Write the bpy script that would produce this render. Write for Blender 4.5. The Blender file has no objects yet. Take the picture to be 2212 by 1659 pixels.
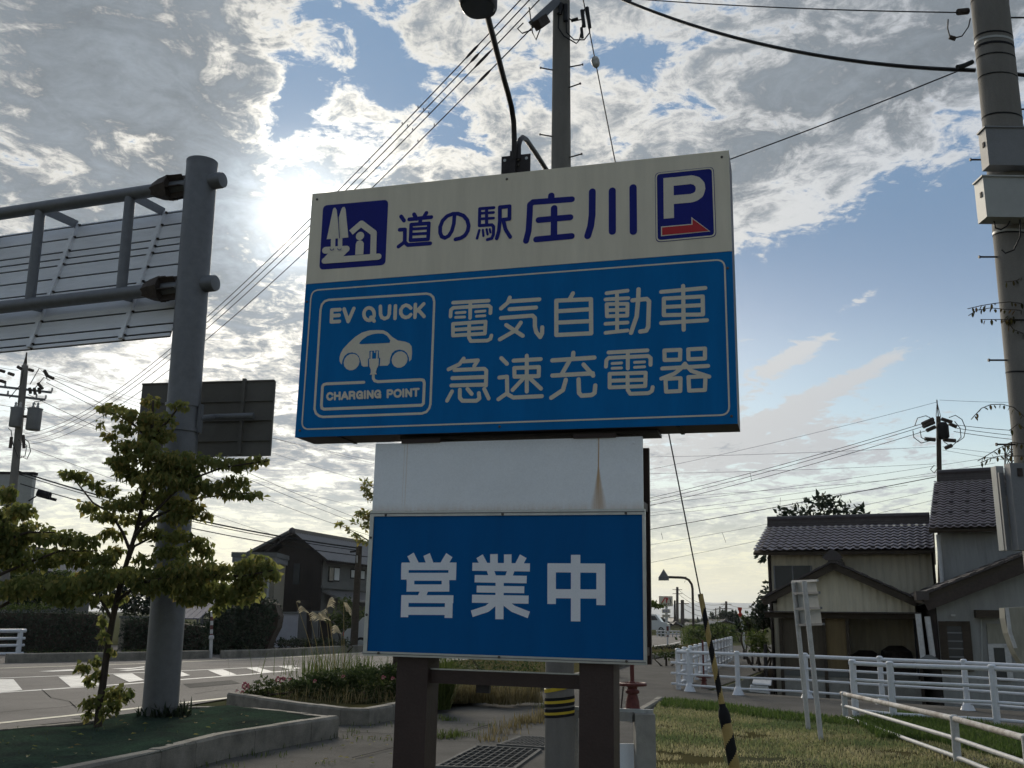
import bpy, math, random, json
import numpy as np
from mathutils import Vector, Matrix, noise, geometry
random.seed(7); rng = np.random.default_rng(7)
sc = bpy.context.scene
COL = sc.collection
R = math.radians
# ------------------------------------------------------------------ camera
FPX, CX, CY = 2120.0, 1106.0, 829.5          # focal length and centre on a 2212 x 1659 grid
PITCH, ROLL, EYE = R(13.3), 0.0122, 1.55
_r0 = Vector((1, 0, 0)); FWD = Vector((0, math.cos(PITCH), math.sin(PITCH))); _u0 = Vector((0, -math.sin(PITCH), math.cos(PITCH)))
RGT = _r0*math.cos(ROLL) + _u0*math.sin(ROLL); UPV = -_r0*math.sin(ROLL) + _u0*math.cos(ROLL)
CAMP = Vector((0, 0, EYE))
cam = bpy.data.cameras.new('camera'); camo = bpy.data.objects.new('camera', cam); COL.objects.link(camo)
cam.sensor_width = 36; cam.lens = 36*FPX/2212; cam.clip_start = .05; cam.clip_end = 20000
mw = Matrix.Identity(4)
for i in range(3):
    mw[i][0] = RGT[i]; mw[i][1] = UPV[i]; mw[i][2] = -FWD[i]; mw[i][3] = CAMP[i]
camo.matrix_world = mw; sc.camera = camo
def ray(x, y): return FWD + RGT*((x-CX)/FPX) - UPV*((y-CY)/FPX)
def at(x, y, Y):
    v = ray(x, y); return CAMP + v*(Y/v.y)
def gz(x, y, z=0.):
    v = ray(x, y); return CAMP + v*((z-EYE)/v.z)
def mpp(p): return (Vector(p)-CAMP).dot(FWD)/FPX     # metres per grid pixel at a point
# ------------------------------------------------------------------ world, sun, exposure
SUN_AZ, SUN_EL = R(-13.2), R(22.3)                   # azimuth measured from +Y towards +X
SUN_DIR = Vector((math.sin(SUN_AZ)*math.cos(SUN_EL), math.cos(SUN_AZ)*math.cos(SUN_EL), math.sin(SUN_EL)))
w = bpy.data.worlds.new('World'); sc.world = w; w.use_nodes = True
nt = w.node_tree; nt.nodes.clear(); LK = nt.links
def nd(t, **k):
    n = nt.nodes.new(t)
    for a, b in k.items(): setattr(n, a, b)
    return n
def put(s, v):
    if isinstance(v, (int, float)): s.default_value = v
    elif isinstance(v, (tuple, list)): s.default_value = v
    else: LK.new(v, s)
def mt(op, a, b=0., c=0., clamp=False):
    n = nd('ShaderNodeMath', operation=op); n.use_clamp = clamp
    put(n.inputs[0], a); put(n.inputs[1], b); put(n.inputs[2], c); return n.outputs[0]
def sstep(x, a, b, lo=0., hi=1.):
    n = nd('ShaderNodeMapRange', interpolation_type='SMOOTHSTEP'); put(n.inputs[0], x)
    for i, v in enumerate((a, b, lo, hi)): put(n.inputs[i+1], v)
    return n.outputs[0]
def mixc(f, a, b, mode='MIX'):
    n = nd('ShaderNodeMix', data_type='RGBA', blend_type=mode); n.clamp_factor = True
    put(n.inputs[0], f); put(n.inputs[6], a if not isinstance(a, tuple) else (*a, 1)); put(n.inputs[7], b if not isinstance(b, tuple) else (*b, 1)); return n.outputs[2]
def scalec(c, f):
    n = nd('ShaderNodeVectorMath', operation='SCALE'); put(n.inputs[0], c); put(n.inputs[3], f); return n.outputs[0]
def addc(a, b):
    n = nd('ShaderNodeVectorMath', operation='ADD'); put(n.inputs[0], a); put(n.inputs[1], b); return n.outputs[0]
tc = nd('ShaderNodeTexCoord'); sx = nd('ShaderNodeSeparateXYZ'); LK.new(tc.outputs['Generated'], sx.inputs[0])
X, Y, Z = sx.outputs
az = mt('MULTIPLY', mt('ARCTAN2', X, Y), 57.2958); el = mt('MULTIPLY', mt('ARCSINE', Z), 57.2958)
elp = mt('MAXIMUM', el, 0.)
zz = mt('ADD', mt('MAXIMUM', Z, 0.), .10)
cv = nd('ShaderNodeCombineXYZ'); put(cv.inputs[0], mt('DIVIDE', X, zz)); put(cv.inputs[1], mt('DIVIDE', Y, zz)); PL = cv.outputs[0]
def fbm(vec, scale, detail, rough=.55, dist=0., off=0., stretch=None):
    mp = nd('ShaderNodeMapping'); put(mp.inputs[0], vec); mp.inputs[1].default_value = (off, off*.7, off*.3)
    if stretch: mp.inputs[2].default_value = (0, 0, stretch[0]); mp.inputs[3].default_value = (stretch[1], stretch[2], 1)
    n = nd('ShaderNodeTexNoise'); put(n.inputs['Vector'], mp.outputs[0]); n.inputs['Scale'].default_value = scale
    n.inputs['Detail'].default_value = detail; n.inputs['Roughness'].default_value = rough; n.inputs['Distortion'].default_value = dist
    return n.outputs['Fac']
AEv = nd('ShaderNodeCombineXYZ'); put(AEv.inputs[0], az); put(AEv.inputs[1], el); AEv.inputs[2].default_value = 1.
def dotc(v):
    n = nd('ShaderNodeVectorMath', operation='DOT_PRODUCT'); LK.new(AEv.outputs[0], n.inputs[0]); n.inputs[1].default_value = v; return n.outputs['Value']
def blob(a0, e0, sa, se, amp, rot=0.):
    c, s = math.cos(R(rot)), math.sin(R(rot)); p = dotc((c/sa, s/sa, -(c*a0+s*e0)/sa)); q = dotc((-s/se, c/se, (s*a0-c*e0)/se))
    return mt('MULTIPLY', mt('POWER', .3678794, mt('MULTIPLY_ADD', p, p, mt('MULTIPLY', q, q))), amp)
def total(l):
    s = l[0]
    for q in l[1:]: s = mt('ADD', s, q)
    return s
sky = nd('ShaderNodeTexSky', sky_type='NISHITA'); sky.sun_disc = False; sky.sun_elevation = SUN_EL; sky.sun_rotation = SUN_AZ
sky.dust_density = .7; sky.air_density = 1.0; sky.ozone_density = 1.6
dsun = nd('ShaderNodeVectorMath', operation='DOT_PRODUCT'); LK.new(tc.outputs['Generated'], dsun.inputs[0]); dsun.inputs[1].default_value = SUN_DIR
ang = mt('MULTIPLY', mt('ARCCOSINE', mt('MINIMUM', dsun.outputs['Value'], 1.)), 57.2958)
def glow(width, amp): return mt('MULTIPLY', mt('EXPONENT', mt('MULTIPLY', mt('POWER', mt('DIVIDE', ang, width), 2.), -1.)), amp)
SKY_STRENGTH = .05
side = sstep(mt('ABSOLUTE', mt('SUBTRACT', az, math.degrees(SUN_AZ))), 30., 150., 1., .3)
hazec = mixc(sstep(el, 0., 12.), (.62, .56, .345), (.40, .52, .55))
blue = scalec(sky.outputs[0], SKY_STRENGTH)
clear = mixc(mt('MULTIPLY', sstep(elp, 1., 18., 1., 0.), side), blue, hazec)
big = fbm(PL, 2.0, 3, .5, .5, 5.3)
mid = fbm(PL, 8.0, 6, .64, .8, 1.7)
fine = fbm(PL, 30., 4, .7, .6, 8.8)
streak = fbm(PL, 5., 5, .62, .3, 2.2, (R(35), 2.6, .7))
dens = total([mt('MULTIPLY', big, .48), mt('MULTIPLY', mid, .86), mt('MULTIPLY', fine, .34), mt('MULTIPLY', streak, .25), -.435])
cover = total([blob(-24, 27.5, 9, 6.5, .30, -12), blob(-17, 22, 6, 4, .14), blob(4, 26, 9, 9, .05), blob(18, 26.5, 14, 4.2, .20, 14), blob(26, 33, 12, 5, .12),
               blob(23, 19, 12, 3.6, -.42, 12), blob(27, 12.5, 13, 6, -.26), blob(-13.4, 28.4, 1.9, 3.0, -.34, -30), blob(-8, 30.2, 2.8, 1.8, -.34, -20), blob(-4, 28.5, 1.6, 1.4, -.2), blob(8, 31.5, 2.5, 1.6, -.18), blob(-12, 33, 2, 1.5, -.12), blob(2, 30, 1.6, 1.5, -.14), blob(-2.5, 26.5, 1.5, 1.2, -.12),
               blob(-12, 18.5, 7, 3., .12), blob(20.5, 17.4, 2.8, .6, .46, 24), blob(17, 14.8, 2.6, .6, .42, 26), blob(18.5, 12.6, 5.0, .6, .42, 24), blob(-16, 13, 10, 3.5, .0), blob(17, 9.5, 6, 1.5, .18), blob(-6, 9, 14, 1.2, .08), blob(10, 5, 20, 1.2, .08)])
dens = mt('ADD', dens, cover)
thin = total([blob(19, 22.5, 13, 2.6, .16, 14), blob(6, 28, 8, 6, .06), blob(19, 15.5, 6, 3, .35, 20), blob(18.5, 12.4, 6.5, 1.8, .40, 24), blob(16, 9, 12, 3, .12)])
lowfade = sstep(el, 1., 9., .15, 1.)
mask = mt('MULTIPLY', sstep(dens, .42, .56), lowfade)
thick = sstep(mt('SUBTRACT', dens, thin), .47, .70)
detail = total([mt('MULTIPLY', mt('SUBTRACT', mid, .5), 1.5), mt('MULTIPLY', mt('SUBTRACT', fine, .5), .5)])
lit = total([.215, glow(62., .24), glow(17., .15), glow(7., .5)])
lit = mt('MULTIPLY', lit, sstep(el, 5., 21., .84, 1.))
edgec = scalec(mixc(total([glow(32., 1.)]), (.86, .94, 1.06), (1., .95, .84)), lit)
corec = scalec((.76, .88, 1.0), mt('MULTIPLY', total([.085, glow(62., .085), glow(4., .4)]), mt('ADD', 1., detail)))
cloud = mixc(thick, edgec, corec)
bluec = mixc(sstep(el, 14., 24., 0., 1.), clear, scalec((.105, .17, .265), total([.95, glow(30., .1)])))
col = addc(mixc(mask, bluec, cloud), scalec((1., .93, .76), mt('MULTIPLY', total([glow(2.3, 1.8), glow(6., .14)]), mt('SUBTRACT', 1.1, mt('MULTIPLY', thick, .9)))))
bg = nd('ShaderNodeBackground'); LK.new(col, bg.inputs[0]); bg.inputs[1].default_value = 1.0
wo = nd('ShaderNodeOutputWorld'); LK.new(bg.outputs[0], wo.inputs[0])
w.cycles.sampling_method = 'MANUAL'; w.cycles.sample_map_resolution = 512

sun = bpy.data.lights.new('sun', 'SUN'); sun.energy = 1.5; sun.angle = R(24); sun.color = (1., .9, .74)
suno = bpy.data.objects.new('sun', sun); COL.objects.link(suno); suno.rotation_euler = SUN_DIR.to_track_quat('Z', 'Y').to_euler()
sc.view_settings.view_transform = 'Standard'; sc.view_settings.look = 'None'; sc.view_settings.exposure = 0.82; sc.view_settings.gamma = 1
sc.cycles.use_denoising = True; sc.cycles.use_adaptive_sampling = True; sc.cycles.adaptive_threshold = .025; sc.cycles.max_bounces = 4; sc.cycles.diffuse_bounces = 3; sc.cycles.glossy_bounces = 2; sc.cycles.caustics_reflective = False; sc.cycles.transparent_max_bounces = 8

# ------------------------------------------------------------------ helpers
ORG = {}
Z0 = Vector((0, 0, 0)); UP = Vector((0, 0, 1))
def V(*a): return Vector(a)
class MB:
    """collects shapes; build() links them as one mesh object"""
    def __init__(s): s.v = []; s.f = []; s.m = []
    def add(s, vs, fs, mi=0):
        o = len(s.v); s.v += [tuple(q) for q in vs]; s.f += [tuple(i+o for i in f) for f in fs]; s.m += [mi]*len(fs); return s
    def frame(s, o, a, b, c, mi=0):
        o = Vector(o); a = Vector(a); b = Vector(b); c = Vector(c)
        vs = [o, o+a, o+a+b, o+b, o+c, o+a+c, o+a+b+c, o+b+c]
        fs = [(0,3,2,1),(4,5,6,7),(0,1,5,4),(1,2,6,5),(2,3,7,6),(3,0,4,7)]
        if a.cross(b).dot(c) < 0: fs = [f[::-1] for f in fs]
        return s.add(vs, fs, mi)
    def box(s, x0, x1, y0, y1, z0, z1, mi=0): return s.frame((x0,y0,z0), (x1-x0,0,0), (0,y1-y0,0), (0,0,z1-z0), mi)
    def beam(s, a, b, wd, ht, up=UP, mi=0):
        a = Vector(a); b = Vector(b); d = (b-a); n = d.cross(up)
        if n.length < 1e-6: n = d.cross(Vector((1,0,0)))
        n.normalize(); u = n.cross(d).normalized()
        return s.frame(a - n*wd/2 - u*ht/2, n*wd, d, u*ht, mi)
    def tube(s, pts, r, seg=8, mi=0, caps=True, matf=None):
        pts = [Vector(p) for p in pts]; n = len(pts); rs = r if isinstance(r, (list, tuple)) else [r]*n
        o = len(s.v); prev = None
        for i, p in enumerate(pts):
            d = (pts[min(i+1, n-1)] - pts[max(i-1, 0)]).normalized()
            if prev is None:
                x = d.cross(UP); x = x.normalized() if x.length > 1e-4 else Vector((1,0,0))
            else:
                x = prev - d*prev.dot(d); x.normalize()
            prev = x; y = d.cross(x)
            for k in range(seg):
                t = 2*math.pi*k/seg; s.v.append(tuple(p + (x*math.cos(t) + y*math.sin(t))*rs[i]))
        for i in range(n-1):
            for k in range(seg):
                a = o+i*seg+k; b = o+i*seg+(k+1) % seg
                s.f.append((a, b, b+seg, a+seg)); s.m.append(matf(i, k) if matf else mi)
        if caps:
            s.f.append(tuple(o+k for k in range(seg))[::-1]); s.m.append(mi)
            s.f.append(tuple(o+(n-1)*seg+k for k in range(seg))); s.m.append(mi)
        return s
    def lathe(s, base, prof, seg=16, axis=UP, mi=0):
        base = Vector(base); axis = Vector(axis).normalized()
        return s.tube2([base+axis*z for r, z in prof], [r for r, z in prof], seg, axis, mi)
    def tube2(s, pts, rs, seg, axis, mi=0):
        x = axis.cross(UP); x = x.normalized() if x.length > 1e-4 else Vector((1,0,0)); y = axis.cross(x); o = len(s.v)
        for p, r in zip(pts, rs):
            for k in range(seg):
                t = 2*math.pi*k/seg; s.v.append(tuple(p + (x*math.cos(t)+y*math.sin(t))*r))
        for i in range(len(pts)-1):
            for k in range(seg):
                a = o+i*seg+k; b = o+i*seg+(k+1) % seg; s.f.append((a, b, b+seg, a+seg)); s.m.append(mi)
        s.f.append(tuple(o+k for k in range(seg))[::-1]); s.m.append(mi)
        s.f.append(tuple(o+(len(pts)-1)*seg+k for k in range(seg))); s.m.append(mi); return s
    def poly(s, pts, mi=0):          # flat polygon, triangulated
        pts = [Vector(p) for p in pts]; s.add(pts, [tuple(t) for t in geometry.tessellate_polygon([pts])], mi); return s
    def prism(s, pts, off, mi=0):    # polygon extruded along off
        pts = [Vector(p) for p in pts]; off = Vector(off); n = len(pts); tri = [tuple(t) for t in geometry.tessellate_polygon([pts])]
        s.add(pts, [t[::-1] for t in tri], mi); s.add([p+off for p in pts], tri, mi)
        s.add(pts+[p+off for p in pts], [(i, (i+1) % n, n+(i+1) % n, n+i) for i in range(n)], mi); return s
    def build(s, name, mats, parent=None, smooth=False, org=None):
        me = bpy.data.meshes.new(name)
        if parent is not None: org = ORG[parent] if org is None else org
        elif org is None:
            a = np.array(s.v); org = Vector(((a[:,0].min()+a[:,0].max())/2, (a[:,1].min()+a[:,1].max())/2, a[:,2].min()))
        o3 = tuple(org); me.from_pydata([(p[0]-o3[0], p[1]-o3[1], p[2]-o3[2]) for p in s.v], [], s.f)
        mats = mats if isinstance(mats, (list, tuple)) else [mats]
        for q in mats: me.materials.append(q)
        if len(mats) > 1: me.polygons.foreach_set('material_index', s.m)
        if smooth: me.polygons.foreach_set('use_smooth', [True]*len(s.f))
        me.update(); o = bpy.data.objects.new(name, me); COL.objects.link(o)
        if parent is not None: o.parent = parent
        else: o.location = org
        ORG[o] = Vector(org)
        if smooth:
            try: me.set_sharp_from_angle(angle=R(40))
            except Exception: pass
        return o
def tag(o, label, cat, group=None):
    o['label'] = label; o['category'] = cat
    if group: o['group'] = group
    return o
def thing(name, loc, label, cat, group=None):
    o = bpy.data.objects.new(name, None); o.empty_display_size = .2; COL.objects.link(o); o.location = loc; ORG[o] = Vector(loc)
    return tag(o, label, cat, group)
def struct(o): o['kind'] = 'structure'; return o
def stuff(o): o['kind'] = 'stuff'; return o
def piece(name, me, parent, mat4):           # a copy sharing mesh data, world matrix mat4
    o = bpy.data.objects.new(name, me); COL.objects.link(o); o.parent = parent
    o.matrix_local = Matrix.Translation(-ORG[parent]) @ mat4; ORG[o] = ORG[parent]; return o
def rawmesh(name, vs, fs, mats, smooth=False):
    me = bpy.data.meshes.new(name); me.from_pydata([tuple(v) for v in vs], [], fs)
    for q in (mats if isinstance(mats, (list, tuple)) else [mats]): me.materials.append(q)
    if smooth: me.polygons.foreach_set('use_smooth', [True]*len(fs))
    return me
# ------------------------------------------------------------------ materials
def mat(name, col, rough=.7, var=.18, scale=6., bump=0., bscale=40., metal=0., spec=.3, stretch=(1,1,1), col2=None, trans=0., fine=.0, coat=0.):
    m = bpy.data.materials.new(name); m.use_nodes = True; t = m.node_tree; L = t.links; P = t.nodes['Principled BSDF']
    P.inputs['Roughness'].default_value = rough; P.inputs['Metallic'].default_value = metal; P.inputs['Specular IOR Level'].default_value = spec
    if coat: P.inputs['Coat Weight'].default_value = coat
    tc = t.nodes.new('ShaderNodeTexCoord'); mp = t.nodes.new('ShaderNodeMapping'); mp.inputs[3].default_value = stretch; L.new(tc.outputs['Object'], mp.inputs[0])
    n = t.nodes.new('ShaderNodeTexNoise'); n.inputs['Scale'].default_value = scale; n.inputs['Detail'].default_value = 8; n.inputs['Roughness'].default_value = .65; L.new(mp.outputs[0], n.inputs['Vector'])
    r = t.nodes.new('ShaderNodeMapRange'); r.inputs[1].default_value = .3; r.inputs[2].default_value = .7; L.new(n.outputs['Fac'], r.inputs[0])
    mx = t.nodes.new('ShaderNodeMix'); mx.data_type = 'RGBA'; L.new(r.outputs[0], mx.inputs[0])
    c2 = col2 if col2 else tuple(min(1, c*(1+var)) for c in col)
    mx.inputs[6].default_value = (*[c*(1-var) for c in col], 1); mx.inputs[7].default_value = (*c2, 1); out = mx.outputs[2]
    if fine:
        n2 = t.nodes.new('ShaderNodeTexNoise'); n2.inputs['Scale'].default_value = bscale*3; n2.inputs['Detail'].default_value = 3; L.new(tc.outputs['Object'], n2.inputs['Vector'])
        r2 = t.nodes.new('ShaderNodeMapRange'); r2.inputs[1].default_value = .3; r2.inputs[2].default_value = .7; r2.inputs[3].default_value = 1-fine; r2.inputs[4].default_value = 1+fine; L.new(n2.outputs['Fac'], r2.inputs[0])
        vm = t.nodes.new('ShaderNodeVectorMath'); vm.operation = 'SCALE'; L.new(out, vm.inputs[0]); L.new(r2.outputs[0], vm.inputs[3]); out = vm.outputs[0]
    L.new(out, P.inputs['Base Color'])
    if bump:
        nb = t.nodes.new('ShaderNodeTexNoise'); nb.inputs['Scale'].default_value = bscale; nb.inputs['Detail'].default_value = 5; L.new(tc.outputs['Object'], nb.inputs['Vector'])
        b = t.nodes.new('ShaderNodeBump'); b.inputs['Strength'].default_value = bump; b.inputs['Distance'].default_value = .02; L.new(nb.outputs['Fac'], b.inputs['Height']); L.new(b.outputs[0], P.inputs['Normal'])
    if trans:
        tr = t.nodes.new('ShaderNodeBsdfTranslucent'); L.new(out, tr.inputs[0]); ms = t.nodes.new('ShaderNodeMixShader'); ms.inputs[0].default_value = trans
        L.new(P.outputs[0], ms.inputs[1]); L.new(tr.outputs[0], ms.inputs[2]); L.new(ms.outputs[0], t.nodes['Material Output'].inputs[0])
    return m
def leafmat(name, a, b, c, trans=.45):       # colour varies leaf by leaf through the 'tint' attribute
    m = bpy.data.materials.new(name); m.use_nodes = True; t = m.node_tree; L = t.links; P = t.nodes['Principled BSDF']
    P.inputs['Roughness'].default_value = .7; P.inputs['Specular IOR Level'].default_value = .12
    at_ = t.nodes.new('ShaderNodeAttribute'); at_.attribute_name = 'tint'
    cr = t.nodes.new('ShaderNodeValToRGB'); L.new(at_.outputs['Fac'], cr.inputs[0]); e = cr.color_ramp.elements
    e[0].color = (*a, 1); e[1].color = (*c, 1); k = e.new(.55); k.color = (*b, 1)
    L.new(cr.outputs[0], P.inputs['Base Color']); tr = t.nodes.new('ShaderNodeBsdfTranslucent'); L.new(cr.outputs[0], tr.inputs[0])
    ms = t.nodes.new('ShaderNodeMixShader'); ms.inputs[0].default_value = trans; L.new(P.outputs[0], ms.inputs[1]); L.new(tr.outputs[0], ms.inputs[2]); L.new(ms.outputs[0], t.nodes['Material Output'].inputs[0])
    return m
m_signwhite = mat('sign_white_paint', (.725, .665, .54), .5, .09, 2.2, .05, 300, spec=.2, stretch=(4, 4, .5), fine=.05)
m_signblue = mat('sign_blue_paint', (.0004, .145, .41), .5, .12, 2.5, .04, 300, spec=.10, stretch=(3, 3, .5), fine=.06)
m_navy = mat('navy_film', (.012, .018, .20), .5, .08, 8, spec=.15, fine=.05)
m_film = mat('white_reflective_film', (.68, .63, .515), .45, .04, 10, spec=.4, fine=.04)
m_red = mat('red_film', (.48, .025, .03), .4, .08, 10)
m_blank = mat('white_enamel', (.86, .89, .92), .4, .05, 3, spec=.4, fine=.04)
m_deepblue = mat('deep_blue_film', (.0004, .100, .305), .5, .10, 2.5, .03, 300, spec=.10, stretch=(3, 3, .5), fine=.07)
m_filmlow = mat('cool_white_film', (.80, .82, .86), .45, .03, 10, spec=.4, fine=.03)
m_alu = mat('anodised_aluminium', (.50, .51, .50), .38, .12, 12, metal=.7, spec=.5)
m_brown = mat('dark_brown_paint', (.050, .032, .028), .5, .15, 5, .1, 60, spec=.35, fine=.12)
m_darkmetal = mat('dark_bronze_metal', (.035, .030, .030), .5, .25, 15, .1, 60, metal=.3)
m_grate = mat('worn_grating_steel', (.13, .13, .125), .8, .25, 12, spec=.03)
m_bolt = mat('dull_bolt', (.10, .09, .08), .5, .3, 40, metal=.5)
m_galv = mat('galvanised_steel', (.15, .157, .172), .5, .12, 9, .06, 50, metal=.35, spec=.4, fine=.10)
m_galvlight = mat('aluminium_extrusion', (.74, .75, .78), .45, .10, 5, .03, 80, metal=.0, spec=.5, stretch=(.3, .3, 2))
m_rusty = mat('rusted_bracket', (.055, .042, .036), .75, .35, 14, .3, 50)
m_boardback = mat('weathered_sign_back', (.12, .115, .105), .6, .15, 4, .06, 60, fine=.1)
m_concrete = mat('concrete', (.30, .29, .265), .85, .22, 4, .25, 60, spec=.2, fine=.15)
m_kerb = mat('kerb_concrete', (.215, .20, .172), .9, .42, 2.6, .35, 45, spec=.2, fine=.2)
m_polecon = mat('pole_concrete', (.19, .18, .165), .8, .18, 5, .2, 60, spec=.25, fine=.12, stretch=(1,1,.25))
m_asphalt = mat('worn_asphalt', (.165, .152, .140), .9, .24, .45, .4, 120, spec=.2, fine=.28)
m_path = mat('footpath_asphalt', (.105, .10, .092), .95, .25, 1.1, .5, 90, spec=.06, fine=.3)
m_gravel = mat('gravelly_tarmac', (.125, .112, .102), .9, .3, 1.6, .5, 70, spec=.2, fine=.35)
m_paint = mat('road_marking_white', (.62, .61, .58), .7, .2, 3, .15, 80, fine=.12)
m_paintcream = mat('road_marking_cream', (.55, .52, .40), .7, .22, 3, .15, 80, fine=.12)
m_earth = mat('ground_earth', (.085, .075, .055), .95, .35, .8, .5, 30, spec=0., fine=.25, col2=(.10, .11, .05))
m_soil = mat('lawn_soil', (.075, .070, .032), .95, .3, 1.2, .6, 25, spec=0., fine=.3, col2=(.11, .095, .045))
m_turf = mat('green_weed_mat', (.047, .054, .049), 1., .35, 1.8, .5, 14, spec=.0, fine=.3, col2=(.045, .075, .05))
m_whiterail = mat('white_rail_enamel', (.68, .70, .74), .4, .08, 10, .05, 60, spec=.45)
m_whitepost = mat('chalky_white_post', (.52, .52, .52), .6, .15, 12, .1, 60, fine=.1)
m_rustrail = mat('flaking_rusty_rail', (.42, .33, .26), .8, .4, 5, .3, 60, col2=(.72, .70, .67))
m_redpaint = mat('red_iron_paint', (.125, .036, .031), .55, .3, 20, .2, 60)
m_black = mat('black_rubber', (.018, .018, .02), .7, .2, 10, spec=.1)
m_joint = mat('open_joint', (.02, .018, .016), 1., .2, 10, spec=0.)
m_cable = mat('black_cable', (.012, .012, .014), .5, .1, 10)
m_yellow = mat('guy_yellow', (.40, .29, .11), .5, .15, 8)
m_yellowtape = mat('tape_yellow', (.55, .40, .03), .5, .12, 8)
m_porcelain = mat('grey_porcelain', (.45, .45, .44), .25, .1, 10, spec=.5)
m_bark = mat('brown_bark', (.055, .042, .032), .9, .35, 9, .6, 30, stretch=(1,1,.3))
m_siding = mat('pale_corrugated_siding', (.60, .545, .42), .65, .14, 3, .1, 30, stretch=(3,3,.3), fine=.08)
m_sidinggrey = mat('grey_panel_siding', (.29, .295, .29), .65, .16, 2.5, .1, 30, stretch=(3,3,.3), fine=.08)
m_tile = mat('glazed_brown_tile', (.30, .255, .27), .3, .18, 3, .05, 60, spec=.9)
m_tileend = mat('ridge_tile', (.05, .04, .042), .4, .25, 6, spec=.45)
m_wood = mat('dark_weathered_wood', (.055, .042, .03), .8, .3, 5, .3, 30, stretch=(1,1,6))
m_shutter = mat('brown_shutter', (.085, .068, .048), .7, .2, 4, .1, 40, stretch=(4,4,.4))
m_shutter2 = mat('ochre_shutter', (.16, .115, .055), .7, .2, 4, .1, 40, stretch=(4,4,.4))
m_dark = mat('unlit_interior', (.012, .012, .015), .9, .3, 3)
m_glass = mat('window_glass', (.045, .05, .055), .25, .15, 2, spec=.4)
m_curtain = mat('pale_blind', (.55, .58, .58), .6, .08, 6)
m_darkwall = mat('dark_brown_board_wall', (.022, .017, .015), .75, .2, 3, .15, 40, stretch=(4,4,.5))
m_greywall = mat('grey_render', (.13, .135, .13), .85, .12, 2, .15, 50)
m_beigewall = mat('beige_siding', (.24, .22, .175), .7, .1, 3, .08, 40, stretch=(4,4,.3))
m_paleblock = mat('pale_lilac_wall', (.34, .34, .37), .8, .1, 1.5, .1, 40)
m_roofgrey = mat('grey_tile_roof', (.14, .135, .135), .4, .15, 3, .1, 40, spec=.45)
m_solar = mat('blue_grey_sheet', (.13, .13, .17), .7, .12, 2, spec=.15)
m_boxgrey = mat('grey_metal_cabinet', (.20, .205, .215), .5, .12, 4, .05, 50, fine=.08)
m_boxlight = mat('light_metal_cabinet', (.36, .37, .36), .45, .1, 5, .04, 50)
m_tank = mat('weathered_pale_shell', (.27, .26, .215), .6, .2, 4, .1, 40, stretch=(2,2,.5))
m_hill = mat('wooded_far_hill', (.045, .07, .05), .95, .2, .003)
m_carpaint = mat('silver_car_paint', (.42, .44, .47), .3, .05, 3, metal=.4, coat=.5)
m_carwhite = mat('white_car_paint', (.62, .63, .63), .3, .04, 3, coat=.5)
m_yellowwall = mat('pale_yellow_wall', (.45, .40, .24), .8, .08, 3)
m_pink = mat('pink_petals', (.33, .12, .15), .6, .25, 60, trans=.3)
m_lamp_red = mat('red_lamp_shell', (.50, .06, .04), .4, .15, 20)
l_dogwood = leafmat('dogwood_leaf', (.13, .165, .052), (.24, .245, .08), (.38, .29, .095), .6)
l_dark = leafmat('dark_evergreen_leaf', (.018, .030, .020), (.034, .050, .030), (.07, .085, .06), .25)
l_mid = leafmat('shrub_leaf', (.032, .052, .020), (.065, .092, .034), (.13, .15, .06), .4)
l_bright = leafmat('fresh_green_leaf', (.05, .075, .018), (.085, .12, .03), (.16, .19, .06), .45)
l_straw = leafmat('dry_straw_blade', (.12, .10, .045), (.20, .165, .08), (.30, .25, .13), .4)
l_lawn = leafmat('lawn_blade', (.14, .195, .08), (.30, .30, .145), (.48, .43, .25), .5)
l_lawngreen = leafmat('green_grass_blade', (.05, .09, .022), (.08, .13, .032), (.14, .19, .055), .45)
l_plume = leafmat('pampas_plume_fibre', (.30, .27, .19), (.42, .38, .28), (.52, .48, .37), .5)
l_vine = leafmat('vine_leaf', (.030, .034, .014), (.06, .055, .02), (.10, .06, .02), .35)
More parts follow.
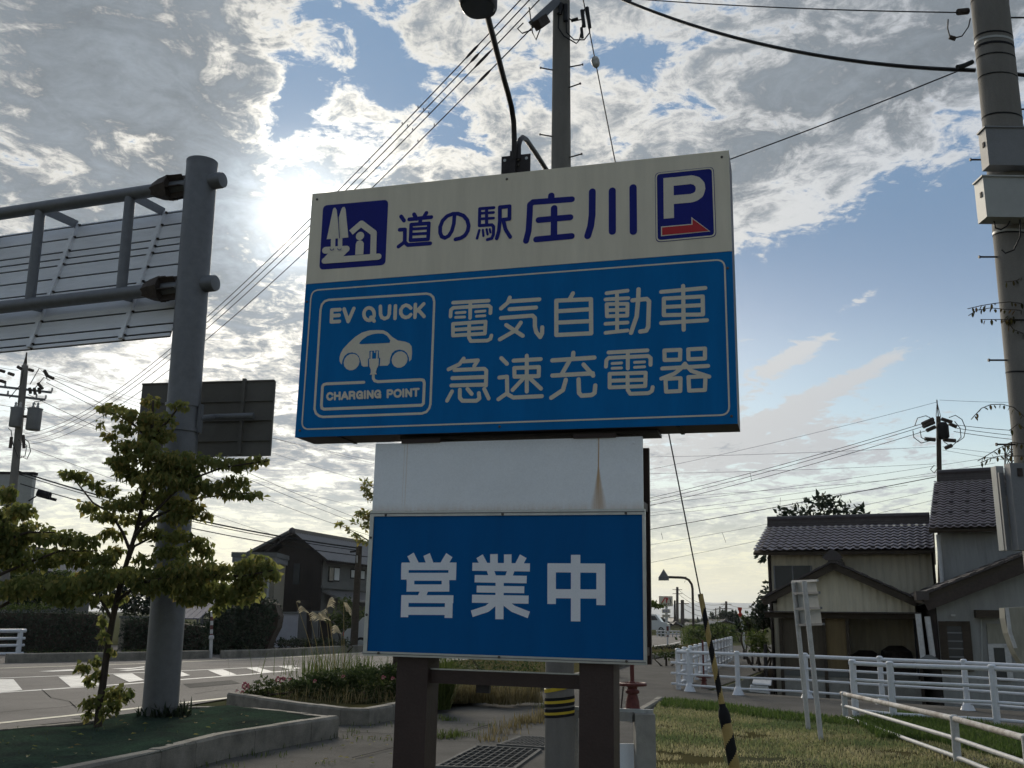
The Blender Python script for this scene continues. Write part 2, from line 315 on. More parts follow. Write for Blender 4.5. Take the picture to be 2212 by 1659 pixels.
# ------------------------------------------------------------------ foliage helpers
def leaves(name, pos, size, material, parent=None, nrm=None, droop=.5, aspect=.5, label=None, tint=None, org=None):
    """one mesh of folded pointed leaves, one per row of pos"""
    pos = np.asarray(pos, float); n = len(pos); sz = size*(.5+.95*rng.random(n)**1.2)[:, None]
    d = rng.normal(size=(n, 3)); d[:, 2] -= droop*2; d /= np.linalg.norm(d, axis=1)[:, None]
    s = rng.normal(size=(n, 3)); s -= d*np.sum(s*d, 1)[:, None]; s /= np.linalg.norm(s, axis=1)[:, None]; u = np.cross(d, s)
    w2 = sz*aspect/2
    vs = np.stack([pos, pos+d*sz*.45+s*w2+u*sz*.10, pos+d*sz, pos+d*sz*.45-s*w2+u*sz*.10], 1).reshape(-1, 3)
    i = np.arange(n)[:, None]*4; fs = np.concatenate([i+[0, 1, 2], i+[0, 2, 3]], 1).reshape(-1, 3)
    o = ORG[parent] if parent is not None else (Vector(org) if org is not None else Vector((pos[:,0].mean(), pos[:,1].mean(), pos[:,2].min())))
    me = bpy.data.meshes.new(name); me.vertices.add(len(vs)); me.vertices.foreach_set('co', (vs-np.array(o)).astype(np.float32).ravel())
    me.loops.add(len(fs)*3); me.loops.foreach_set('vertex_index', fs.astype(np.int32).ravel()); me.polygons.add(len(fs))
    me.polygons.foreach_set('loop_start', np.arange(0, len(fs)*3, 3, dtype=np.int32)); me.update(calc_edges=True)
    t = rng.random(n) if tint is None else np.clip(tint + .22*rng.normal(size=n), 0, 1)
    a = me.attributes.new('tint', 'FLOAT', 'POINT'); a.data.foreach_set('value', np.repeat(t, 4).astype(np.float32))
    me.materials.append(material); ob = bpy.data.objects.new(name, me); COL.objects.link(ob); ob['kind'] = 'stuff'
    if parent is not None: ob.parent = parent
    else: ob.location = o
    ORG[ob] = Vector(o); return ob
def blades(name, pos, h, material, parent=None, wd=.006, lean=.5, tint=None, org=None, seg=2):
    """one mesh of bent grass blades"""
    pos = np.asarray(pos, float); n = len(pos); hh = (h*(.5+.8*rng.random(n)))[:, None] if np.isscalar(h) else np.asarray(h)[:, None]
    a = rng.random(n)*6.283; l = np.stack([np.cos(a), np.sin(a), 0*a], 1); s = np.stack([-np.sin(a), np.cos(a), 0*a], 1)*wd
    k = (lean*rng.random(n))[:, None]; up = np.array([0, 0, 1.])
    m1 = pos + up*hh*.55 + l*hh*k*.35; tp = pos + up*hh*(1-.35*k) + l*hh*k
    vs = np.stack([pos-s, pos+s, m1+s*.8, m1-s*.8, tp], 1).reshape(-1, 3); i = np.arange(n)[:, None]*5
    tri = np.concatenate([i+[0, 1, 2], i+[0, 2, 3], i+[3, 2, 4]], 1).reshape(-1, 3)
    o = ORG[parent] if parent is not None else (Vector(org) if org is not None else Vector((pos[:,0].mean(), pos[:,1].mean(), pos[:,2].min())))
    me = bpy.data.meshes.new(name); me.vertices.add(len(vs)); me.vertices.foreach_set('co', (vs-np.array(o)).astype(np.float32).ravel())
    me.loops.add(len(tri)*3); me.loops.foreach_set('vertex_index', tri.astype(np.int32).ravel()); me.polygons.add(len(tri))
    me.polygons.foreach_set('loop_start', np.arange(0, len(tri)*3, 3, dtype=np.int32)); me.update(calc_edges=True)
    t = rng.random(n) if tint is None else np.clip(tint + .2*rng.normal(size=n), 0, 1)
    at_ = me.attributes.new('tint', 'FLOAT', 'POINT'); at_.data.foreach_set('value', np.repeat(t, 5).astype(np.float32))
    me.materials.append(material); ob = bpy.data.objects.new(name, me); COL.objects.link(ob); ob['kind'] = 'stuff'
    if parent is not None: ob.parent = parent
    else: ob.location = o
    ORG[ob] = Vector(o); return ob
def ell(c, rx, ry, rz, n, shell=.5):
    q = rng.normal(size=(n, 3)); q /= np.linalg.norm(q, axis=1)[:, None]; q *= (shell+(1-shell)*rng.random(n)**.6)[:, None]
    return np.array(c)+q*np.array([rx, ry, rz])
def pxblobs(bl, Y, per, dz=.8, shell=.3, jit=.3):
    """list of (x, y, rx, ry) seen at distance Y -> points through those volumes"""
    out = []
    for b in bl:
        x, y, rx, ry = b[:4]; yy = b[4] if len(b) > 4 else Y + random.uniform(-jit, jit); p = at(x, y, yy); k = mpp(p)
        out.append(ell(p, rx*k, dz*max(rx, ry)*k, ry*k, max(6, int(per*rx*ry)), shell))
    return np.concatenate(out)
def inpoly(P, pts):
    c = np.zeros(len(pts), bool); j = len(P)-1
    for i in range(len(P)):
        xi, yi = P[i][0], P[i][1]; xj, yj = P[j][0], P[j][1]
        c ^= ((yi > pts[:, 1]) != (yj > pts[:, 1])) & (pts[:, 0] < (xj-xi)*(pts[:, 1]-yi)/(yj-yi+1e-12)+xi); j = i
    return c
def scatter(poly, n, z=0.):
    a = np.array([(p[0], p[1]) for p in poly]); lo, hi = a.min(0), a.max(0); out = []; got = 0
    while got < n:
        q = lo+(hi-lo)*rng.random((n*2, 2)); q = q[inpoly(a, q)]; out.append(q); got += len(q)
    q = np.concatenate(out)[:n]; return np.concatenate([q, np.full((n, 1), z)], 1)
def noisy(pos, scale=.6):
    return np.array([noise.fractal(Vector((p[0]*scale, p[1]*scale, 0)), 1., 2., 4) for p in pos])

# ------------------------------------------------------------------ ground, roads, kerbs
import bmesh
def W3(px, z=0.): return [gz(x, y, z) for x, y in px]
def sheet(name, pts, z, m, amp=0., cell=0., scale=.5, parent=None):
    """flat or gently uneven polygon at height z"""
    if not cell:
        b = MB(); b.poly([(p[0], p[1], z) for p in pts]); return b.build(name, m, parent)
    a = np.array([(p[0], p[1]) for p in pts]); bm = bmesh.new(); vs = [bm.verts.new((p[0], p[1], z)) for p in a]
    f = bm.faces.new(vs); bmesh.ops.triangulate(bm, faces=[f])
    for _ in range(7):
        es = [e for e in bm.edges if e.calc_length() > cell]
        if not es: break
        bmesh.ops.subdivide_edges(bm, edges=es, cuts=1); bmesh.ops.triangulate(bm, faces=bm.faces[:])
    bd = {v for e in bm.edges if e.is_boundary for v in e.verts}
    for v in bm.verts:
        k = .3 if v in bd else 1.
        v.co.z += amp*k*noise.fractal(Vector((v.co.x*scale, v.co.y*scale, 3.3)), 1., 2., 5)
    if amp >= 0:
        for fc in bm.faces:
            if fc.normal.z < 0: fc.normal_flip()
    q = MB(); bm.verts.index_update(); q.add([v.co for v in bm.verts], [[v.index for v in fc.verts] for fc in bm.faces]); bm.free()
    return q.build(name, m, parent, smooth=True)
def ribbon(name, pts, wd, z, m, parent=None):
    b = MB(); pts = [Vector((p[0], p[1], z)) for p in pts]; L_, R_ = [], []
    for i, p in enumerate(pts):
        d = (pts[min(i+1, len(pts)-1)]-pts[max(i-1, 0)]).normalized(); n = Vector((-d.y, d.x, 0))*wd/2; L_.append(p+n); R_.append(p-n)
    n = len(pts); b.add(L_+R_, [(n+i, n+i+1, i+1, i) for i in range(n-1)]); return b.build(name, m, parent)
def along(pts, step):
    """points and directions every step metres along a polyline"""
    out = []; acc = 0.
    for a, b in zip(pts, pts[1:]):
        a = Vector(a); b = Vector(b); l = (b-a).length; d = (b-a)/l; t = -acc if acc else 0.
        t = (step-acc) if acc else 0.
        while t < l: out.append((a+d*t, d)); t += step
        acc = l-(t-step)
    return out
def kerb(parent, pts, ht, wd, side=1, ln=.6, name='kerb_stone', m=None, z=0., gap=.006):
    """row of single stones along pts; side=+1 puts the body left of the walking direction"""
    for p, q in zip(pts, pts[1:]):
        p = Vector((p[0], p[1], z)); q = Vector((q[0], q[1], z)); l = (q-p).length; n = max(1, round(l/ln)); d = (q-p)/l; s = Vector((-d.y, d.x, 0))*side
        for i in range(n):
            a = p+d*(l*i/n+gap/2); b2 = p+d*(l*(i+1)/n-gap/2); h = ht+random.uniform(-.006, .006); o = s*random.uniform(-.006, .006); c = .03
            pr = [Vector((0, 0, -.05)), Vector((0, 0, h-c)), s*c*.7+UP*h, s*wd+UP*h, s*wd+UP*-.05]
            v0 = [a+o+k for k in pr]; v1 = [b2+o+k for k in pr]
            bb = MB(); bb.add(v0+v1, [(0,1,6,5),(1,2,7,6),(2,3,8,7),(3,4,9,8),(4,3,2,1,0),(5,6,7,8,9)]); bb.build(name, m or m_kerb, parent)
HOLE = [(4.5, 22.75), (7.2, 29.6), (11.4, 41), (22, 66), (60, 66), (60, 9), (24, 6.4), (8.75, 18.95)]
g = MB()
outer = [(-9000, -800, -.02), (9000, -800, -.02), (9000, 9400, -.02), (-9000, 9400, -.02)]
o3 = [Vector(p) for p in outer]; h3 = [Vector((x, y, -.02)) for x, y in HOLE]
g.add(o3+h3, [tuple(t) for t in geometry.tessellate_polygon([o3, h3])])
ground = struct(g.build('ground', m_earth, org=Z0))
yb = MB(); n = len(HOLE); yb.poly([(x, y, -.85) for x, y in HOLE])
yard = struct(yb.build('sunken_yard', m_earth, org=Z0))
wb = MB(); wb.add([(x, y, -.021) for x, y in HOLE]+[(x, y, -.85) for x, y in HOLE], [(i, n+i, n+(i+1) % n, (i+1) % n) for i in range(n)])
struct(wb.build('retaining_wall', m_concrete, org=Z0))
strip_near = [(490,1527),(735,1565),(796,1566),(847,1555),(942,1540),(1175,1491),(1405,1422),(1458,1416),(1512,1397)]
path_pts = [Vector((-12,-6,0)), Vector((9,-6,0)), Vector((13.5,14.4,0)), Vector((8.7,18.9,0)), Vector((4.4,22.7,0)), Vector((7.1,29.6,0)), Vector((11.2,41,0)), Vector((21,66,0)), Vector((18.6,66,0))] + W3(strip_near)[::-1] + [Vector((-8, 14.2, 0)), Vector((-12, 4, 0))]
path = struct(sheet('footpath', path_pts, 0., m_path, .012, .9, .9))
road_near = [(-700,1650),(-300,1600),(0,1574),(165,1558),(380,1528),(496,1509),(640,1481),(900,1441),(1200,1411),(1395,1400),(1480,1394),(1535,1382),(1570,1372)]
road_far = [(-700,1452),(-300,1441),(14,1432.6),(452,1422),(640,1416.5),(768,1408),(1000,1393),(1200,1382),(1400,1373.5),(1560,1364)]
road = struct(sheet('road', W3(road_near)+W3(road_far)[::-1], .004, m_asphalt, .0, 3.))
ribbon('edge_line', W3([(-300,1594),(0,1563),(150,1547),(292,1531),(385,1520),(525,1505),(640,1490)]), .16, .009, m_paintcream, road)
ribbon('edge_line', W3([(-300,1452),(0,1444),(312,1434),(610,1421),(780,1411),(1000,1396)]), .16, .009, m_paintcream, road)
ribbon('hatch_border', W3([(-150,1516),(0,1497),(250,1480),(400,1468),(520,1459),(640,1448)]), .2, .009, m_paint, road)
ribbon('hatch_border', W3([(-150,1473),(0,1465.5),(250,1456),(450,1447),(640,1438)]), .16, .009, m_paint, road)
ribbon('edge_line', W3([(1330,1404),(1405,1397),(1450,1391),(1500,1380)]), .16, .009, m_paint, road)
z3 = lambda l: [(x*.27575, 1201.5+y*.27575) for x, y in l]
f1 = lambda l: [(474.4+x*.18381, 1321.5+y*.18381) for x, y in l]
for q in [z3([(-60,968),(105,968),(175,1052),(-60,1082)]), z3([(455,948),(640,938),(790,1010),(555,1032)]), z3([(885,930),(1035,922),(1130,975),(1010,990)]), z3([(1340,908),(1410,905),(1490,937),(1400,948)]),
          z3([(1630,897),(1745,890),(1855,932),(1745,945)]), f1([(310,664),(440,657),(655,716),(500,728)]), f1([(690,646),(830,640),(960,668),(840,690)]),
          z3([(300,906),(560,889),(610,900),(420,908)]), z3([(870,884),(1040,878),(1130,866),(1130,874),(1000,890)]), z3([(930,900),(1010,893),(1130,884),(1130,892),(1000,903)]),
          [(1478,1374),(1505,1376),(1492,1379),(1476,1377)]]:
    b = MB(); b.poly([(p.x, p.y, .0135) for p in W3(q)]); b.build('hatch_bar', m_paint, road)
# far pavement with kerb
kf1 = W3([(14,1432.6),(160,1429.5),(300,1426.5),(452,1422)]); kf2 = W3([(484,1422.5),(640,1416.5),(768,1408.5),(900,1400)])
fp = struct(sheet('far_pavement', W3(road_far[:9]) + [p+Vector((-6, 14, 0)) for p in W3(road_far[:9])[::-1]], .0, m_gravel, 0., 4.))
kerb(fp, kf1, .27, .2, 1, 1.2); kerb(fp, kf2, .27, .2, 1, 1.2); kerb(fp, W3([(-500,1449),(-200,1439),(-20,1434)]), .27, .2, 1, 1.2)
# planting island with the gantry
ISZ = .25
isl_back = [(-400,1612),(-150,1588),(0,1573),(165,1558),(380,1525),(496,1524),(610,1534),(733,1547)]
isl_front = [(733,1548),(610,1568),(490,1587),(350,1622),(150,1662),(-100,1722),(-400,1800)]
isl = struct(sheet('planting_island', W3(isl_back, ISZ)+W3(isl_front[1:], ISZ), ISZ-.012, m_turf, .07, .35, .9))
kerb(isl, W3(isl_front, ISZ)[::-1], ISZ+.012, .14, 1, .62); kerb(isl, W3(isl_back, ISZ)[::-1], ISZ+.0, .14, 1, .62)
tuft = scatter([p for p in W3(isl_back, ISZ)+W3(isl_front[1:], ISZ)], 160, ISZ-.02)
blades('moss_tuft', tuft, .05, l_mid, isl, .004, .9)
# planted strip between road and footpath
strip_far = [(500,1512),(640,1484),(900,1444),(1200,1413),(1395,1402),(1480,1396),(1512,1392)]
strip_poly = W3(strip_near)+W3(strip_far)[::-1]
strip = struct(sheet('planting_strip', strip_poly, .10, m_soil, .08, .6, 1.1))
kerb(strip, W3([(488,1528),(612,1548),(735,1566),(796,1567),(849,1556),(905,1547)])[::-1], .23, .16, -1, .9)
kerb(strip, W3([(1175,1491),(1300,1455),(1405,1423),(1458,1417)])[::-1], .16, .14, -1, .9)
# lawn on the right
lawn_px = [(1411,1700),(1409,1600),(1398,1560),(1420,1522),(1436,1512),(1550,1522),(1694,1542),(1850,1556),(2050,1580),(2300,1600)]
lawn_pts = W3(lawn_px[:]) + [Vector((12, 9.5, 0)), Vector((10, 5.5, 0)), Vector((1.2, 5.5, 0))]
lawn = struct(sheet('lawn', lawn_pts, .008, m_soil, .012, .5, .8))
# kerb edge between footpath and lawn
kerb(path, W3([(1434,1513),(1384,1545),(1374,1560)]), .06, .12, -1, .6, z=.0)
# joints and slabs of the footpath
for a in ([(735,1582),(850,1588)], [(942,1564),(1062,1566)], [(1062,1566),(1005,1583),(942,1600)], [(850,1618),(760,1640)], [(1290,1560),(1440,1512)], [(942,1604),(1030,1604)]):
    ribbon('slab_joint', W3(a), .02, .016, m_joint, path)
# bare dirt at the lawn edge
sheet('bare_dirt', W3([(1560,1630),(1620,1622),(1720,1640),(1800,1662),(1700,1690),(1570,1680)]), .022, m_earth, .008, .3, 1.2, lawn)
# grass
gpos = scatter(lawn_pts, 130000, .0); gn = noisy(gpos, .55); gn2 = noisy(gpos+[7, 3, 0], 1.6)
keep = gn+gn2*.6 > -.50; gpos = gpos[keep]; gn = gn[keep]
d_ = np.hypot(gpos[:, 0], gpos[:, 1]); gpos = gpos[d_ > 9.0]; gn = gn[d_ > 9.0]
stuff(blades('lawn_grass', gpos, .055, l_lawn, lawn, .006, 1.1, .5-.8*gn))
rich = W3([(1840,1560),(1960,1545),(2300,1600),(2300,1655),(2150,1640),(2010,1605),(1900,1600)])
rp = scatter(rich, 16000, .02); stuff(blades('lush_grass', rp, .11, l_lawngreen, lawn, .007, .9))
far_edge = W3([(1436,1514),(1550,1524),(1694,1545),(1850,1560),(1850,1572),(1690,1560),(1540,1540),(1425,1530)])
stuff(blades('edge_grass', scatter(far_edge, 5000, .01), .10, l_lawngreen, lawn, .007, .8))
for (x, y, n_, rx, h) in [(950,1552,60,.14,.07),(968,1557,60,.12,.07),(955,1594,150,.28,.10),(985,1590,120,.3,.09),(1060,1600,70,.22,.10),(1080,1585,80,.25,.12),(1105,1572,90,.28,.11),(1130,1562,120,.28,.13),(1155,1560,110,.25,.15),(1168,1553,90,.2,.2),(1185,1530,80,.2,.15),(1245,1545,80,.25,.12),(700,1650,12,.1,.05)]:
    p = gz(x, y); q = np.array(p)+rng.normal(size=(n_, 3))*[rx*.55, rx*.45, 0]; stuff(blades('weed_tuft', q, h, l_straw if (x > 1000 and x < 1180) else l_bright, path, .005, .9))
lit_n = scatter([Vector((-2, 10, 0)), Vector((1.5, 10, 0)), Vector((3.5, 20, 0)), Vector((-1.5, 15, 0))], 60, .004)

fl_me = []
for k in range(4):
    me = rawmesh('fallen_leaf', [(0, 0, 0), (.03, .02, .012), (.07, 0, .004), (.03, -.02, .012)], [(0, 3, 2), (0, 2, 1)], l_straw if k % 2 else l_dogwood); a_ = me.attributes.new('tint', 'FLOAT', 'POINT'); a_.data.foreach_set('value', [.3+.2*k]*4); fl_me.append(me)
for p in scatter([Vector((q.x, q.y, 0)) for q in W3([(0,1585),(180,1566),(420,1532),(600,1545),(560,1568),(350,1612),(150,1650),(0,1680)], ISZ)], 46, ISZ+.012): piece('fallen_leaf', random.choice(fl_me), isl, Matrix.Translation(p) @ Matrix.Rotation(random.uniform(0, 6.3), 4, 'Z') @ Matrix.Rotation(random.uniform(-.3, .3), 4, 'X'))
for p in scatter(W3([(760,1590),(850,1580),(850,1655),(620,1655)])+[], 22, .02): piece('fallen_leaf', random.choice(fl_me), path, Matrix.Translation(p) @ Matrix.Rotation(random.uniform(0, 6.3), 4, 'Z'))
cw_ = MB(); rc = [gz(x, y) for x, y in [(0,1540),(60,1534),(130,1529),(200,1519),(260,1514)]]; ribbon('road_crack', rc, .018, .0095, m_joint, road); ribbon('road_crack', W3([(420,1500),(470,1492),(540,1488),(600,1474)]), .016, .0095, m_joint, road); ribbon('road_crack', W3([(90,1490),(110,1508),(150,1516),(165,1530)]), .014, .0095, m_joint, road)
sheet('road_patch', W3([(395,1478),(500,1470),(520,1477),(410,1487)]), .0075, m_path, parent=road)
wt = np.concatenate([np.array(gz(x, y))+rng.normal(size=(30, 3))*[.25, .1, 0] for x, y in [(630,1617),(560,1634),(480,1656),(735,1583),(700,1595),(770,1570),(830,1562),(850,1600),(1062,1568),(1290,1562),(1320,1550)]]); wt[:, 2] = 0; stuff(blades('crack_weeds', wt, .07, l_bright, path, .005, .9))

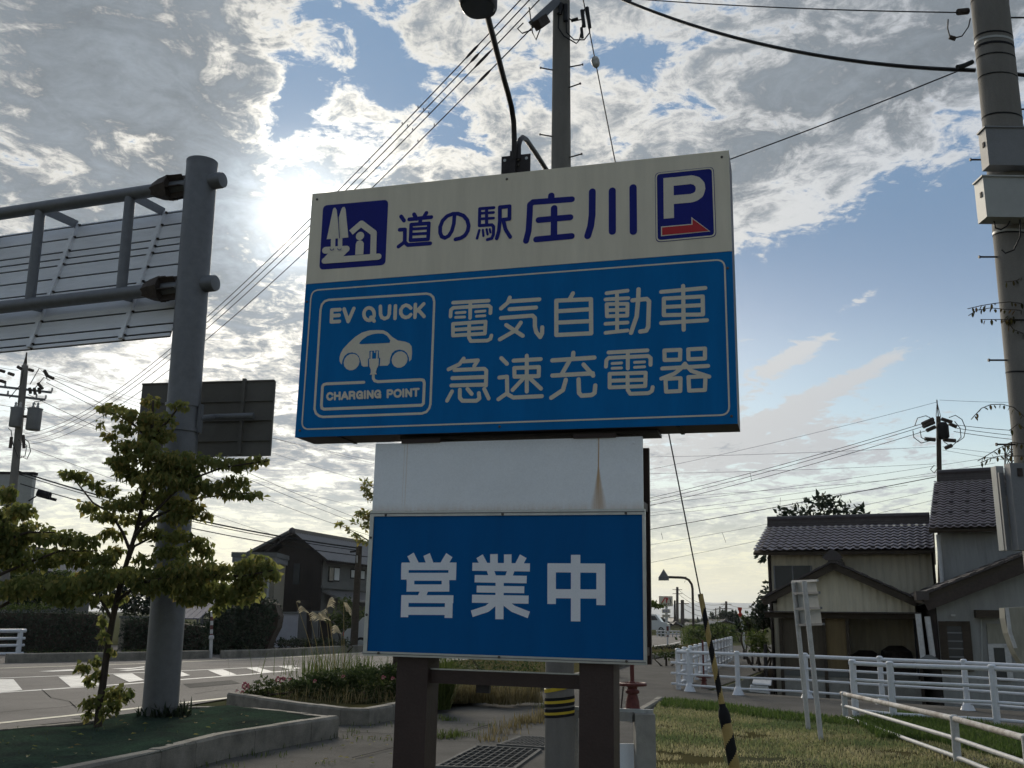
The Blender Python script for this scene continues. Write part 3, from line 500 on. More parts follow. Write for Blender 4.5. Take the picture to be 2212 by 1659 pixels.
# ------------------------------------------------------------------ the roadside sign
S_O = Vector((-1.2014, 5.372, 2.5019))
S_R = Matrix.Rotation(-.2788, 3, 'Z') @ Matrix.Rotation(.0005, 3, 'X') @ Matrix.Rotation(.009, 3, 'Y')
def SU(px, py, d=0.):                        # grid pixel -> (u, d, v) on the sign plane pushed back by d metres
    n_ = S_R.col[1]; v = ray(px, py); t = ((S_O + n_*d - CAMP).dot(n_))/v.dot(n_); q = S_R.transposed() @ (CAMP + v*t - S_O); return Vector((q.x, d, q.z))
base = Vector((1.2, .12, -2.5))
sgn = thing('roadside_sign', S_O + S_R @ base, 'tall blue and white Japanese parking and EV charging sign on brown posts', 'sign')
sgn.rotation_euler = S_R.to_euler(); ORG[sgn] = base
G = json.loads('''{"michi":[[23.5,571,1255.8,590.5,1228.1],[23.4,566.6,1175.6,598.3,1174,600.7,1099],[23.2,600.7,1099,564.5,1074],[23.2,599.4,1099.1,620.9,1078.7,754.8,1076.7],[23.4,649.6,1261.2,666.5,1231.3],[23.2,724.1,1262.4,707.4,1233.8],[23.4,622,1232.9,754.6,1233.8],[23.3,690.9,1230.2,688.2,1203.6],[22,635.7,1200.1,742.1,1198.5,741.1,1102.6,635.7,1105.5,635.7,1200.1],[17.4,640.9,1172.7,740.1,1169.4],[17.4,641.1,1141.3,741.5,1138.1]],"no":[[22.9,892.6,1233.4,890.6,1182.8,880.3,1139.5,862.5,1111.4,840.9,1102,821.6,1111.3,811.2,1136.2,810.5,1171.2,823,1206.3,849.8,1231.2,882.9,1241.4,914.4,1239,946.2,1223.9,968.9,1196.4,978.7,1162,974.1,1131,958.2,1105.4,933.8,1092.5,904,1087.6]],"eki":[[18.8,1121.9,1255,1039.8,1256.7,1040.9,1156.3,1112.3,1154.7,1123.6,1142.4,1123.6,1095.7,1114.4,1074.7,1090,1070],[18.8,1080,1255.3,1082.8,1155.6],[16.3,1041.2,1228.7,1121.4,1226.7],[16.3,1042.2,1195.8,1122.3,1193.3],[15,1041.6,1129.3,1029.5,1082.2],[13.7,1062,1128.7,1066.7,1093.3],[13.7,1083.5,1130.5,1090.4,1099.9],[12.4,1101.9,1130.1,1106.1,1109.7],[21.9,1157,1254.1,1212.6,1254.3,1213.6,1179.7,1159.4,1178.5],[21.9,1157,1254.1,1158.8,1178.6,1154.8,1114.6,1143.7,1072.1],[21.7,1179,1174.8,1192.4,1120.6,1220.1,1073.4]],"logo_sq":[[0,75.9,1371.4,487,1366.8,489.8,970.2,79,973.9]],"tree_a":[[0,141.5,1338.4,146.9,1349.1,157.1,1348.1,166.3,1332.6,197.5,1156.2,114.6,1157.6]],"tree_b":[[0,195.8,1335.1,203.1,1347.6,215.2,1347.7,223,1332.4,251.6,1156.6,195.5,1155.1,182.3,1284.8]],"trunks":[[28.1,155,1159.3,158,1093.9],[28,199.3,1158.7,203.2,1090]],"ground_top":[[41.5,111.3,1089.4,243.5,1085.3]],"ground_mid":[[0,133.9,1073.1,260.7,1075.4,226.3,1042.2,218.1,1014.5,101,1014.2,95.1,1032.2]],"ground_low":[[37.3,111.7,1025.7,446.7,1022.7]],"house":[[37.2,267.2,1183.9,328.7,1233.1,409.8,1168.5,413.6,1030.5]],"head":[[51.5,325.3,1157.3,325.7,1157.2]],"body":[[0,302.4,1044.9,302.3,1110.7,309.3,1126.3,326.9,1131.2,342.4,1125.3,352.6,1109.6,353.3,1043.2]],"rootline":[[4,142.5,1095.2,146.4,1087.7,154.7,1084.4,163.3,1086.3,166.1,1093.2],[4,190.4,1091.1,194.1,1085,201.7,1081.7,210.3,1083.6,213.2,1089.2],[4,180.9,1285,198.2,1155.5]],"sho":[[36.9,1448.1,1292.9,1448.4,1267],[34,1563,1260.6,1345.1,1265.6,1329,1252.9,1327.6,1191.5,1323.5,1101.7,1310.2,1043.4],[36.7,1465,1218.2,1465.6,1050.7],[34.2,1379.2,1157.6,1555.1,1157],[34,1367.2,1046.7,1563.2,1048.4]],"kawa":[[37.5,1675.5,1293.5,1674.5,1158.4,1666.8,1095.8,1650.7,1041.9],[38.4,1783.9,1287.4,1783.8,1055],[39.3,1895.9,1293.6,1895.7,1044.9]],"p_sq":[[0,2012.8,1366.3,2320.7,1367.7,2323.4,976,2012.4,972.8]],"p_letter":[[53.4,2084.2,1330.7,2082.8,1100.8],[48.6,2069.2,1305.1,2205,1306.4,2230.6,1296.1,2247.2,1273.8,2250.1,1248.6,2241.5,1221.5,2223,1207.9,2200,1202.1,2073.5,1203]],"arrow_w":[[0,2041.3,1058.9,2198.7,1059.1,2199,1097.2,2294.1,1008.9,2040.5,1004.7]],"arrow_r":[[0,2047,1052.8,2204.3,1053.7,2205,1085.5,2285.7,1012.1,2046.3,1010.3]],"ev_frame":[[13.3,153.3,787.6,745.1,782.9,767.6,776.3,785.4,759.5,792.8,732.9,794.7,156.8,788.3,133.4,772.5,114.5,746.3,107.2,164.1,108.3,140.7,114.6,119.8,130.6,109.5,155.4,105.4,731.8,111.3,762.2,127.6,780.4,153.3,787.6]],"ev_E":[[21.7,225.9,725.1,175.7,725.9,177.8,655.7,227.2,655.1],[21.7,176.7,691.4,223.4,691.5]],"ev_V":[[21.6,251.7,726.6,281.7,651.7,311.5,725.8]],"ev_Q":[[20.6,438.6,684.6,437.8,673.4,433.9,663.4,427.4,655.8,418.9,651.2,409.3,650,399.5,652.4,390.4,658.1,382.9,666.7,377.8,677.2,375.6,688.7,376.5,699.9,380.4,709.9,386.9,717.6,395.4,722.2,405.1,723.4,414.9,720.9,424,715.1,431.4,706.5,436.5,696,438.6,684.6],[20.6,419.4,666.9,441,643.6]],"ev_U":[[20.6,472.7,727.7,476.5,682.1,484.7,662.8,502.7,653.5,521.7,660.4,529.2,678.7,529.3,725.8]],"ev_I":[[21.1,563.6,724.1,564.7,651.4]],"ev_C":[[20.3,656.3,704.7,642.9,718.1,625.3,724.3,607.7,717.3,597,699.3,598.1,677.4,610.5,659.7,628.8,652.3,645.9,655.6,658.1,667.2]],"ev_K":[[20.3,682.2,724.8,683.1,650.1],[20.2,731.8,724.6,686.2,679.7],[20.2,699.5,693.8,736.9,651.6]],"car":[[0,255.5,404.6,244.6,420.7,241.8,442.6,246.3,465.4,259.7,491.5,293.6,527.1,331,559.4,368.9,581,414,590.8,459.5,590.6,498.5,587,525.1,573,552.2,546.6,588.5,522.9,630.4,514.3,656.2,503.7,671.1,484.5,675.3,447.6,673.2,411.1,661.2,399.6,657.5,424.1,644.9,449.2,626.5,463.6,600.7,470.5,575.5,466.4,557,452,547.7,423.7,545.9,396.3,535.1,383.4,390.5,383.8,378.3,392.4,370.8,420.5,358.7,447.1,342.2,461.6,316.9,469.8,290.9,466.2,272.1,451.6,261.8,429.1,258.8,404.5]],"car_window":[[0,357,519.2,371.5,538.3,402.9,558.4,434.9,567.7,467.1,570.2,499.6,567,522.9,553.2,543.6,525.4,539.8,512.1,366.4,514.3]],"wheel":[[95.8,317.8,413.9,318.1,413.9],[93.7,604.2,413.5,604.5,413.5]],"plug_back":[[0,422.2,472.2,449.4,472,450.1,459.6,458.5,459.1,457.7,472.7,477.8,471.7,480.1,430.3,489.2,428,487.8,382.6,418.3,383.6,415.7,427.4,424.6,430.1]],"plug_front":[[9.5,435,463.5,436,423.3],[9.5,469.1,464.7,469.4,424.7]],"plug_body":[[0,422.3,425.2,482.9,425.8,481.3,384.2,472.5,369.3,467.9,348.1,475,335.6,432,335.8,438.5,346.5,436.8,364.9,427.3,383.8]],"cord":[[16.4,452.7,333.6,453.8,313.4,462.9,300.8,482.5,294.5,731.8,294.7,748.8,290.9,754.4,275.7,754.4,162.5,744.3,152.8,167.6,152,154,158.6,150.2,175.3,149.3,281.6,156.4,292.4,174,295.9,399,294.5]],"charging":[[12.7,213,233,205.5,240.3,196.6,242.2,187,238.5,181.8,227.4,182.3,220,189.1,208.9,199.1,205.3,207.7,207.1,214.2,214.5],[12.7,229.8,205.3,227.4,242.2],[12.7,259.1,205.2,256.6,242.3],[12.7,228.5,224.5,257.8,224.5],[12.6,272.3,205.2,287.2,242.3,306.9,205.2],[12.7,278.5,217.1,299.3,217.1],[12.6,320.1,205.2,317.7,242.4,336.4,242.4,345,238,346.1,230.5,343,224.9,336.9,223.1,319,223],[12.6,336.9,223.1,344.8,218.6,348.4,205.2],[12.6,392.4,233.2,385.8,240.6,377.1,242.5,367.7,238.7,362.5,227.5,363,220.1,369.5,208.9,379.3,205.2,387.8,207.1,393.5,214.5,393.1,222,380.1,222],[12.5,393.9,220.1,394.8,205.2],[12.5,411.1,205.2,408.9,242.5],[12.5,428.3,205.2,426.2,242.6,457,205.2,454.9,242.6],[12.4,500,233.3,493.5,240.8,484.9,242.7,475.6,238.9,470.4,227.7,470.8,220.2,477.2,208.9,487,205.2,495.4,207.1,501.1,214.6,500.6,222.1,487.7,222],[12.4,501.4,220.2,502.3,205.2]],"point":[[12.4,544.6,204.9,542.7,242.3,561.2,242.4,569.6,237.9,570.6,230.4,567.7,224.4,562.3,221.8,543.7,221.7],[12.3,621.2,223.9,619.5,231.1,615.1,237.1,608.8,241.1,601.6,242.5,594.5,241.1,588.6,237,584.8,230.9,583.8,223.8,585.6,216.6,589.9,210.6,596.2,206.6,603.5,205.2,610.5,206.7,616.4,210.7,620.2,216.8,621.2,223.9],[12.3,636.6,205.4,634.8,242.6],[12.3,653.7,205.5,651.9,242.7,682.1,205.6,680.3,242.8],[12.3,693.2,242.8,723.5,242.9],[12.3,708.4,242.9,710,205.8]],"den":[[20.5,902.7,719.7,1105.7,717.1],[20.3,1002.3,716.1,1003.6,625.8],[20.4,890.8,641.1,891.9,679,905.4,690.3,1106.4,688.9,1119.6,677.6,1118,645.7],[15.5,922.8,660,974.1,659.9],[15.5,920.4,634.4,972.5,633.4],[15.3,1034.9,659.1,1087.2,659.7],[15.3,1039.7,633.2,1087.9,633.3],[20.3,907.1,598.2,1092.9,599.4,1090.7,532.8,909.4,532.3,907.1,598.2],[20.3,908.3,564.4,1092.2,565.3],[20.2,1000.4,598.8,1000.6,515.9,1012.5,495.3,1105.4,492.4,1122.6,500.9,1127.7,519.6]],"ki":[[22.4,1225.2,726.4,1214,697.6,1177.3,668.1],[22.4,1221.7,705.1,1389.3,704.6],[22.3,1225.1,661,1372,660.7],[22.3,1178.6,614.7,1353.2,617,1366.7,602.7,1367.4,557.2,1374.9,525.4,1397.7,495.3,1407.5,515.7,1407.8,548.4],[22.1,1289.7,581.6,1260.7,540.1,1175.1,495.6],[22.2,1208.8,573.2,1302.1,507.8]],"ji":[[22.6,1572.3,725.8,1557.1,697.7],[22.7,1482.6,691.1,1484.6,501.9,1671,500.1,1669.1,686.8,1482.6,691.1],[22.6,1484.7,632,1669.3,631.5],[22.5,1485.4,569.4,1669.4,566.5]],"dou":[[19.9,1752.1,713.7,1862.7,719.8],[19.9,1746.8,679.9,1866.1,678.6],[19.8,1752.7,653.1,1862.2,648,1860.3,584.3,1754.1,587.3,1752.7,653.1],[19.8,1752.7,619.8,1862,616.4],[19.7,1746.6,547,1861.6,546.8],[19.6,1746.5,498,1861.3,504.1],[19.8,1807.5,715.2,1807.4,503.5],[22.7,1920.5,722.6,1917.8,667.3],[22.7,1888.2,664.7,1961.9,667.3,1974.2,653.4,1968.2,516.6,1957.8,496.8,1927.2,494.1],[22.6,1917.8,667.3,1909.6,577.3,1879.6,490.1]],"sha":[[20.9,2036.8,700.4,2260.8,705.6],[20.8,2149.5,725.1,2147.9,490.7],[20.9,2050.1,663.4,2247,661.1,2246.1,565.5,2048.8,574.5,2050.1,663.4],[20.8,2049.4,617.7,2245.9,615.1],[20.7,2034.5,533,2265.2,533.6]],"kyu":[[21.5,974.6,400.2,951.5,369.9,890.3,344.6],[21.5,971.1,384.6,1055.1,385.9,1036,356.3],[21.5,924.4,339,1092.2,337.9,1103.6,327.3,1104.2,245.9],[21.5,913.9,294.8,1101.4,292.4],[21.4,909.8,254.3,1104.1,250.5],[21.4,915,221.4,888.7,172],[21.3,958.8,228.9,960.3,184.6,975.2,167.8,1053.7,164.7,1070,176.4,1065.9,205.8],[21.3,1001.7,231.7,1026.5,202.8],[21.1,1095.3,227.7,1121.9,174.3]],"soku":[[22,1185.5,391.7,1217.6,359],[21.8,1177,285.8,1219.2,288.5,1222.7,199.3],[21.6,1218.9,197.2,1175.2,168.4],[21.6,1218.9,197.2,1256.6,174.3,1410.7,175.7],[21.8,1254,374.2,1401.8,375.1],[21.7,1325.8,397.6,1329.2,204.1],[21.7,1258.7,333.7,1393.2,332.5,1392.3,283.6,1261.2,286.6,1258.7,333.7],[21.6,1308.7,273.7,1251.8,214.9],[21.5,1347.3,271.9,1405.5,216]],"juu":[[22.8,1576.6,400.5,1574.5,371.6],[23,1464.6,365,1687.7,368.8],[22.8,1555.8,357.3,1514.8,287],[22.8,1465.6,283.2,1679.7,285.3],[22.6,1631.1,334.5,1681.9,273.2],[22.7,1537.7,257.2,1523.1,203.5,1460.9,164.6],[22.5,1605.2,256.4,1607.8,184.9,1621.3,169.4,1674.7,171,1689.4,181.5,1693.1,220.2]],"den2":[[20.2,1762,392.1,1962.5,392.7],[20.1,1862,390.6,1861.5,302.1],[20.1,1748.5,317.4,1750.8,351.2,1763.4,363.3,1965.8,362.6,1978.7,350.7,1977.5,315.8],[14.9,1781,332.3,1829.5,332.9],[14.9,1780.9,306.8,1829.3,306.7],[14.8,1896.6,332.5,1947.4,332.2],[14.7,1896.4,306.4,1947.1,306.9],[20,1767.6,278.2,1952.6,275.4,1949.7,206.1,1767.4,206.5,1767.6,278.2],[20,1767.5,241.6,1952.2,239.2],[19.9,1859.8,276.8,1860.7,189.2,1873.6,168.7,1965.8,168.6,1983.1,178.9,1987.6,198.5]],"ki2":[[20.5,2048.9,387.3,2128.9,386.7,2126.5,335.7,2049.6,336.7,2048.9,387.3],[20.3,2168.6,386.7,2251.8,386.7,2250.5,334.5,2169,335,2168.6,386.7],[20.4,2036.8,293.6,2264.9,295.7],[20.2,2150.9,313.1,2129.2,287.6,2096.9,263.5,2031,240.8],[20.2,2152.9,308.6,2181.8,274.1,2269.1,240.1],[20.3,2052.4,238.3,2127.6,239.3,2124.9,173,2054.2,172.3,2052.4,238.3],[20.1,2167.1,242.6,2251.1,243.1,2246.6,172.9,2169.2,172.6,2167.1,242.6]],"ei":[[40.4,699.2,-637.5,728.1,-687.2],[38.6,789.3,-637.2,810.6,-686.7],[41.3,915.2,-639.6,885.4,-689.8],[38.9,651.9,-698.9,955.9,-696.7],[42,670.6,-683.9,673,-766.8],[42.6,934.1,-682.2,934.8,-767],[40.2,682.8,-752.7,919.3,-750.4],[41.7,703.9,-739.2,708,-826.8],[41.1,897.5,-737.4,900.8,-824.1],[36.9,685.6,-810.2,921.4,-807.1],[42.7,785.9,-816.9,770.1,-855.8],[40,658.5,-866.3,945.3,-863.2],[41.5,678.8,-853.6,680.7,-958.5],[42.2,921.4,-849.9,922.2,-957.1],[39.8,671.1,-926.7,939.6,-922.3]],"gyou":[[39.2,1079.9,-644.8,1105.2,-688.3],[40.5,1157,-633.5,1158.4,-688],[40.2,1230.7,-634.7,1231.9,-687.5],[39.9,1313.1,-643.7,1288.2,-690.7],[40.7,1042.7,-698.2,1348.8,-699.6],[37.4,1135.8,-706.3,1152.2,-745.9],[37,1252.9,-705.4,1238.5,-746.4],[37.5,1056.9,-758.4,1333.3,-759.8],[34.3,1069.3,-810.2,1321.4,-810.4],[40.2,1046.1,-858.7,1344.8,-859],[43,1190.7,-752.7,1194.1,-957.8],[33.9,1173,-871,1128.2,-907.4,1046.9,-933.8],[33.8,1214.8,-870.3,1264.6,-904.8,1347.5,-933.5]],"chuu":[[47.8,1584.8,-635.4,1586.6,-959.8],[45.2,1441,-700.3,1734.3,-700.2],[43.7,1461.6,-682.4,1463.9,-878.1],[44.2,1712.6,-680.7,1712.6,-879.3],[44.8,1450,-827.7,1727,-825.8]]}''')
EPS = 4e-5
def flat(b, pts, d, mi=0):
    pts = [Vector((p[0], d, p[1])) for p in pts]; tri = geometry.tessellate_polygon([pts]); o = []
    for t in tri:
        a, c, e = (pts[i] for i in t)
        o.append(tuple(t) if (c-a).cross(e-a).y < 0 else tuple(t)[::-1])
    b.add(pts, o, mi)
def stroke(b, pts, wd, d, cap='r', n=14):
    k = 0
    for i, p in enumerate(pts):
        if cap == 'r' or 0 < i < len(pts)-1:
            flat(b, [(p[0]+wd/2*math.cos(6.2832*j/n), p[1]+wd/2*math.sin(6.2832*j/n)) for j in range(n)], d-EPS*k); k += 1
        if i < len(pts)-1:
            q = pts[i+1]; l = math.hypot(q[0]-p[0], q[1]-p[1]); nx, ny = -(q[1]-p[1])/l*wd/2, (q[0]-p[0])/l*wd/2
            flat(b, [(p[0]+nx, p[1]+ny), (q[0]+nx, q[1]+ny), (q[0]-nx, q[1]-ny), (p[0]-nx, p[1]-ny)], d-EPS*k); k += 1
    return k
def glyph(key, d, cap='r', b=None):
    b = b or MB(); k = 0
    for s in G[key]:
        pts = [(s[i]/1000, s[i+1]/1000) for i in range(1, len(s), 2)]
        if s[0] == 0: flat(b, pts, d-EPS*k); k += 1
        else: k += stroke(b, pts, s[0]/1000, d-EPS*k, cap)
    return b
def rrect(c, r, n=6):
    out = []; m_ = len(c)
    for i in range(m_):
        p = Vector(c[i]); a = (Vector(c[i-1])-p).normalized(); e = (Vector(c[(i+1) % m_])-p).normalized(); s0 = p+a*r; s1 = p+e*r
        for j in range(n+1):
            t = j/n; out.append(tuple(s0*(1-t)**2 + p*2*t*(1-t) + s1*t*t))
    return out
def quad(key): s = G[key][0]; return [(s[i]/1000, s[i+1]/1000) for i in range(1, len(s), 2)]
def ringline(b, pts, wd, d): stroke(b, pts+[pts[0]], wd, d)
DIV = .8925
cab = MB(); cab.box(0, 2.4, .0065, .237, 0, 1.45); cabinet = cab.build('cabinet', m_brown, sgn)
for u in (.25, 2.1): MB().box(u, u+.02, .01, .236, -.006, -.0005).build('bottom_seam', m_darkmetal, cabinet)
MB().box(.60, 2.0, .07, .235, -.022, -.0065).build('mounting_plate', m_darkmetal, cabinet)
for u in (.62, 1.57):
    MB().box(u, u+.22, .04, .236, -.045, -.0225).build('post_flange', m_brown, cabinet)
wp = MB().box(0, 2.4, 0, .006, DIV+.001, 1.452).build('white_panel', m_signwhite, sgn)
bp = MB().box(0, 2.4, 0, .006, -.002, DIV-.001).build('blue_panel', m_signblue, sgn)
D = -.0006
# road station emblem
em = MB(); flat(em, rrect(quad('logo_sq'), .03), D); em.build('emblem_ground', m_navy, wp)
b = MB()
for i, k in enumerate(('trunks', 'tree_a', 'tree_b', 'ground_top', 'ground_mid', 'ground_low', 'house', 'head', 'body')): glyph(k, D-.0008-.0006*i, 'b' if k in ('trunks', 'house') else 'r', b)
b.build('emblem_picture', m_film, wp)
glyph('rootline', D-.007).build('emblem_line', m_navy, wp)
for k in ('michi', 'no', 'eki', 'sho', 'kawa'): glyph(k, D).build('character', m_navy, wp)
ps = MB(); flat(ps, rrect(quad('p_sq'), .028), D); ps.build('parking_square', m_navy, wp)
pq = quad('p_sq'); cx_ = sum(p[0] for p in pq)/4; cy_ = sum(p[1] for p in pq)/4
b = MB(); ringline(b, rrect([(cx_+(x-cx_)*.955, cy_+(y-cy_)*.966) for x, y in pq], .024), .008, D-.001); b.build('parking_border', m_film, wp)
b = glyph('p_letter', D-.001, 'b'); b.build('parking_letter', m_film, wp)
glyph('arrow_w', D-.001).build('arrow_outline', m_film, wp); glyph('arrow_r', D-.0022).build('arrow', m_red, wp)
# blue panel artwork
b = MB(); ringline(b, rrect([(.0395, .852), (2.361, .851), (2.362, .043), (.0395, .042)], .045), .0085, D); b.build('border_line', m_film, bp)
for k in ('ev_frame', 'ev_E', 'ev_V', 'ev_Q', 'ev_U', 'ev_I', 'ev_C', 'ev_K', 'charging', 'point', 'cord'):
    glyph(k, D).build({'ev_frame': 'rounded_frame', 'cord': 'cord_line', 'charging': 'lettering', 'point': 'lettering'}.get(k, 'letter'), m_film, bp)
car = glyph('car', D); glyph('wheel', D-.001, 'r', car); car.build('car_symbol', m_film, bp)
glyph('car_window', D-.0012).build('car_symbol_window', m_signblue, bp); glyph('plug_back', D-.0012).build('plug_outline', m_signblue, bp)
b = glyph('plug_front', D-.0024); glyph('plug_body', D-.0030, 'r', b); b.build('plug_symbol', m_film, bp)
for k in ('den', 'ki', 'ji', 'dou', 'sha', 'kyu', 'soku', 'juu', 'den2', 'ki2'): glyph(k, D).build('character', m_film, bp)
bolt = MB(); bolt.lathe((0, 0, 0), [(.007, 0), (.007, .003), (.004, .005)], 8, Vector((0, -1, 0))); bme = rawmesh('bolt', bolt.v, bolt.f, m_bolt)
for u, v in [(.034, 1.414), (1.193, 1.418), (2.363, 1.417)]: piece('bolt', bme, wp, Matrix.Translation((u, 0, v)))
for u, v in [(2.375, .803), (.015, .786), (.028, .036), (2.372, .036), (1.185, .022)]: piece('bolt', bme, bp, Matrix.Translation((u, 0, v)))
# lower boards
def rustmat():
    m = m_blank.copy(); m.name = 'white_enamel_with_rust_runs'; t = m.node_tree; L = t.links; P = t.nodes['Principled BSDF']; src = P.inputs['Base Color'].links[0].from_socket
    tc_ = t.nodes.new('ShaderNodeTexCoord'); s_ = t.nodes.new('ShaderNodeSeparateXYZ'); L.new(tc_.outputs['Object'], s_.inputs[0]); U_, _, V_ = s_.outputs
    nz = t.nodes.new('ShaderNodeTexNoise'); nz.inputs['Scale'].default_value = 9; nz.inputs['Detail'].default_value = 6; mp = t.nodes.new('ShaderNodeMapping'); mp.inputs[3].default_value = (8, 1, .6); L.new(tc_.outputs['Object'], mp.inputs[0]); L.new(mp.outputs[0], nz.inputs[0])
    def M(op, a, b_=0., c_=0., cl=False):
        n_ = t.nodes.new('ShaderNodeMath'); n_.operation = op; n_.use_clamp = cl
        for i, q in enumerate((a, b_, c_)):
            if isinstance(q, (int, float)): n_.inputs[i].default_value = q
            else: L.new(q, n_.inputs[i])
        return n_.outputs[0]
    def run(u0, vtop, vwide, w0, w1, vend, amp):
        t_ = M('DIVIDE', M('SUBTRACT', vwide, V_), vwide-vend, 0., True); wd_ = M('ADD', M('MULTIPLY', M('POWER', t_, 1.3), w1-w0), w0)
        dist = M('DIVIDE', M('ABSOLUTE', M('SUBTRACT', M('ADD', U_, M('MULTIPLY', M('SUBTRACT', nz.outputs[0], .5), .006)), u0)), wd_)
        k = M('SUBTRACT', 1., M('POWER', dist, 2.), 0., True); top = M('LESS_THAN', V_, vtop); low = M('GREATER_THAN', V_, vend)
        dens_ = M('SUBTRACT', 1.05, M('MULTIPLY', t_, .35)); return M('MULTIPLY', M('MULTIPLY', M('MULTIPLY', k, M('MULTIPLY', top, low)), M('MULTIPLY', dens_, amp)), M('ADD', M('MULTIPLY', nz.outputs[0], 1.1), .35), 0., True)
    ob = ORG[sgn]; du, dv = -ob.x, -ob.z
    parts_ = [run(1.700+du, -.043+dv, -.19+dv, .0045, .052, -.41+dv, .95), run(.652+du, -.045+dv, -.1+dv, .004, .004, -.41+dv, .35), run(.636+du, -.045+dv, -.1+dv, .003, .003, -.41+dv, .3)]
    low = M('MULTIPLY', M('POWER', M('DIVIDE', M('SUBTRACT', -.355+dv, V_), .05, 0., True), 2.), M('MULTIPLY', nz.outputs[0], .55)); parts_.append(low)
    f = parts_[0]
    for q in parts_[1:]: f = M('MAXIMUM', f, q)
    mx = t.nodes.new('ShaderNodeMix'); mx.data_type = 'RGBA'; L.new(f, mx.inputs[0]); L.new(src, mx.inputs[6]); mx.inputs[7].default_value = (.46, .25, .07, 1); L.new(mx.outputs[2], P.inputs['Base Color']); return m
wl = MB().box(.466, 1.925, .05, .07, -.408, -.042).build('blank_white_panel', rustmat(), sgn)
lb = MB().box(.482, 1.921, .046, .07, -1.134, -.437).build('open_for_business_panel', m_deepblue, sgn)
for n_, a in (('frame_top', (.459, 1.935, .040, .071, -.437, -.4085)), ('frame_bottom', (.459, 1.935, .038, .071, -1.156, -1.134)), ('frame_left', (.459, .4815, .040, .071, -1.1335, -.4375)), ('frame_right', (1.9215, 1.935, .040, .071, -1.1335, -.4375))):
    MB().box(*a).build(n_, m_alu, sgn)
MB().box(.459, 1.935, .036, .0395, -.4245, -.4205).box(.459, 1.935, .034, .0375, -1.147, -1.143).build('frame_lip', m_galv, sgn)
for u in (.55, 1.2, 1.84):
    piece('bolt', bme, sgn, Matrix.Translation((u, .0335, -1.1415))); piece('bolt', bme, sgn, Matrix.Translation((u, .0395, -.43)))
for v in (-.55, -.95): piece('bolt', bme, sgn, Matrix.Translation((.470, .0395, v)))
wbolt = bme.copy(); wbolt.materials.clear(); wbolt.materials.append(m_blank)
for u in (.5, 1.88): piece('bolt', wbolt, sgn, Matrix.Translation((u, .0495, -.075)))
for k in ('ei', 'gyou', 'chuu'): glyph(k, .0454, 'b').build('character', m_filmlow, lb)
MB().box(.45, 1.922, .30, .33, -1.165, -.06).build('rear_board', m_brown, sgn)
for v in (-.40, -1.12): MB().box(1.88, 1.915, .072, .2995, v, v+.04).build('board_spacer', m_brown, sgn)
for u in (.64, 1.60):
    MB().box(u, u+.17, .073, .243, -2.62, -.046).build('post', m_brown, sgn)
cb = MB().box(.8105, 1.5995, .115, .195, -1.285, -1.218).build('cross_beam', m_brown, sgn)
MB().box(.8105, 1.5995, .112, .124, -1.2175, -1.2115).build('beam_edge', m_alu, cb)
MB().box(1.05, 1.12, .14, .17, -1.325, -1.2855).build('hanger', m_darkmetal, cb)
# floodlight arms on top
pA, pB = SU(1082.4, 379, .10), SU(1145.6, 333, .10)
plate = MB(); plate.box(pA.x, pB.x, .10, .108, 1.453, pB.z+.004); pl = plate.build('lamp_bracket', m_darkmetal, sgn)
MB().box(pA.x-.02, pB.x+.02, .02, .20, 1.4525, 1.459).build('bracket_foot', m_darkmetal, pl)
cu = (pA.x+pB.x)/2
for du in (-.062, .052): MB().lathe((pA.x+(.02 if du < 0 else (pB.x-pA.x-.022)), .0995, pB.z-.022), [(.009, 0), (.009, .002)], 12, Vector((0, -1, 0))).build('bolt_hole', m_curtain, pl)
for dz_ in (-.03, -.06): piece('bolt', bme, pl, Matrix.Translation((cu+.016, .095, pB.z+dz_)))
MB().box(cu-.028, cu+.006, .075, .0995, 1.46, pB.z+.02).build('arm_socket', m_darkmetal, pl)
arm = [SU(1110.6, 345, .086), SU(1111, 300, .080), SU(1109.5, 262, .05), SU(1105, 232, 0.), SU(1097, 200, -.12), SU(1088.5, 171, -.25), SU(1071.4, 105, -.55), SU(1052, 30, -.88)]
am = MB().tube(arm, .0155, 12).build('lamp_arm', m_darkmetal, sgn, True)
lc = SU(1033, 4, -.98)
def lamphead(c, parent, sgnd):
    h = MB(); prof = [(.115, .0), (.125, .015), (.125, .11), (.105, .165), (.05, .19)]
    ring = []
    for r_, z_ in prof: ring.append([(c.x+r_*.86*math.cos(t)*(abs(math.cos(t))**-.35 if abs(math.cos(t)) > .02 else 1)*.8, c.y+r_*.8*math.sin(t), c.z+z_-.03) for t in np.linspace(0, 2*math.pi, 24, endpoint=False)])
    vs = [p for q in ring for p in q]; fs = [(i*24+k, i*24+(k+1) % 24, (i+1)*24+(k+1) % 24, (i+1)*24+k) for i in range(len(prof)-1) for k in range(24)]
    fs += [tuple(range(24))[::-1], tuple(range(24*(len(prof)-1), 24*len(prof)))]
    h.add(vs, fs); o = h.build('lamp_head', m_darkmetal, parent, True)
    MB().lathe((c.x, c.y, c.z-.036), [(.075, 0), (.08, .005)], 20).build('lamp_glass', m_glass, o)
lamphead(lc, sgn, -1)
arm2 = [SU(1120, 345, .10), SU(1120, 315, .11), SU(1123, 303, .14), SU(1129, 297, .20), SU(1137, 302, .32), SU(1158, 332, .60), SU(1180, 366, .92), SU(1195, 392, 1.15)]
MB().tube(arm2, .0155, 12).build('lamp_arm', m_darkmetal, sgn, True)
lamphead(SU(1212, 440, 1.30), sgn, 1)
pt = SU(1066, 380, .1); MB().box(pt.x-.03, pt.x+.012, .02, .2, 1.4525, 1.46).build('lifting_lug', m_darkmetal, sgn)

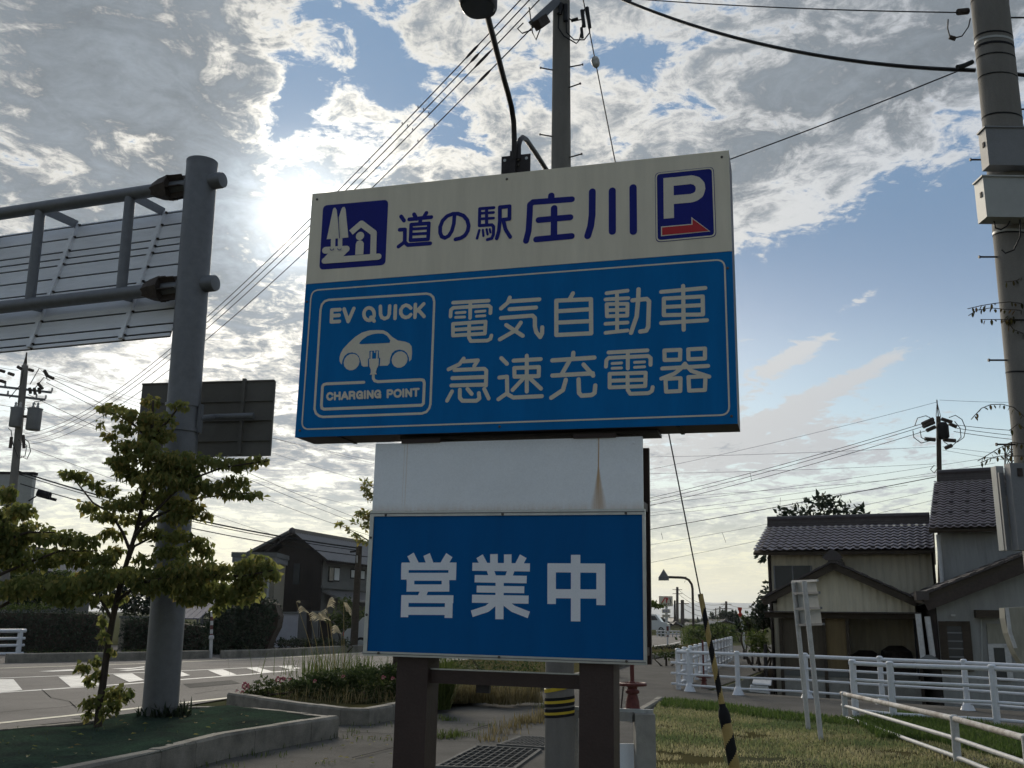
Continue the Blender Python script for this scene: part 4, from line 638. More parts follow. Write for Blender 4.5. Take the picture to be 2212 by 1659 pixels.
# ------------------------------------------------------------------ sign gantry on the island
gb = gz(345, 1545, ISZ); YG = gb.y; gtop = at(437, 352, YG); gtop.y = YG
gan = thing('sign_gantry', gb, 'thick grey steel sign gantry with two arms carrying a ribbed panel seen from behind', 'gantry')
r0 = 37.5*mpp(gb); r1 = 32.8*mpp(gtop)
MB().tube([gb+V(0,0,-.03), gb.lerp(gtop, .5), gtop], [r0, (r0+r1)/2, r1], 32).build('pole', m_galv, gan, True)
MB().lathe(gtop, [(r1*1.015, -.03), (r1*1.015, .012), (r1*.4, .035), (.01, .04)], 32).build('pole_cap', m_galv, gan, True)
def gp(py):   # point on the pole axis at image row py
    t = 0.5; lo, hi = 0., 1.
    for _ in range(40):
        t = (lo+hi)/2; q = gb.lerp(gtop, t)-CAMP; y = CY - FPX*q.dot(UPV)/q.dot(FWD)
        if y > py: lo = t
        else: hi = t
    return gb.lerp(gtop, t)
ua = gp(396); la = gp(617)
uL = gz(0, 462, ua.z); adir = (ua-uL); adir.z = 0; adir.normalize(); nper = Vector((adir.y, -adir.x, 0)); nper = nper if nper.y > 0 else -nper
rarm = 14.5*mpp(ua)
for c in (ua, la):
    a = MB().tube([c-adir*7, c], rarm, 20); ao = a.build('arm', m_galv, gan, True)
    MB().lathe(c, [(rarm*1.2, 0), (rarm*1.2, r1+.13), (rarm*1.12, r1+.16), (rarm*.3, r1+.17)], 24, adir).build('arm_stub', m_galv, ao, True)
    MB().lathe(c-adir*(r1+.30), [(rarm*1.05, -.02), (rarm*2.05, 0), (rarm*2.05, .03)], 8, adir).build('flange', m_rusty, ao)
    fl = MB()
    for k in range(6):
        t = k*math.pi/3+.3; rd = nper*math.cos(t)+UP*math.sin(t)
        fl.prism([c-adir*(r1+.28)+rd*rarm, c-adir*(r1+.28)+rd*rarm*2.0, c-adir*(r1+.02)+rd*rarm*1.9, c-adir*(r1+.02)+rd*rarm], adir.cross(rd)*.012)
    fl.build('gusset', m_rusty, ao)
    MB().lathe(c-adir*(r1+.62), [(rarm*1.01, 0), (rarm*1.6, .14), (rarm*2.0, .32)], 6, adir).build('flange_cone', m_rusty, ao)
du_, dl_ = .78, .30                                    # the panel hangs further from the upper arm than from the lower
def gpan(s, h):   # s metres left of the pole, h 0 at lower arm .. 1 at upper arm
    return la.lerp(ua, h) - adir*s + nper*(dl_ + (du_-dl_)*h + .0)
for s in (1.25, 2.95, 4.65):
    MB().tube([la-adir*s, ua-adir*s], rarm*.78, 16).build('strut', m_galv, gan, True)
    for c, h in ((ua, 1.), (la, 0.)):
        p0 = c-adir*s; p1 = gpan(s, h); br = MB(); br.prism([p0-UP*.09, p1-UP*.05, p1+UP*.09, p0+UP*.06], adir*.012); br.build('bracket', m_galv, gan)
    rb = MB(); rb.beam(gpan(s, -.42)-nper*.02, gpan(s, 1.02)-nper*.02, .07, .05, nper); rbo = rb.build('rib', m_galvlight, gan)
    clips = [-.38, -.3, -.16, -.02, .12, .26, .40, .54, .62, .70, .84, .98, 1.08]
hs = [-.44, -.39, -.30, -.14, .03, .195, .36, .52, .60, .685, .85, 1.0, 1.03]
pf0, pf1 = gpan(.42, -.44), gpan(.42, 1.03); MB().frame(pf0+nper*.034, -adir*7.1, pf1-pf0, nper*.01).build('panel_backing', m_joint, gan)  # near-black backing plate added so the slat gaps read dark instead of sky
for a, c in zip(hs, hs[1:]):
    p = gpan(.42, a+.008); q = gpan(.42, c-.010); nn = (q-p).cross(adir).normalized()
    MB().frame(p, -adir*7.1, q-p, nper*.03).build('panel_slat', m_galvlight, gan)
    for s in (1.25, 2.95, 4.65):
        cc = gpan(s, a); MB().frame(cc+adir*.07-nper*.03, -adir*.03, UP*.022, nper*.028).build('clip', m_rusty, gan)
# lower board clamped to the same pole
c0 = gp(905); Yb = YG+.55
TL, TR, BR = at(307.5, 833.7, Yb+.35), at(593.4, 821.3, Yb), at(579, 985, Yb)
TR.z = TL.z = (TL.z+TR.z)/2; hgt = TR.z-BR.z; ex = (TR-TL); ex.z = 0; exn = ex.normalized(); bn = Vector((-exn.y, exn.x, 0))
bo = MB().frame(TL-UP*hgt, ex, UP*hgt, bn*.012).build('lower_board', m_boardback, gan)
for f_ in (.25, .77): MB().frame(TL+ex*f_-UP*hgt*.98-bn*.05, exn*.05, UP*hgt*1.02, bn*.05).build('board_rib', m_boardback, bo)
for f_ in (.27, .53, .8): MB().frame(TL-UP*hgt*f_-bn*.03, ex, UP*.025, bn*.029).build('board_rail', m_boardback, bo)
MB().frame(TL-bn*.02+UP*.001, ex, UP*.02, bn*.03).frame(TR-UP*hgt-bn*.02, exn*.02, UP*hgt, bn*.03).build('board_trim', m_boardback, bo)
cl = gp(905)
MB().lathe(cl-UP*.19, [(r1*1.1, 0), (r1*1.1, .045)], 24).lathe(cl+UP*.16, [(r1*1.1, 0), (r1*1.1, .045)], 24).build('clamp_band', m_galv, gan, True)
MB().frame(cl+exn*(r1*1.02)-UP*.2-bn*.03, exn*.05, UP*.4, bn*.08).build('clamp_plate', m_galv, gan)
MB().tube([cl+exn*(r1*1.1), at(462, 901, Yb-.12), at(548, 898, Yb-.12)], .045, 12).build('support_tube', m_galv, gan, True)
# weed clump at its foot
cw = thing('weed_clump', gb+V(0, -.2, 0), 'dark spiky weeds round the foot of the gantry pole', 'weed')
q = np.array(gb)+np.stack([np.cos(np.linspace(0, 6.28, 240))*r0*1.12, np.sin(np.linspace(0, 6.28, 240))*r0*1.12, np.full(240, -.03)], 1)+rng.normal(size=(240, 3))*[.06, .06, 0]
stuff(blades('blade', q[(q[:, 0] > gb.x-.02) | (rng.random(240) < .25)], .2, l_dark, cw, .016, 1.2))
# ------------------------------------------------------------------ trees on the island
def tree(name, label, trunk, branches, crown, Y, per, size, lm, group=None, tint=None, single=0, rad=(.05, .014), gnd=None):
    b0 = trunk[0]; t = thing(name, b0, label, 'tree', group)
    n_ = len(trunk); MB().tube(trunk, [rad[0]+(rad[1]-rad[0])*i/(n_-1) for i in range(n_)], 10).build('trunk', m_bark, t, True)
    for br in branches: MB().tube(br, [.022-.014*i/(len(br)-1) for i in range(len(br))], 6).build('limb', m_bark, t, True)
    P = pxblobs(crown, Y, per); tn = None if tint is None else tint(P)
    if single:
        idx = rng.permutation(len(P)); front = idx[np.argsort(P[idx, 1])][:single]; sel = np.zeros(len(P), bool); sel[front] = True
        lv = [(0, 0, 0), (.5, .24, .1), (1, 0, 0), (.5, -.24, .1)]
        mes = []
        for k in range(5):
            me = rawmesh('leaf', [(x*size, y*size, z*size) for x, y, z in lv], [(0, 3, 2), (0, 2, 1)], lm); a_ = me.attributes.new('tint', 'FLOAT', 'POINT'); a_.data.foreach_set('value', [.15+.18*k]*4); mes.append(me)
        for p in P[sel]:
            rot = Vector((random.gauss(0, .6), random.gauss(0, .6), -1.)).to_track_quat('X', 'Z').to_matrix().to_4x4()
            piece('leaf', random.choice(mes), t, Matrix.Translation(p) @ rot @ Matrix.Scale(random.uniform(.7, 1.25), 4))
        P = P[~sel]; tn = None if tn is None else tn[~sel]
    leaves('crown', P, size, lm, t, droop=.8, aspect=.62, tint=tn); return t
YT = gz(212, 1562, ISZ).y
pt_ = lambda l, Y=YT: [at(x, y, Y+ (c[0] if c else 0)) for x, y, *c in l]
tr = [gz(212, 1564, ISZ)+V(0,0,-.05)]+pt_([(216,1520),(222,1480),(232,1400),(243,1340),(258,1270),(281,1190),(298,1135),(316,1045),(327,950),(331,865)])
br = [pt_(l) for l in ([(243,1340),(215,1290,.1),(180,1255,.2),(150,1235,.3)], [(250,1300),(300,1260,-.2),(350,1250,-.3),(420,1240,-.3),(520,1245,-.3),(590,1232,-.3)], [(281,1190),(265,1150),(240,1110),(200,1085),(160,1035)],
      [(290,1160),(330,1110,-.2),(400,1040,-.2),(480,1010,-.2),(580,995,-.2)], [(298,1135),(350,1110),(430,1075),(540,1065)], [(316,1045),(270,1010),(220,1000)], [(327,950),(280,910),(215,880)], [(327,950),(370,900),(392,872)], [(270,1230),(290,1180,.2),(330,1160,.3),(390,1165,.3)])]
crown = [(326,866,20,14),(225,882,14,9),(250,880,34,11),(295,898,50,16),(388,873,20,10),(335,905,50,14),(218,913,10,9),(240,940,16,10),(275,925,30,12),(345,935,42,18),(262,962,22,14),(300,960,45,18),(320,985,55,18),(385,985,60,14),
 (385,1005,65,18),(470,995,65,11),(552,993,36,9),(520,1005,30,10),(255,995,26,18),(285,1020,38,16),(150,1020,22,10),(178,1026,25,10),(205,1046,18,12),(232,1058,26,10),(355,1035,70,22),(505,1040,38,16),(545,1067,32,10),(440,1050,50,18),(500,1065,30,10),
 (190,1092,22,12),(262,1085,44,15),(335,1075,65,20),(400,1090,45,18),(228,1112,36,12),(300,1118,50,13),(385,1115,40,14),(440,1110,24,9),(242,1150,30,12),(330,1150,40,14),(388,1155,30,14),(250,1185,26,11),(372,1190,44,16),(440,1192,26,9),(310,1205,30,10),
 (300,1240,80,20),(420,1225,75,22),(500,1232,55,18),(572,1228,30,12),(480,1275,50,28),(420,1285,48,22),(540,1255,35,20),(330,1265,50,16),(470,1310,14,12),(205,1250,60,24),
 (250,1290,30,12),(555,1215,45,20),(530,1275,40,26),(590,1238,20,12),(380,1020,60,25),(400,1250,60,25),(430,1170,30,18)]
sap = [(180,1440,16,11),(205,1428,18,10),(197,1468,16,12),(215,1455,14,12),(255,1490,22,11),(278,1498,14,14),(195,1515,18,16),(192,1540,12,12),(225,1535,13,14),(248,1520,16,13),(240,1500,14,10),(222,1340,7,18),(222,1375,8,14),(240,1405,10,8)]
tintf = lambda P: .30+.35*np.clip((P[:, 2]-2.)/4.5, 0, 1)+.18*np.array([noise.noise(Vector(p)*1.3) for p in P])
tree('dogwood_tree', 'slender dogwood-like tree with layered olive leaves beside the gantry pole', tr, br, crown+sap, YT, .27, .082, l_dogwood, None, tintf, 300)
tr2 = [gz(-75, 1600, ISZ)+V(0,0,-.05)]+pt_([(-70,1540),(-50,1440),(-35,1330),(-20,1250),(0,1170),(15,1100),(20,1050)], YT-.6)
br2 = [pt_(l, YT-.6) for l in ([(-35,1330),(40,1290),(110,1270),(200,1265)], [(-20,1250),(60,1215),(130,1190),(210,1190)], [(0,1170),(60,1150),(120,1150)])]
crown2 = [(18,1062,20,18),(45,1100,36,18),(10,1110,30,20),(62,1148,55,24),(130,1158,55,16),(185,1165,30,14),(60,1205,75,26),(165,1200,70,22),(20,1170,40,30),(100,1262,90,26),(215,1245,45,28),(30,1270,50,22),(160,1290,60,14),(-40,1150,60,60),(-60,1230,60,50),(232,1205,25,16)]
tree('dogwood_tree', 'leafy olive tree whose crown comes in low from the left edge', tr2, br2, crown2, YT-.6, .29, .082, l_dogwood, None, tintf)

# ------------------------------------------------------------------ poles and wires
def wire(name, a, b, r, sag, label, cat='cable', group=None, m=None, n=24, extra=None):
    a = Vector(a); b = Vector(b); pts = [a.lerp(b, i/n)-UP*sag*4*(i/n)*(1-i/n) for i in range(n+1)]
    o = MB().tube(pts, r, 6).build(name, m or m_cable, None, True, org=a); return tag(o, label, cat, group), pts
stp = MB(); stp.tube([(0,0,0), (.16,0,0)], .008, 6).lathe((.16,0,0), [(.014,0),(.014,.012)], 8, Vector((1,0,0))); step_me = rawmesh('step_bolt', stp.v, stp.f, m_darkmetal)
def steps(parent, axis_a, axis_b, lst):
    for t, sd, r_ in lst:
        p = axis_a.lerp(axis_b, t); v = RGT*sd + Vector((0, -.35, 0)); piece('step_bolt', step_me, parent, Matrix.Translation(p+v.normalized()*r_*.9) @ v.to_track_quat('X', 'Z').to_matrix().to_4x4())
# centre pole behind the sign
cb0 = gz(1208.5, 1672); YC = cb0.y; ct = at(1213, -70, YC+.0); ct.y = YC
cp = thing('utility_pole', cb0, 'grey concrete utility pole behind the big sign with yellow and black tape near its foot', 'utility pole')
rc0 = 33*mpp(cb0); rtop = 17.5*mpp(ct)
MB().tube([cb0-UP*.1, cb0.lerp(ct, .5), ct], [rc0, (rc0+rtop)/2, rtop], 28).build('shaft', m_polecon, cp, True)
def cpt(py):
    lo, hi = 0., 1.
    for _ in range(40):
        t = (lo+hi)/2; q = cb0.lerp(ct, t)-CAMP; y = CY-FPX*q.dot(UPV)/q.dot(FWD)
        if y > py: lo = t
        else: hi = t
    return lo
def cr(t): return rc0+(rtop-rc0)*t
for i, (ya, yb, mm) in enumerate([(1547,1541,m_black),(1541,1535.5,m_yellowtape),(1535.5,1528,m_black),(1524,1517,m_black),(1517,1511,m_yellowtape),(1511,1504.5,m_black)]):
    a, b_ = cpt(ya), cpt(yb); tl = Vector((.0, 0, 1)); pa, pb = cb0.lerp(ct, a), cb0.lerp(ct, b_); d = (pb-pa)
    MB().tube2([pa, pb], [cr(a)+.004+.0004*(i % 3), cr(b_)+.004+.0004*(i % 3)], 28, UP+Vector((-.10, 0, 0)), 0).build('tape_band', mm, cp, True)
MB().tube2([cb0.lerp(ct, cpt(1489)), cb0.lerp(ct, cpt(1481))], [cr(0)+.004]*2, 28, UP+Vector((-.22, 0, 0))).build('tape_band', m_yellowtape, cp, True)
steps(cp, cb0, ct, [(cpt(148), 1, .11), (cpt(155), -1, .11), (cpt(195), .5, .11), (cpt(298), -1, .11), (cpt(345), .55, .12)])
arm_c = cb0.lerp(ct, cpt(14))
MB().beam(at(1150, 52, YC-.35), at(1203, 2, YC-.12), .07, .09).build('steel_bracket', m_galv, cp)
MB().beam(at(1160, 55, YC-.40), at(1178, 42, YC-.30), .10, .11).build('bracket_end', m_rusty, cp)
MB().beam(arm_c+V(-.9, -.3, .35), arm_c+V(.9, .3, .35), .09, .09).build('cross_arm', m_galv, cp)
loops = [[(1208,20,-.1),(1206,60,-.12),(1218,78,-.14),(1232,86,-.14),(1245,94,-.12),(1252,86,-.1),(1258,55,-.1),(1262,20,-.1)], [(1222,30,-.12),(1224,70,-.14),(1240,86,-.12),(1262,86,-.1),(1274,70,-.1),(1272,40,-.1),(1268,18,-.1)], [(1230,40,-.1),(1238,46,-.1),(1256,42,-.1),(1262,28,-.1)],
         [(1143,16,-.3),(1150,70,-.35),(1158,86,-.35),(1168,60,-.3)], [(1130,50,-.3),(1118,62,-.35),(1128,72,-.35),(1150,64,-.3)]]
for l in loops: MB().tube([at(x, y, YC+c) for x, y, c in l], .008, 6).build('jumper_lead', m_cable, cp, True)
for x, y, x2, y2, r_ in [(1257,22,1262,58,.022),(1268,16,1274,60,.022),(1256,60,1258,82,.018),(1234,45,1248,40,.02),(1213,8,1208,30,.03),(1222,10,1222,46,.028)]:
    MB().tube([at(x, y, YC-.12), at(x2, y2, YC-.12)], r_, 8).build('sleeve', m_cable, cp, True)
# four conductors down to the left pole
L4 = [((55,936),(1152,-30)), ((54,944),(1168,-26)), ((55,952),(1182,-18)), ((62,959),(1196,12))]
ordn = ['uppermost', 'second', 'third', 'lowest']
for i, (a, b) in enumerate(L4):
    o, pts = wire('power_line', at(*a, 42), at(*b, YC-.15), .0085, 1.25, '%s of the four dark power lines slanting across the sky left of the sign' % ordn[i], 'cable', 'four slanting power lines', n=40)
    pe = pts[-1]
    k = -3; p0 = pts[-2].lerp(pts[-3], .3+.15*(i % 2)); p1 = pts[-2].lerp(pts[-3], .62+.1*i*.5)
    MB().tube([p0, p0.lerp(p1, .25), p0.lerp(p1, .75), p1], [.010, .018, .018, .010], 8).build('strain_sleeve', m_cable, o, True)
    for s_ in (.0, .5): q0 = pts[-4].lerp(pts[-5], s_); MB().tube([q0+UP*.02, q0+UP*.05], .008, 6).build('clip', m_cable, o)
# guy wire with striped sleeve
gA = at(1256, -20, YC-.05); gB = at(1592, 1685, 10.35); gB2 = gB
def gyp(py):
    lo, hi = 0., 1.
    for _ in range(40):
        t = (lo+hi)/2; q = gA.lerp(gB, t)-CAMP; y = CY-FPX*q.dot(UPV)/q.dot(FWD)
        if y < py: lo = t
        else: hi = t
    return gA.lerp(gB, lo)
gy = thing('guy_wire', gB, 'slanting steel guy wire right of the sign with black and yellow spiral sleeve', 'guy wire')
MB().tube([gA, gyp(128)], .008, 6).tube([gyp(140), gB], .008, 6).build('strand', m_cable, gy, True)
gi = gyp(134); gd = (gB-gA).normalized()
MB().lathe(gi-gd*.075, [(.012,0),(.04,.02),(.052,.06),(.046,.075),(.052,.09),(.04,.13),(.012,.15)], 12, gd).build('egg_insulator', m_porcelain, gy, True)
def spiral(a, b, r0_, r1_, turns, name):
    n_ = 60; seg = 20; pts = [a.lerp(b, i/n_) for i in range(n_+1)]; rs = [r0_+(r1_-r0_)*i/n_ for i in range(n_+1)]
    MB().tube(pts, rs, seg, matf=lambda i, k: int(((i/n_*turns-k/seg) % 1) > .5)).build(name, [m_yellow, m_black], gy, True)
spiral(gyp(1283), gyp(1525), .027, .030, 3.4, 'upper_sleeve'); spiral(gyp(1560), gyp(1684), .055, .058, 1.6, 'lower_sleeve')
MB().tube([gyp(1520), gyp(1528), gyp(1534), gyp(1545), gyp(1562)], [.032, .034, .050, .060, .058], 16).build('sleeve_collar', m_black, gy, True)
# big concrete pole at the right edge
YR = 8.0; rA = at(2131, -60, YR); rBot = at(2268, 1240, YR); rdir = (rA-rBot).normalized(); rBase = rBot+rdir*(-(rBot.z+.1)/rdir.z)
rp_ = thing('utility_pole', Vector((rBase.x, rBase.y, 0)), 'leaning concrete utility pole with two metal cabinets at the right edge', 'utility pole')
def rpt(py):
    lo, hi = 0., 1.
    for _ in range(40):
        t = (lo+hi)/2; q = rBase.lerp(rA, t)-CAMP; y = CY-FPX*q.dot(UPV)/q.dot(FWD)
        if y > py: lo = t
        else: hi = t
    return rBase.lerp(rA, lo)
rr0, rr1 = .19, 37*mpp(rA)*.98
def rrad(p): return rr0+(rr1-rr0)*max(0, min(1, p.z/rA.z))
MB().tube([rBase, rBase.lerp(rA, .5), rA], [rr0, (rr0+rr1)/2, rr1], 28).build('shaft', m_polecon, rp_, True)
for y, mm, h_ in [(6,m_black,.012),(84,m_black,.014),(95,m_boxlight,.022),(107,m_black,.022),(130,m_black,.012),(172,m_black,.010),(258,m_black,.014),(508,m_boxlight,.02),(512,m_black,.01),(700,m_black,.014),(810,m_black,.012)]:
    p = rpt(y); MB().tube2([p-rdir*h_/2, p+rdir*h_/2], [rrad(p)+.005]*2, 28, (rdir+Vector((.13, -.15, 0))).normalized()).build('steel_band', mm, rp_, True)
for y, sd in [(38,1),(236,1),(345,-1),(555,-1),(778,-1),(960,-1)]:
    p = rpt(y); v = RGT*sd; piece('step_bolt', step_me, rp_, Matrix.Translation(p+v*rrad(p)*.92) @ v.to_track_quat('X', 'Z').to_matrix().to_4x4())
def cabinet_box(px0, py0, px1, py1, Yf, dep, m_, name):
    a = at(px0, py1, Yf); b_ = at(px1, py0, Yf); o = MB()
    o.frame((a.x, Yf, a.z), (b_.x-a.x, 0, 0), (0, dep, 0), (0, 0, b_.z-a.z)); ob = o.build(name, m_, rp_)
    MB().frame((a.x-.012, Yf-.012, b_.z), (b_.x-a.x+.02, 0, 0), (0, dep+.02, 0), (0, 0, .014)).build('cabinet_lid', m_, ob)
    MB().frame((a.x-.006, Yf+.04, a.z+(b_.z-a.z)*.55), (.006, 0, 0), (0, .03, 0), (0, 0, .045)).build('latch', m_rusty, ob)
    return ob
cabinet_box(2137, 278, 2300, 356, YR-.27, .13, m_boxgrey, 'upper_cabinet')
cabinet_box(2132, 384, 2300, 468, YR-.30, .16, m_boxlight, 'lower_cabinet')
MB().tube([at(2147, 478, YR-.2), at(2150, 492, YR-.2), at(2162, 496, YR-.22), at(2176, 488, YR-.22), at(2186, 470, YR-.2)], .007, 6).tube([at(2203, 470, YR-.25), at(2204, 510, YR-.25), at(2190, 540, YR-.24), at(2172, 547, YR-.22), at(2164, 540, YR-.2)], .007, 6).build('cable_loop', m_cable, rp_, True)
MB().tube([at(2176, 44, YR-.12), at(2179, 90, YR-.12), at(2192, 200, YR-.12), at(2204, 262, YR-.12)], .004, 6).build('earth_lead', m_cable, rp_, True)
MB().tube([at(2048, 42, YR-.1), at(2047, 62, YR-.1), at(2052, 80, YR-.1), at(2062, 82, YR-.1), at(2078, 78, YR-.1), at(2092, 58, YR-.08), at(2096, 40, YR-.06)], .006, 6).build('jumper_lead', m_cable, rp_, True)
MB().tube([at(2051, 80, YR-.1), at(2064, 84, YR-.1)], .02, 8).build('connector', m_rusty, rp_, True)
MB().tube([at(2070, 26, YR-.05), at(2090, 24, YR-.02)], .03, 10).build('spool_insulator', m_rusty, rp_, True)
MB().tube([at(2068, 145, YR-.1), at(2082, 142, YR-.08), at(2100, 134, YR-.05)], .022, 8).build('cable_clamp', m_cable, rp_, True)
wire('messenger_wire', at(1216, -16, YC-.1), at(2072, 27, YR-.05), .006, .05, 'thin wire running level along the top right to an insulator on the right pole', 'cable')
wire('thick_cable', at(1216, -62, YC-.1), at(2107, 152, YR-.12), .018, .30, 'thick black cable sagging from the top of the sky to the right pole', 'cable')
wire('thick_cable', at(2172, 157, YR+.1), at(2420, 176, YR+.3), .018, .02, 'short end of thick black cable leaving the right pole towards the picture edge', 'cable')
wire('stay_wire', at(2078, 150, YR-.1), at(1213, 468, YC-.1), .006, .05, 'thin wire dropping left from the right pole to behind the sign top', 'cable')
# vine climbing the right pole
vn = thing('climbing_vine', Vector((rBase.x-.25, rBase.y-.1, 0)), 'leafy vine with arching shoots hanging off the right utility pole', 'vine')
lv = [(0, 0, 0), (.35, .2, .04), (.7, .16, .04), (1, 0, 0), (.7, -.16, .04), (.35, -.2, .04)]
vmes = []
for k in range(4):
    me = rawmesh('leaf', [(x*.052, y*.052, z*.052) for x, y, z in lv], [(0, 5, 4), (0, 4, 3), (0, 3, 2), (0, 2, 1)], l_vine); a_ = me.attributes.new('tint', 'FLOAT', 'POINT'); a_.data.foreach_set('value', [.15+.25*k]*6); vmes.append(me)
shoots = [[(2200,930),(2165,925),(2135,932),(2108,945),(2096,952)],[(2200,945),(2150,940),(2112,945),(2092,960)]]
shoots = [[(2205,655),(2180,652),(2150,655),(2120,660),(2090,667)],[(2205,670),(2170,668),(2140,665),(2110,670),(2092,682)],[(2205,690),(2160,690),(2135,690),(2118,690)],
          [(2218,905),(2190,880),(2165,873),(2140,874),(2120,882),(2105,898),(2098,906)],[(2218,930),(2200,915),(2180,930)],[(2220,960),(2185,955),(2155,970),(2130,985),(2112,996)],[(2220,985),(2190,985),(2160,985),(2135,992),(2118,1000)],[(2206,600),(2196,606),(2172,609)],[(2210,720),(2190,712),(2180,700)]]
shpt = [[at(x, y, YR-.15) for x, y in l] for l in shoots]
for l in shpt:
    MB().tube(l, .0035, 5).build('stem', m_bark, vn, True)
    tot = sum((b_-a).length for a, b_ in zip(l, l[1:])); k = 0
    for p, d in along(l, .042):
        sd = 1 if k % 2 else -1; k += 1; v = Vector((random.gauss(0, .3)-.2, random.gauss(0, .4), -1.+.25*sd)); piece('leaf', random.choice(vmes), vn, Matrix.Translation(p+Vector((0, .012*sd, 0))) @ v.to_track_quat('X', 'Z').to_matrix().to_4x4() @ Matrix.Scale(random.uniform(.7, 1.15), 4))
cl_ = pxblobs([(2192,675,10,12),(2185,690,12,10),(2195,700,10,8),(2185,668,12,6)], YR-.1, .5)
for p in cl_[:90]: piece('leaf', random.choice(vmes), vn, Matrix.Translation(p) @ Vector((random.gauss(0, .6), random.gauss(0, .6), -1)).to_track_quat('X', 'Z').to_matrix().to_4x4() @ Matrix.Scale(random.uniform(.7, 1.1), 4))
# left pole with transformers
def upole(bx, by, Y, tx, ty, label, r0_=.17, r1_=.11, group=None, name='utility_pole', arms=(), m=None):
    b0 = at(bx, by, Y); b0.z = 0; t0 = at(tx, ty, Y); o = thing(name, b0, label, 'utility pole', group)
    MB().tube([b0-UP*.1, t0], [r0_, r1_], 16).build('shaft', m or m_polecon, o, True)
    for (y, half, dx) in arms:
        f = (ty-y)/(ty-by); c = t0.lerp(b0, f); a = Vector((half, dx, 0)); MB().beam(c-a, c+a, .09, .09).build('cross_arm', m_galv, o)
        for s in (-1, -.6, .6, 1):
            MB().lathe(c+a*s+UP*.045, [(.03,0),(.05,.04),(.03,.08),(.05,.12),(.02,.17)], 8).build('insulator', m_porcelain, o, True)
    return o, b0, t0
lp, lb0, lt0 = upole(8, 1300, 42, 54, 790, 'concrete utility pole with two grey transformer cans at the left edge', .21, .14, arms=((835, 1.0, .6), (850, .8, .5)))
lat = lambda y: lb0.lerp(lt0, (1300-y)/(1300-790.) if False else 0)
def lpp(py):
    lo, hi = 0., 1.
    for _ in range(40):
        t = (lo+hi)/2; q = lb0.lerp(lt0, t)-CAMP; y = CY-FPX*q.dot(UPV)/q.dot(FWD)
        if y > py: lo = t
        else: hi = t
    return lb0.lerp(lt0, lo)
MB().tube([lt0, lt0+UP*.6], .035, 8).tube([lt0+V(.08,0,0), lt0+V(.01,0,.45)], .02, 6).tube([lt0+V(-.08,0,0), lt0+V(-.01,0,.45)], .02, 6).build('pole_spike', m_rusty, lp, True)
for px, y0, y1, wd in [(33, 881, 922, 27), (70.5, 882, 929, 30)]:
    c = at(px, y1, 41.7); h = at(px, y0, 41.7).z-c.z; r_ = wd/2*mpp(c)
    can = MB().lathe(c, [(r_*.92,0),(r_,.03),(r_,h-.06),(r_*1.08,h-.05),(r_*1.08,h-.01),(r_*.6,h+.03)], 20).build('transformer_can', m_boxgrey, lp, True)
    MB().lathe(c+V(.1,0,h+.02), [(.05,0),(.07,.06),(.04,.12),(.06,.18),(.02,.25)], 8).lathe(c+V(-.1,0,h+.02), [(.05,0),(.07,.06),(.04,.12),(.06,.18),(.02,.25)], 8).build('bushing', m_porcelain, can, True)
    MB().frame(c+V(-.08 if px < 50 else -r_-.3, .0, h*.6), (.16 if px < 50 else .34, 0, 0), (0, .25, 0), (0, 0, .08)).build('hanger', m_rusty, can)
for l in ([(78,875),(74,868),(92,866)], [(40,990),(28,960),(24,930),(18,925)], [(50,945),(62,955),(66,975),(58,992),(45,985)], [(40,950),(58,962),(54,985),(42,990)], [(20,860),(45,830),(50,800)], [(65,830),(85,795),(95,805),(103,820)], [(70,845),(95,815),(108,822)]):
    MB().tube([at(x, y, 41.6) for x, y in l], .018, 6).build('jumper_lead', m_cable, lp, True)
for x, y, x2, y2 in [(38,792,46,797),(18,806,30,810),(62,798,72,801),(96,800,103,812),(103,812,116,818),(82,828,92,840),(0,800,10,803),(0,822,12,826),(64,838,66,850),(74,838,76,852),(84,838,86,850),(25,944,22,968),(50,940,52,968)]:
    MB().tube([at(x, y, 41.6), at(x2, y2, 41.6)], .07, 8).build('strain_insulator', m_rusty, lp, True)
MB().tube([at(62, 1082, 42), at(78, 1072, 42)], .03, 6).build('street_bracket', m_cable, lp, True)
# hidden companion pole behind the sign that takes the left-hand lines
hp, hb0, ht0 = upole(1006, 1380, 75, 1008, 1190, 'plain concrete utility pole standing far behind the big sign', .18, .12, arms=((1196, 1.1, 0),))
def bgw(a, b, Ya, Yb, r_, sag, label, grp): wire('utility_wire', at(*a, Ya), at(*b, Yb), r_*.75, sag, label, 'cable', grp)
gl = 'left hand background wires'; ll = 'thin dark utility wire crossing the pale sky between left pole and sign'
for a, b, r_, sg in [((112,818),(1006,1200),.016,.6), ((100,826),(1006,1206),.016,.7), ((60,852),(1006,1212),.016,.8), ((118,812),(1010,1100),.010,.4), ((60,800),(1010,1030),.010,.5), ((70,790),(1008,1040),.010,.5), ((45,872),(1000,1140),.010,.6), ((45,960),(1004,1270),.012,.5), ((-80,845),(60,880),.012,.2), ((-80,770),(40,800),.012,.1)]:
    bgw(a, b, 42, 75 if b[0] > 500 else 42, r_, sg, ll, gl)
ge = 'telephone cables'; le_ = 'dark telephone cable running low from left pole to the slim dark pole'
for a, b, r_, l_ in [((40,1018),(774,1184),.035,'thickest dark telephone cable, uppermost of the three low ones running to the slim dark pole'), ((40,1024),(774,1189),.018,'thin telephone cable close under the thickest one, running to the slim dark pole'), ((44,1045),(795,1203),.022,'lowest of the three telephone cables crossing in front of the dark house gable')]: wire('telephone_cable', at(*a, 42), at(*b, 43), r_, .35, l_, 'cable', ge)
